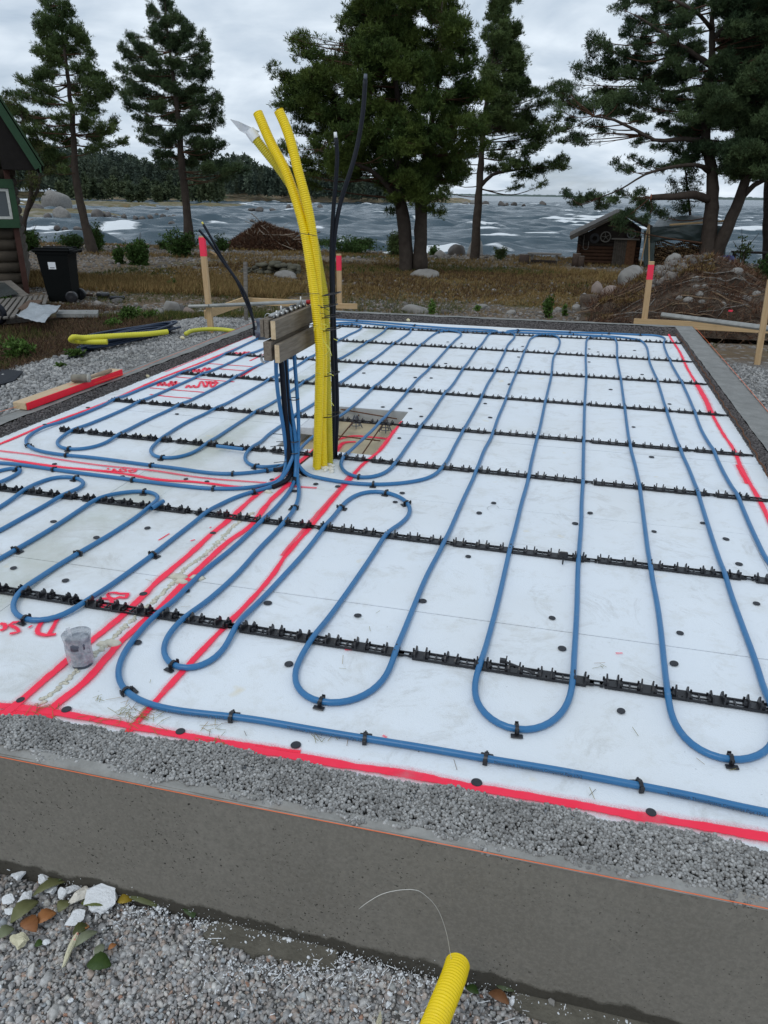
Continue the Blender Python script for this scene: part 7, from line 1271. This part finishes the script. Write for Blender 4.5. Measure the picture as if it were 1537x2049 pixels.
def chunk(px, py, wpx, hpx, label, mat, name='styrofoam_piece', cat='styrofoam', rot=0., sd=1, rough=.2, zf=.5, sub=3):
    b = fz(px, py+hpx*.3, GZ+.010); s_ = mpp(b); V_, F_ = ico(sub+1); rr_ = np.random.default_rng(sd*7); V_ = V_*(1+rough*.6*fbm(V_+sd, 2.0, sd, 3))[:, None]
    for _ in range(11):
        n_ = rr_.normal(size=3); n_ /= np.linalg.norm(n_); ex = np.maximum(0, V_@n_-rr_.uniform(.45, .8)); V_ = V_-ex[:, None]*n_
    V_ = V_*(1+.10*fbm(V_+sd, 9, sd+3, 3))[:, None]*[wpx*s_/1.8, hpx*s_/1.25, hpx*s_*zf]; V_ = V_@rotm((rr_.normal(), rr_.normal(), .2), .25).T@rotz(rot).T; o = link(name, new_mesh(name, V_, F_, False), mat); o.location = b+[0, 0, hpx*s_*zf*.6]; return tag(o, label, cat)
M_sty = simple('styrofoam', (.80, .82, .84), .8, .3, .05, 60, .5, bs=160); M_styp = simple('peach_foam', (.72, .68, .60), .8, .3, .1, 30, .4, bs=120)
m = Mat('foam_with_pink', .8, .2); m.col(m.mix(m.mr(m.noise(26, 3), .60, .66), (.66, .62, .44), (.85, .30, .25))); m.bump(m.noise(120, 4), .5, .004); M_fpk = m.m
chunk(212, 1785, 68, 42, 'largest white styrofoam lump against the wall foot', M_sty, rot=.3, sd=2, zf=.5)
chunk(158, 1792, 44, 26, 'long pale styrofoam shard left of the largest lump', M_styp, rot=.7, sd=3)
chunk(146, 1778, 48, 12, 'thin white styrofoam sliver standing on edge', M_sty, rot=.9, sd=4)
chunk(147, 1836, 44, 20, 'rectangular white styrofoam strip on the gravel', M_sty, rot=.85, sd=5, rough=.05, zf=.35)
chunk(126, 1784, 18, 20, 'small round styrofoam bit left of the sliver', M_sty, sd=6); chunk(105, 1778, 26, 16, 'ragged white styrofoam bit among leaves', M_sty, sd=7, rough=.35)
chunk(52, 1792, 30, 24, 'ragged styrofoam square left of the leaf pile', M_sty, sd=8, rough=.3, zf=.3); chunk(90, 1758, 32, 22, 'styrofoam wedge close to the wall at left', M_sty, rot=.5, sd=9); chunk(30, 1728, 46, 20, 'styrofoam strip at the left edge touching the wall', M_sty, rot=-.4, sd=10, rough=.3, zf=.3); chunk(40, 1748, 44, 18, 'second styrofoam strip below the one at the left edge', M_sty, rot=.4, sd=11, rough=.3); chunk(15, 1796, 34, 16, 'flat styrofoam flake at the left edge', M_sty, sd=12, rough=.35, zf=.25); chunk(22, 1820, 26, 12, 'lower styrofoam flake at the left edge', M_sty, sd=13, rough=.35, zf=.25)
chunk(42, 1876, 46, 26, 'lumpy yellow foam blob with pink tip', M_fpk, 'foam_piece', 'foam', .1, 14, .25, .45); chunk(143, 1885, 16, 46, 'upright strip of foam with a pink side', M_fpk, 'foam_piece', 'foam', .1, 15, .25, .22); chunk(93, 1884, 14, 10, 'tiny white flake beside the yellow foam blob', M_sty, sd=16); chunk(759, 2035, 12, 34, 'pale foam stick at the bottom edge', M_fpk, 'foam_piece', 'foam', 0, 17, .15, .3)
chunk(776, 2010, 12, 10, 'small white flake right of the foam stick', M_sty, sd=18); chunk(143, 2000, 12, 8, 'small white flake low on the left gravel', M_sty, sd=19, rough=.35); chunk(1102, 2003, 16, 14, 'angular grey pebble on the lower right slab', M_stone, 'pebble', 'stone', .4, 20, .15, .7); chunk(1320, 2035, 18, 14, 'grey pebble at the wall foot lower right', M_stone, 'pebble', 'stone', .2, 21, .15, .7)
M_pieces = M_sty
# leaves
def leaf(px, py, lpx, wpx, ang, label, c1, c2, bend=.15, tilt=0.):
    b = fz(px, py, GZ+.016); s_ = mpp(b); L_ = lpx*s_*1.1; W_ = wpx*s_*1.2; n_ = 12; tt = np.linspace(0, 1, n_); w_ = W_/2*np.sin(tt*math.pi)**.8*(1+.06*np.sin(tt*30)); z_ = L_*bend*np.sin(tt*math.pi); V_ = []
    for t_, ww_, zz_ in zip(tt, w_, z_): V_ += [((t_-.5)*L_, -ww_, zz_+ww_*.35), ((t_-.5)*L_, 0, zz_), ((t_-.5)*L_, ww_, zz_+ww_*.35)]
    V_ = np.array(V_)@rotm((1, 0, 0), tilt).T@rotz(ang).T; F_ = [(i*3+j, i*3+3+j, i*3+4+j, i*3+1+j) for i in range(n_-1) for j in (0, 1)]; m = Mat('leaf_'+label.split()[0], .5, .4); m.col(m.mix(m.noise(60, 4, .7), c1, c2)); o = link('fallen_leaf', new_mesh('fallen_leaf', V_, F_, True), m.m); o.location = b; sd_ = o.modifiers.new('thickness', 'SOLIDIFY'); sd_.thickness = .0006; tag(o, label, 'leaf', 'fallen leaves on the gravel')
ol1, ol2 = (.10, .11, .04), (.19, .19, .085); gr1, gr2 = (.025, .055, .012), (.06, .10, .02); br1, br2 = (.30, .11, .035), (.42, .19, .07); yl1, yl2 = (.28, .19, .02), (.42, .30, .04); sv1, sv2 = (.15, .17, .10), (.26, .28, .19)
for a_ in [(50,1825,56,30,1.2,'olive leaf lying left of the brown leaf',ol1,ol2),(100,1778,60,18,.8,'long olive leaf curling up near the wall',ol1,ol2),(128,1814,26,22,1.4,'small round olive leaf above the styrofoam strip',ol1,ol2),(92,1838,38,26,.9,'orange brown leaf left of the styrofoam strip',br1,br2),(60,1852,44,26,-.4,'dark orange leaf near the yellow foam blob',(.20,.08,.03),(.34,.14,.05)),(185,1757,24,24,1.3,'bright green leaf tucked against the wall',gr1,gr2),(120,1758,30,22,.9,'dark green leaf among the styrofoam',gr1,gr2),(195,1808,60,30,.25,'green leaf under the largest styrofoam lump',(.08,.11,.02),(.16,.18,.04)),(250,1803,28,20,.4,'golden yellow leaf right of the largest lump',yl1,yl2),(285,1802,66,26,-.15,'long grey green leaf on the wall foot',ol1,(.15,.17,.08)),(328,1802,30,10,.05,'slim brown leaf tip next to the grey green leaf',(.16,.08,.05),(.26,.15,.10)),(382,1822,36,24,-.8,'dark green leaf leaning on the wall, middle',gr1,(.04,.07,.015)),(400,1815,40,12,-.5,'narrow grey leaf beside the dark green one',sv1,sv2),(198,1932,46,32,.2,'green leaf lying alone on the gravel',gr1,gr2),(200,1905,34,16,1.9,'pale leaf standing above the lone green leaf',sv1,sv2),(172,1880,46,18,1.0,'thin pale leaf right of the foam strip',sv1,sv2),(162,1862,30,22,.8,'dark leaf above the foam strip',(.05,.06,.02),(.09,.10,.03)),(12,1868,30,24,1.0,'grey green leaf at the left edge',sv1,(.18,.2,.11)),(168,1858,20,14,.7,'small orange leaf by the strips',br1,br2),(1010,1975,40,26,-.1,'green leaf right of the yellow hose end',gr1,sv1),(998,1998,42,20,-.3,'rust brown leaf below the green one by the hose',(.16,.07,.03),(.28,.13,.06)),(945,1982,26,16,-.2,'dark green leaf touching the hose',gr1,gr2),(78,1890,16,14,.5,'small green leaf beside the foam blob',gr1,gr2),(98,1768,30,14,.9,'olive leaf close to the wall at left',ol1,ol2),(72,1742,20,16,.9,'tan leaf behind the styrofoam wedge',(.20,.16,.07),(.30,.24,.12)),(225,1895,16,10,1.0,'rust leaf scrap right of the lone green leaf',br1,br2)]: leaf(*a_)
# styrofoam crumbs and shreds
pc_ = []; r2 = np.random.default_rng(8)
for (px, py, sx, sy, k_) in [(470,1845,70,6,350),(610,1880,60,6,420),(700,1905,50,10,260),(560,1940,90,10,260),(900,1960,60,10,150),(1120,1990,60,12,380),(1220,2015,60,12,420),(330,1822,60,6,160),(1350,2040,80,8,260),(300,1830,80,14,90),(760,1930,60,22,140),(420,1880,20,16,60),(120,1790,80,20,80),(620,1990,250,40,120)]:
    pc_ += [fz(r2.normal(px, sx), r2.normal(py, sy)+0) for _ in range(k_)]
pc_ = np.array(pc_); pc_ = pc_[pc_[:, 1] < 1.217]; pc_[:, 2] = GZ+r2.uniform(.004, .016, len(pc_)); V_, F_ = ico(1); s_ = .0016*np.exp(r2.normal(0, .55, len(pc_)))
wl_ = np.array([P(r2.uniform(0, 1537), 0, 0) for _ in range(1)]); nW = 900; xw = r2.uniform(-1.5, .7, nW); zw = GZ+abs(r2.normal(0, .022, nW)); pw = np.column_stack([xw, np.full(nW, 1.214), zw]); kk = fbm(pw[:, :1]*1.0, 6, 12) > -.2; pw = pw[kk]
pos = np.vstack([pc_, pw]); sc = np.r_[s_, np.full(len(pw), .0009)*r2.uniform(.6, 1.6, len(pw))]
tag(scatter('styrofoam_crumbs', V_, F_, pos, np.stack([sc*1.4, sc, sc*.7], 1), M_sty), 'white styrofoam crumbs sprinkled along the wall foot', 'styrofoam crumbs', kind='stuff')
V_ = []
for (px, py, sx, sy, k_) in [(300,1835,70,14,46),(640,1950,70,16,90),(560,1945,60,8,60),(730,1935,40,22,50),(870,1950,50,20,36),(240,1850,60,20,22),(1000,2000,60,20,30),(820,2020,80,20,24),(400,1890,16,14,16),(500,2000,150,30,20)]:
    for _ in range(int(k_*.8)):
        c_ = fz(r2.normal(px, sx), r2.normal(py, sy), GZ+.014); a = r2.uniform(0, 3.14); l_ = .0022+r2.exponential(.0030); d_ = np.array([math.cos(a), math.sin(a), r2.normal(0, .2)])*l_; s_ = np.array([-math.sin(a), math.cos(a), .3])*.0009
        if c_[1] < 1.21: V_ += [c_-d_-s_, c_-d_+s_, c_+d_+s_, c_+d_-s_]
tag(blades_mesh('styrofoam_shreds', np.array(V_), M_sty), 'thin white plastic shreds scattered over the front gravel', 'shreds', kind='stuff')
# yellow hose with wire in front
h0 = D(905, 1935, 1.13); base_z = GZ
hp_ = [(865, 2085, .93, ), (880, 2030, 1.0), (903, 1970, 1.075), (920, 1930, 1.13)]
c_ = catmull(np.array([D(845, 2120, .86), D(866, 2060, .93), D(890, 2000, 1.00), D(908, 1955, 1.06), D(916, 1928, 1.10)]), .01); c_ = resample(c_, .0017); n_ = len(c_); r0_ = 27*mpp(D(900, 1980, 1.0)); t = thing('yellow_conduit', c_[0], 'yellow corrugated conduit rising from the front gravel', 'conduit', 'yellow corrugated conduits')
ph = np.arange(n_)*.0017/.0076*6.283; mb = MB(); V_, F_ = tube(c_, r0_*(1-.055*(1-np.sin(ph))), 32, False); mb.add(V_, F_); V_, F_ = tube(c_[::-1][:60], r0_*.86, 24, True); mb.add(V_, F_); mb.build('corrugated_tube', M_yel, t, True)
mb = MB(); mb.tube(catmull(np.array([c_[-1]+[0, 0, -.03], D(905, 1925, 1.09), D(893, 1865, 1.06), D(876, 1820, 1.03), D(855, 1795, 1.0), D(832, 1781, .98), D(800, 1781, .97), D(765, 1789, .96), D(735, 1806, .95), D(718, 1819, .95)]), .008), .00055, 6); tag(mb.build('pull_wire', simple('white_wire', (.62, .60, .55), .4), None, True, base=c_[-1]), 'thin white pull wire curving out of the front conduit', 'wire')
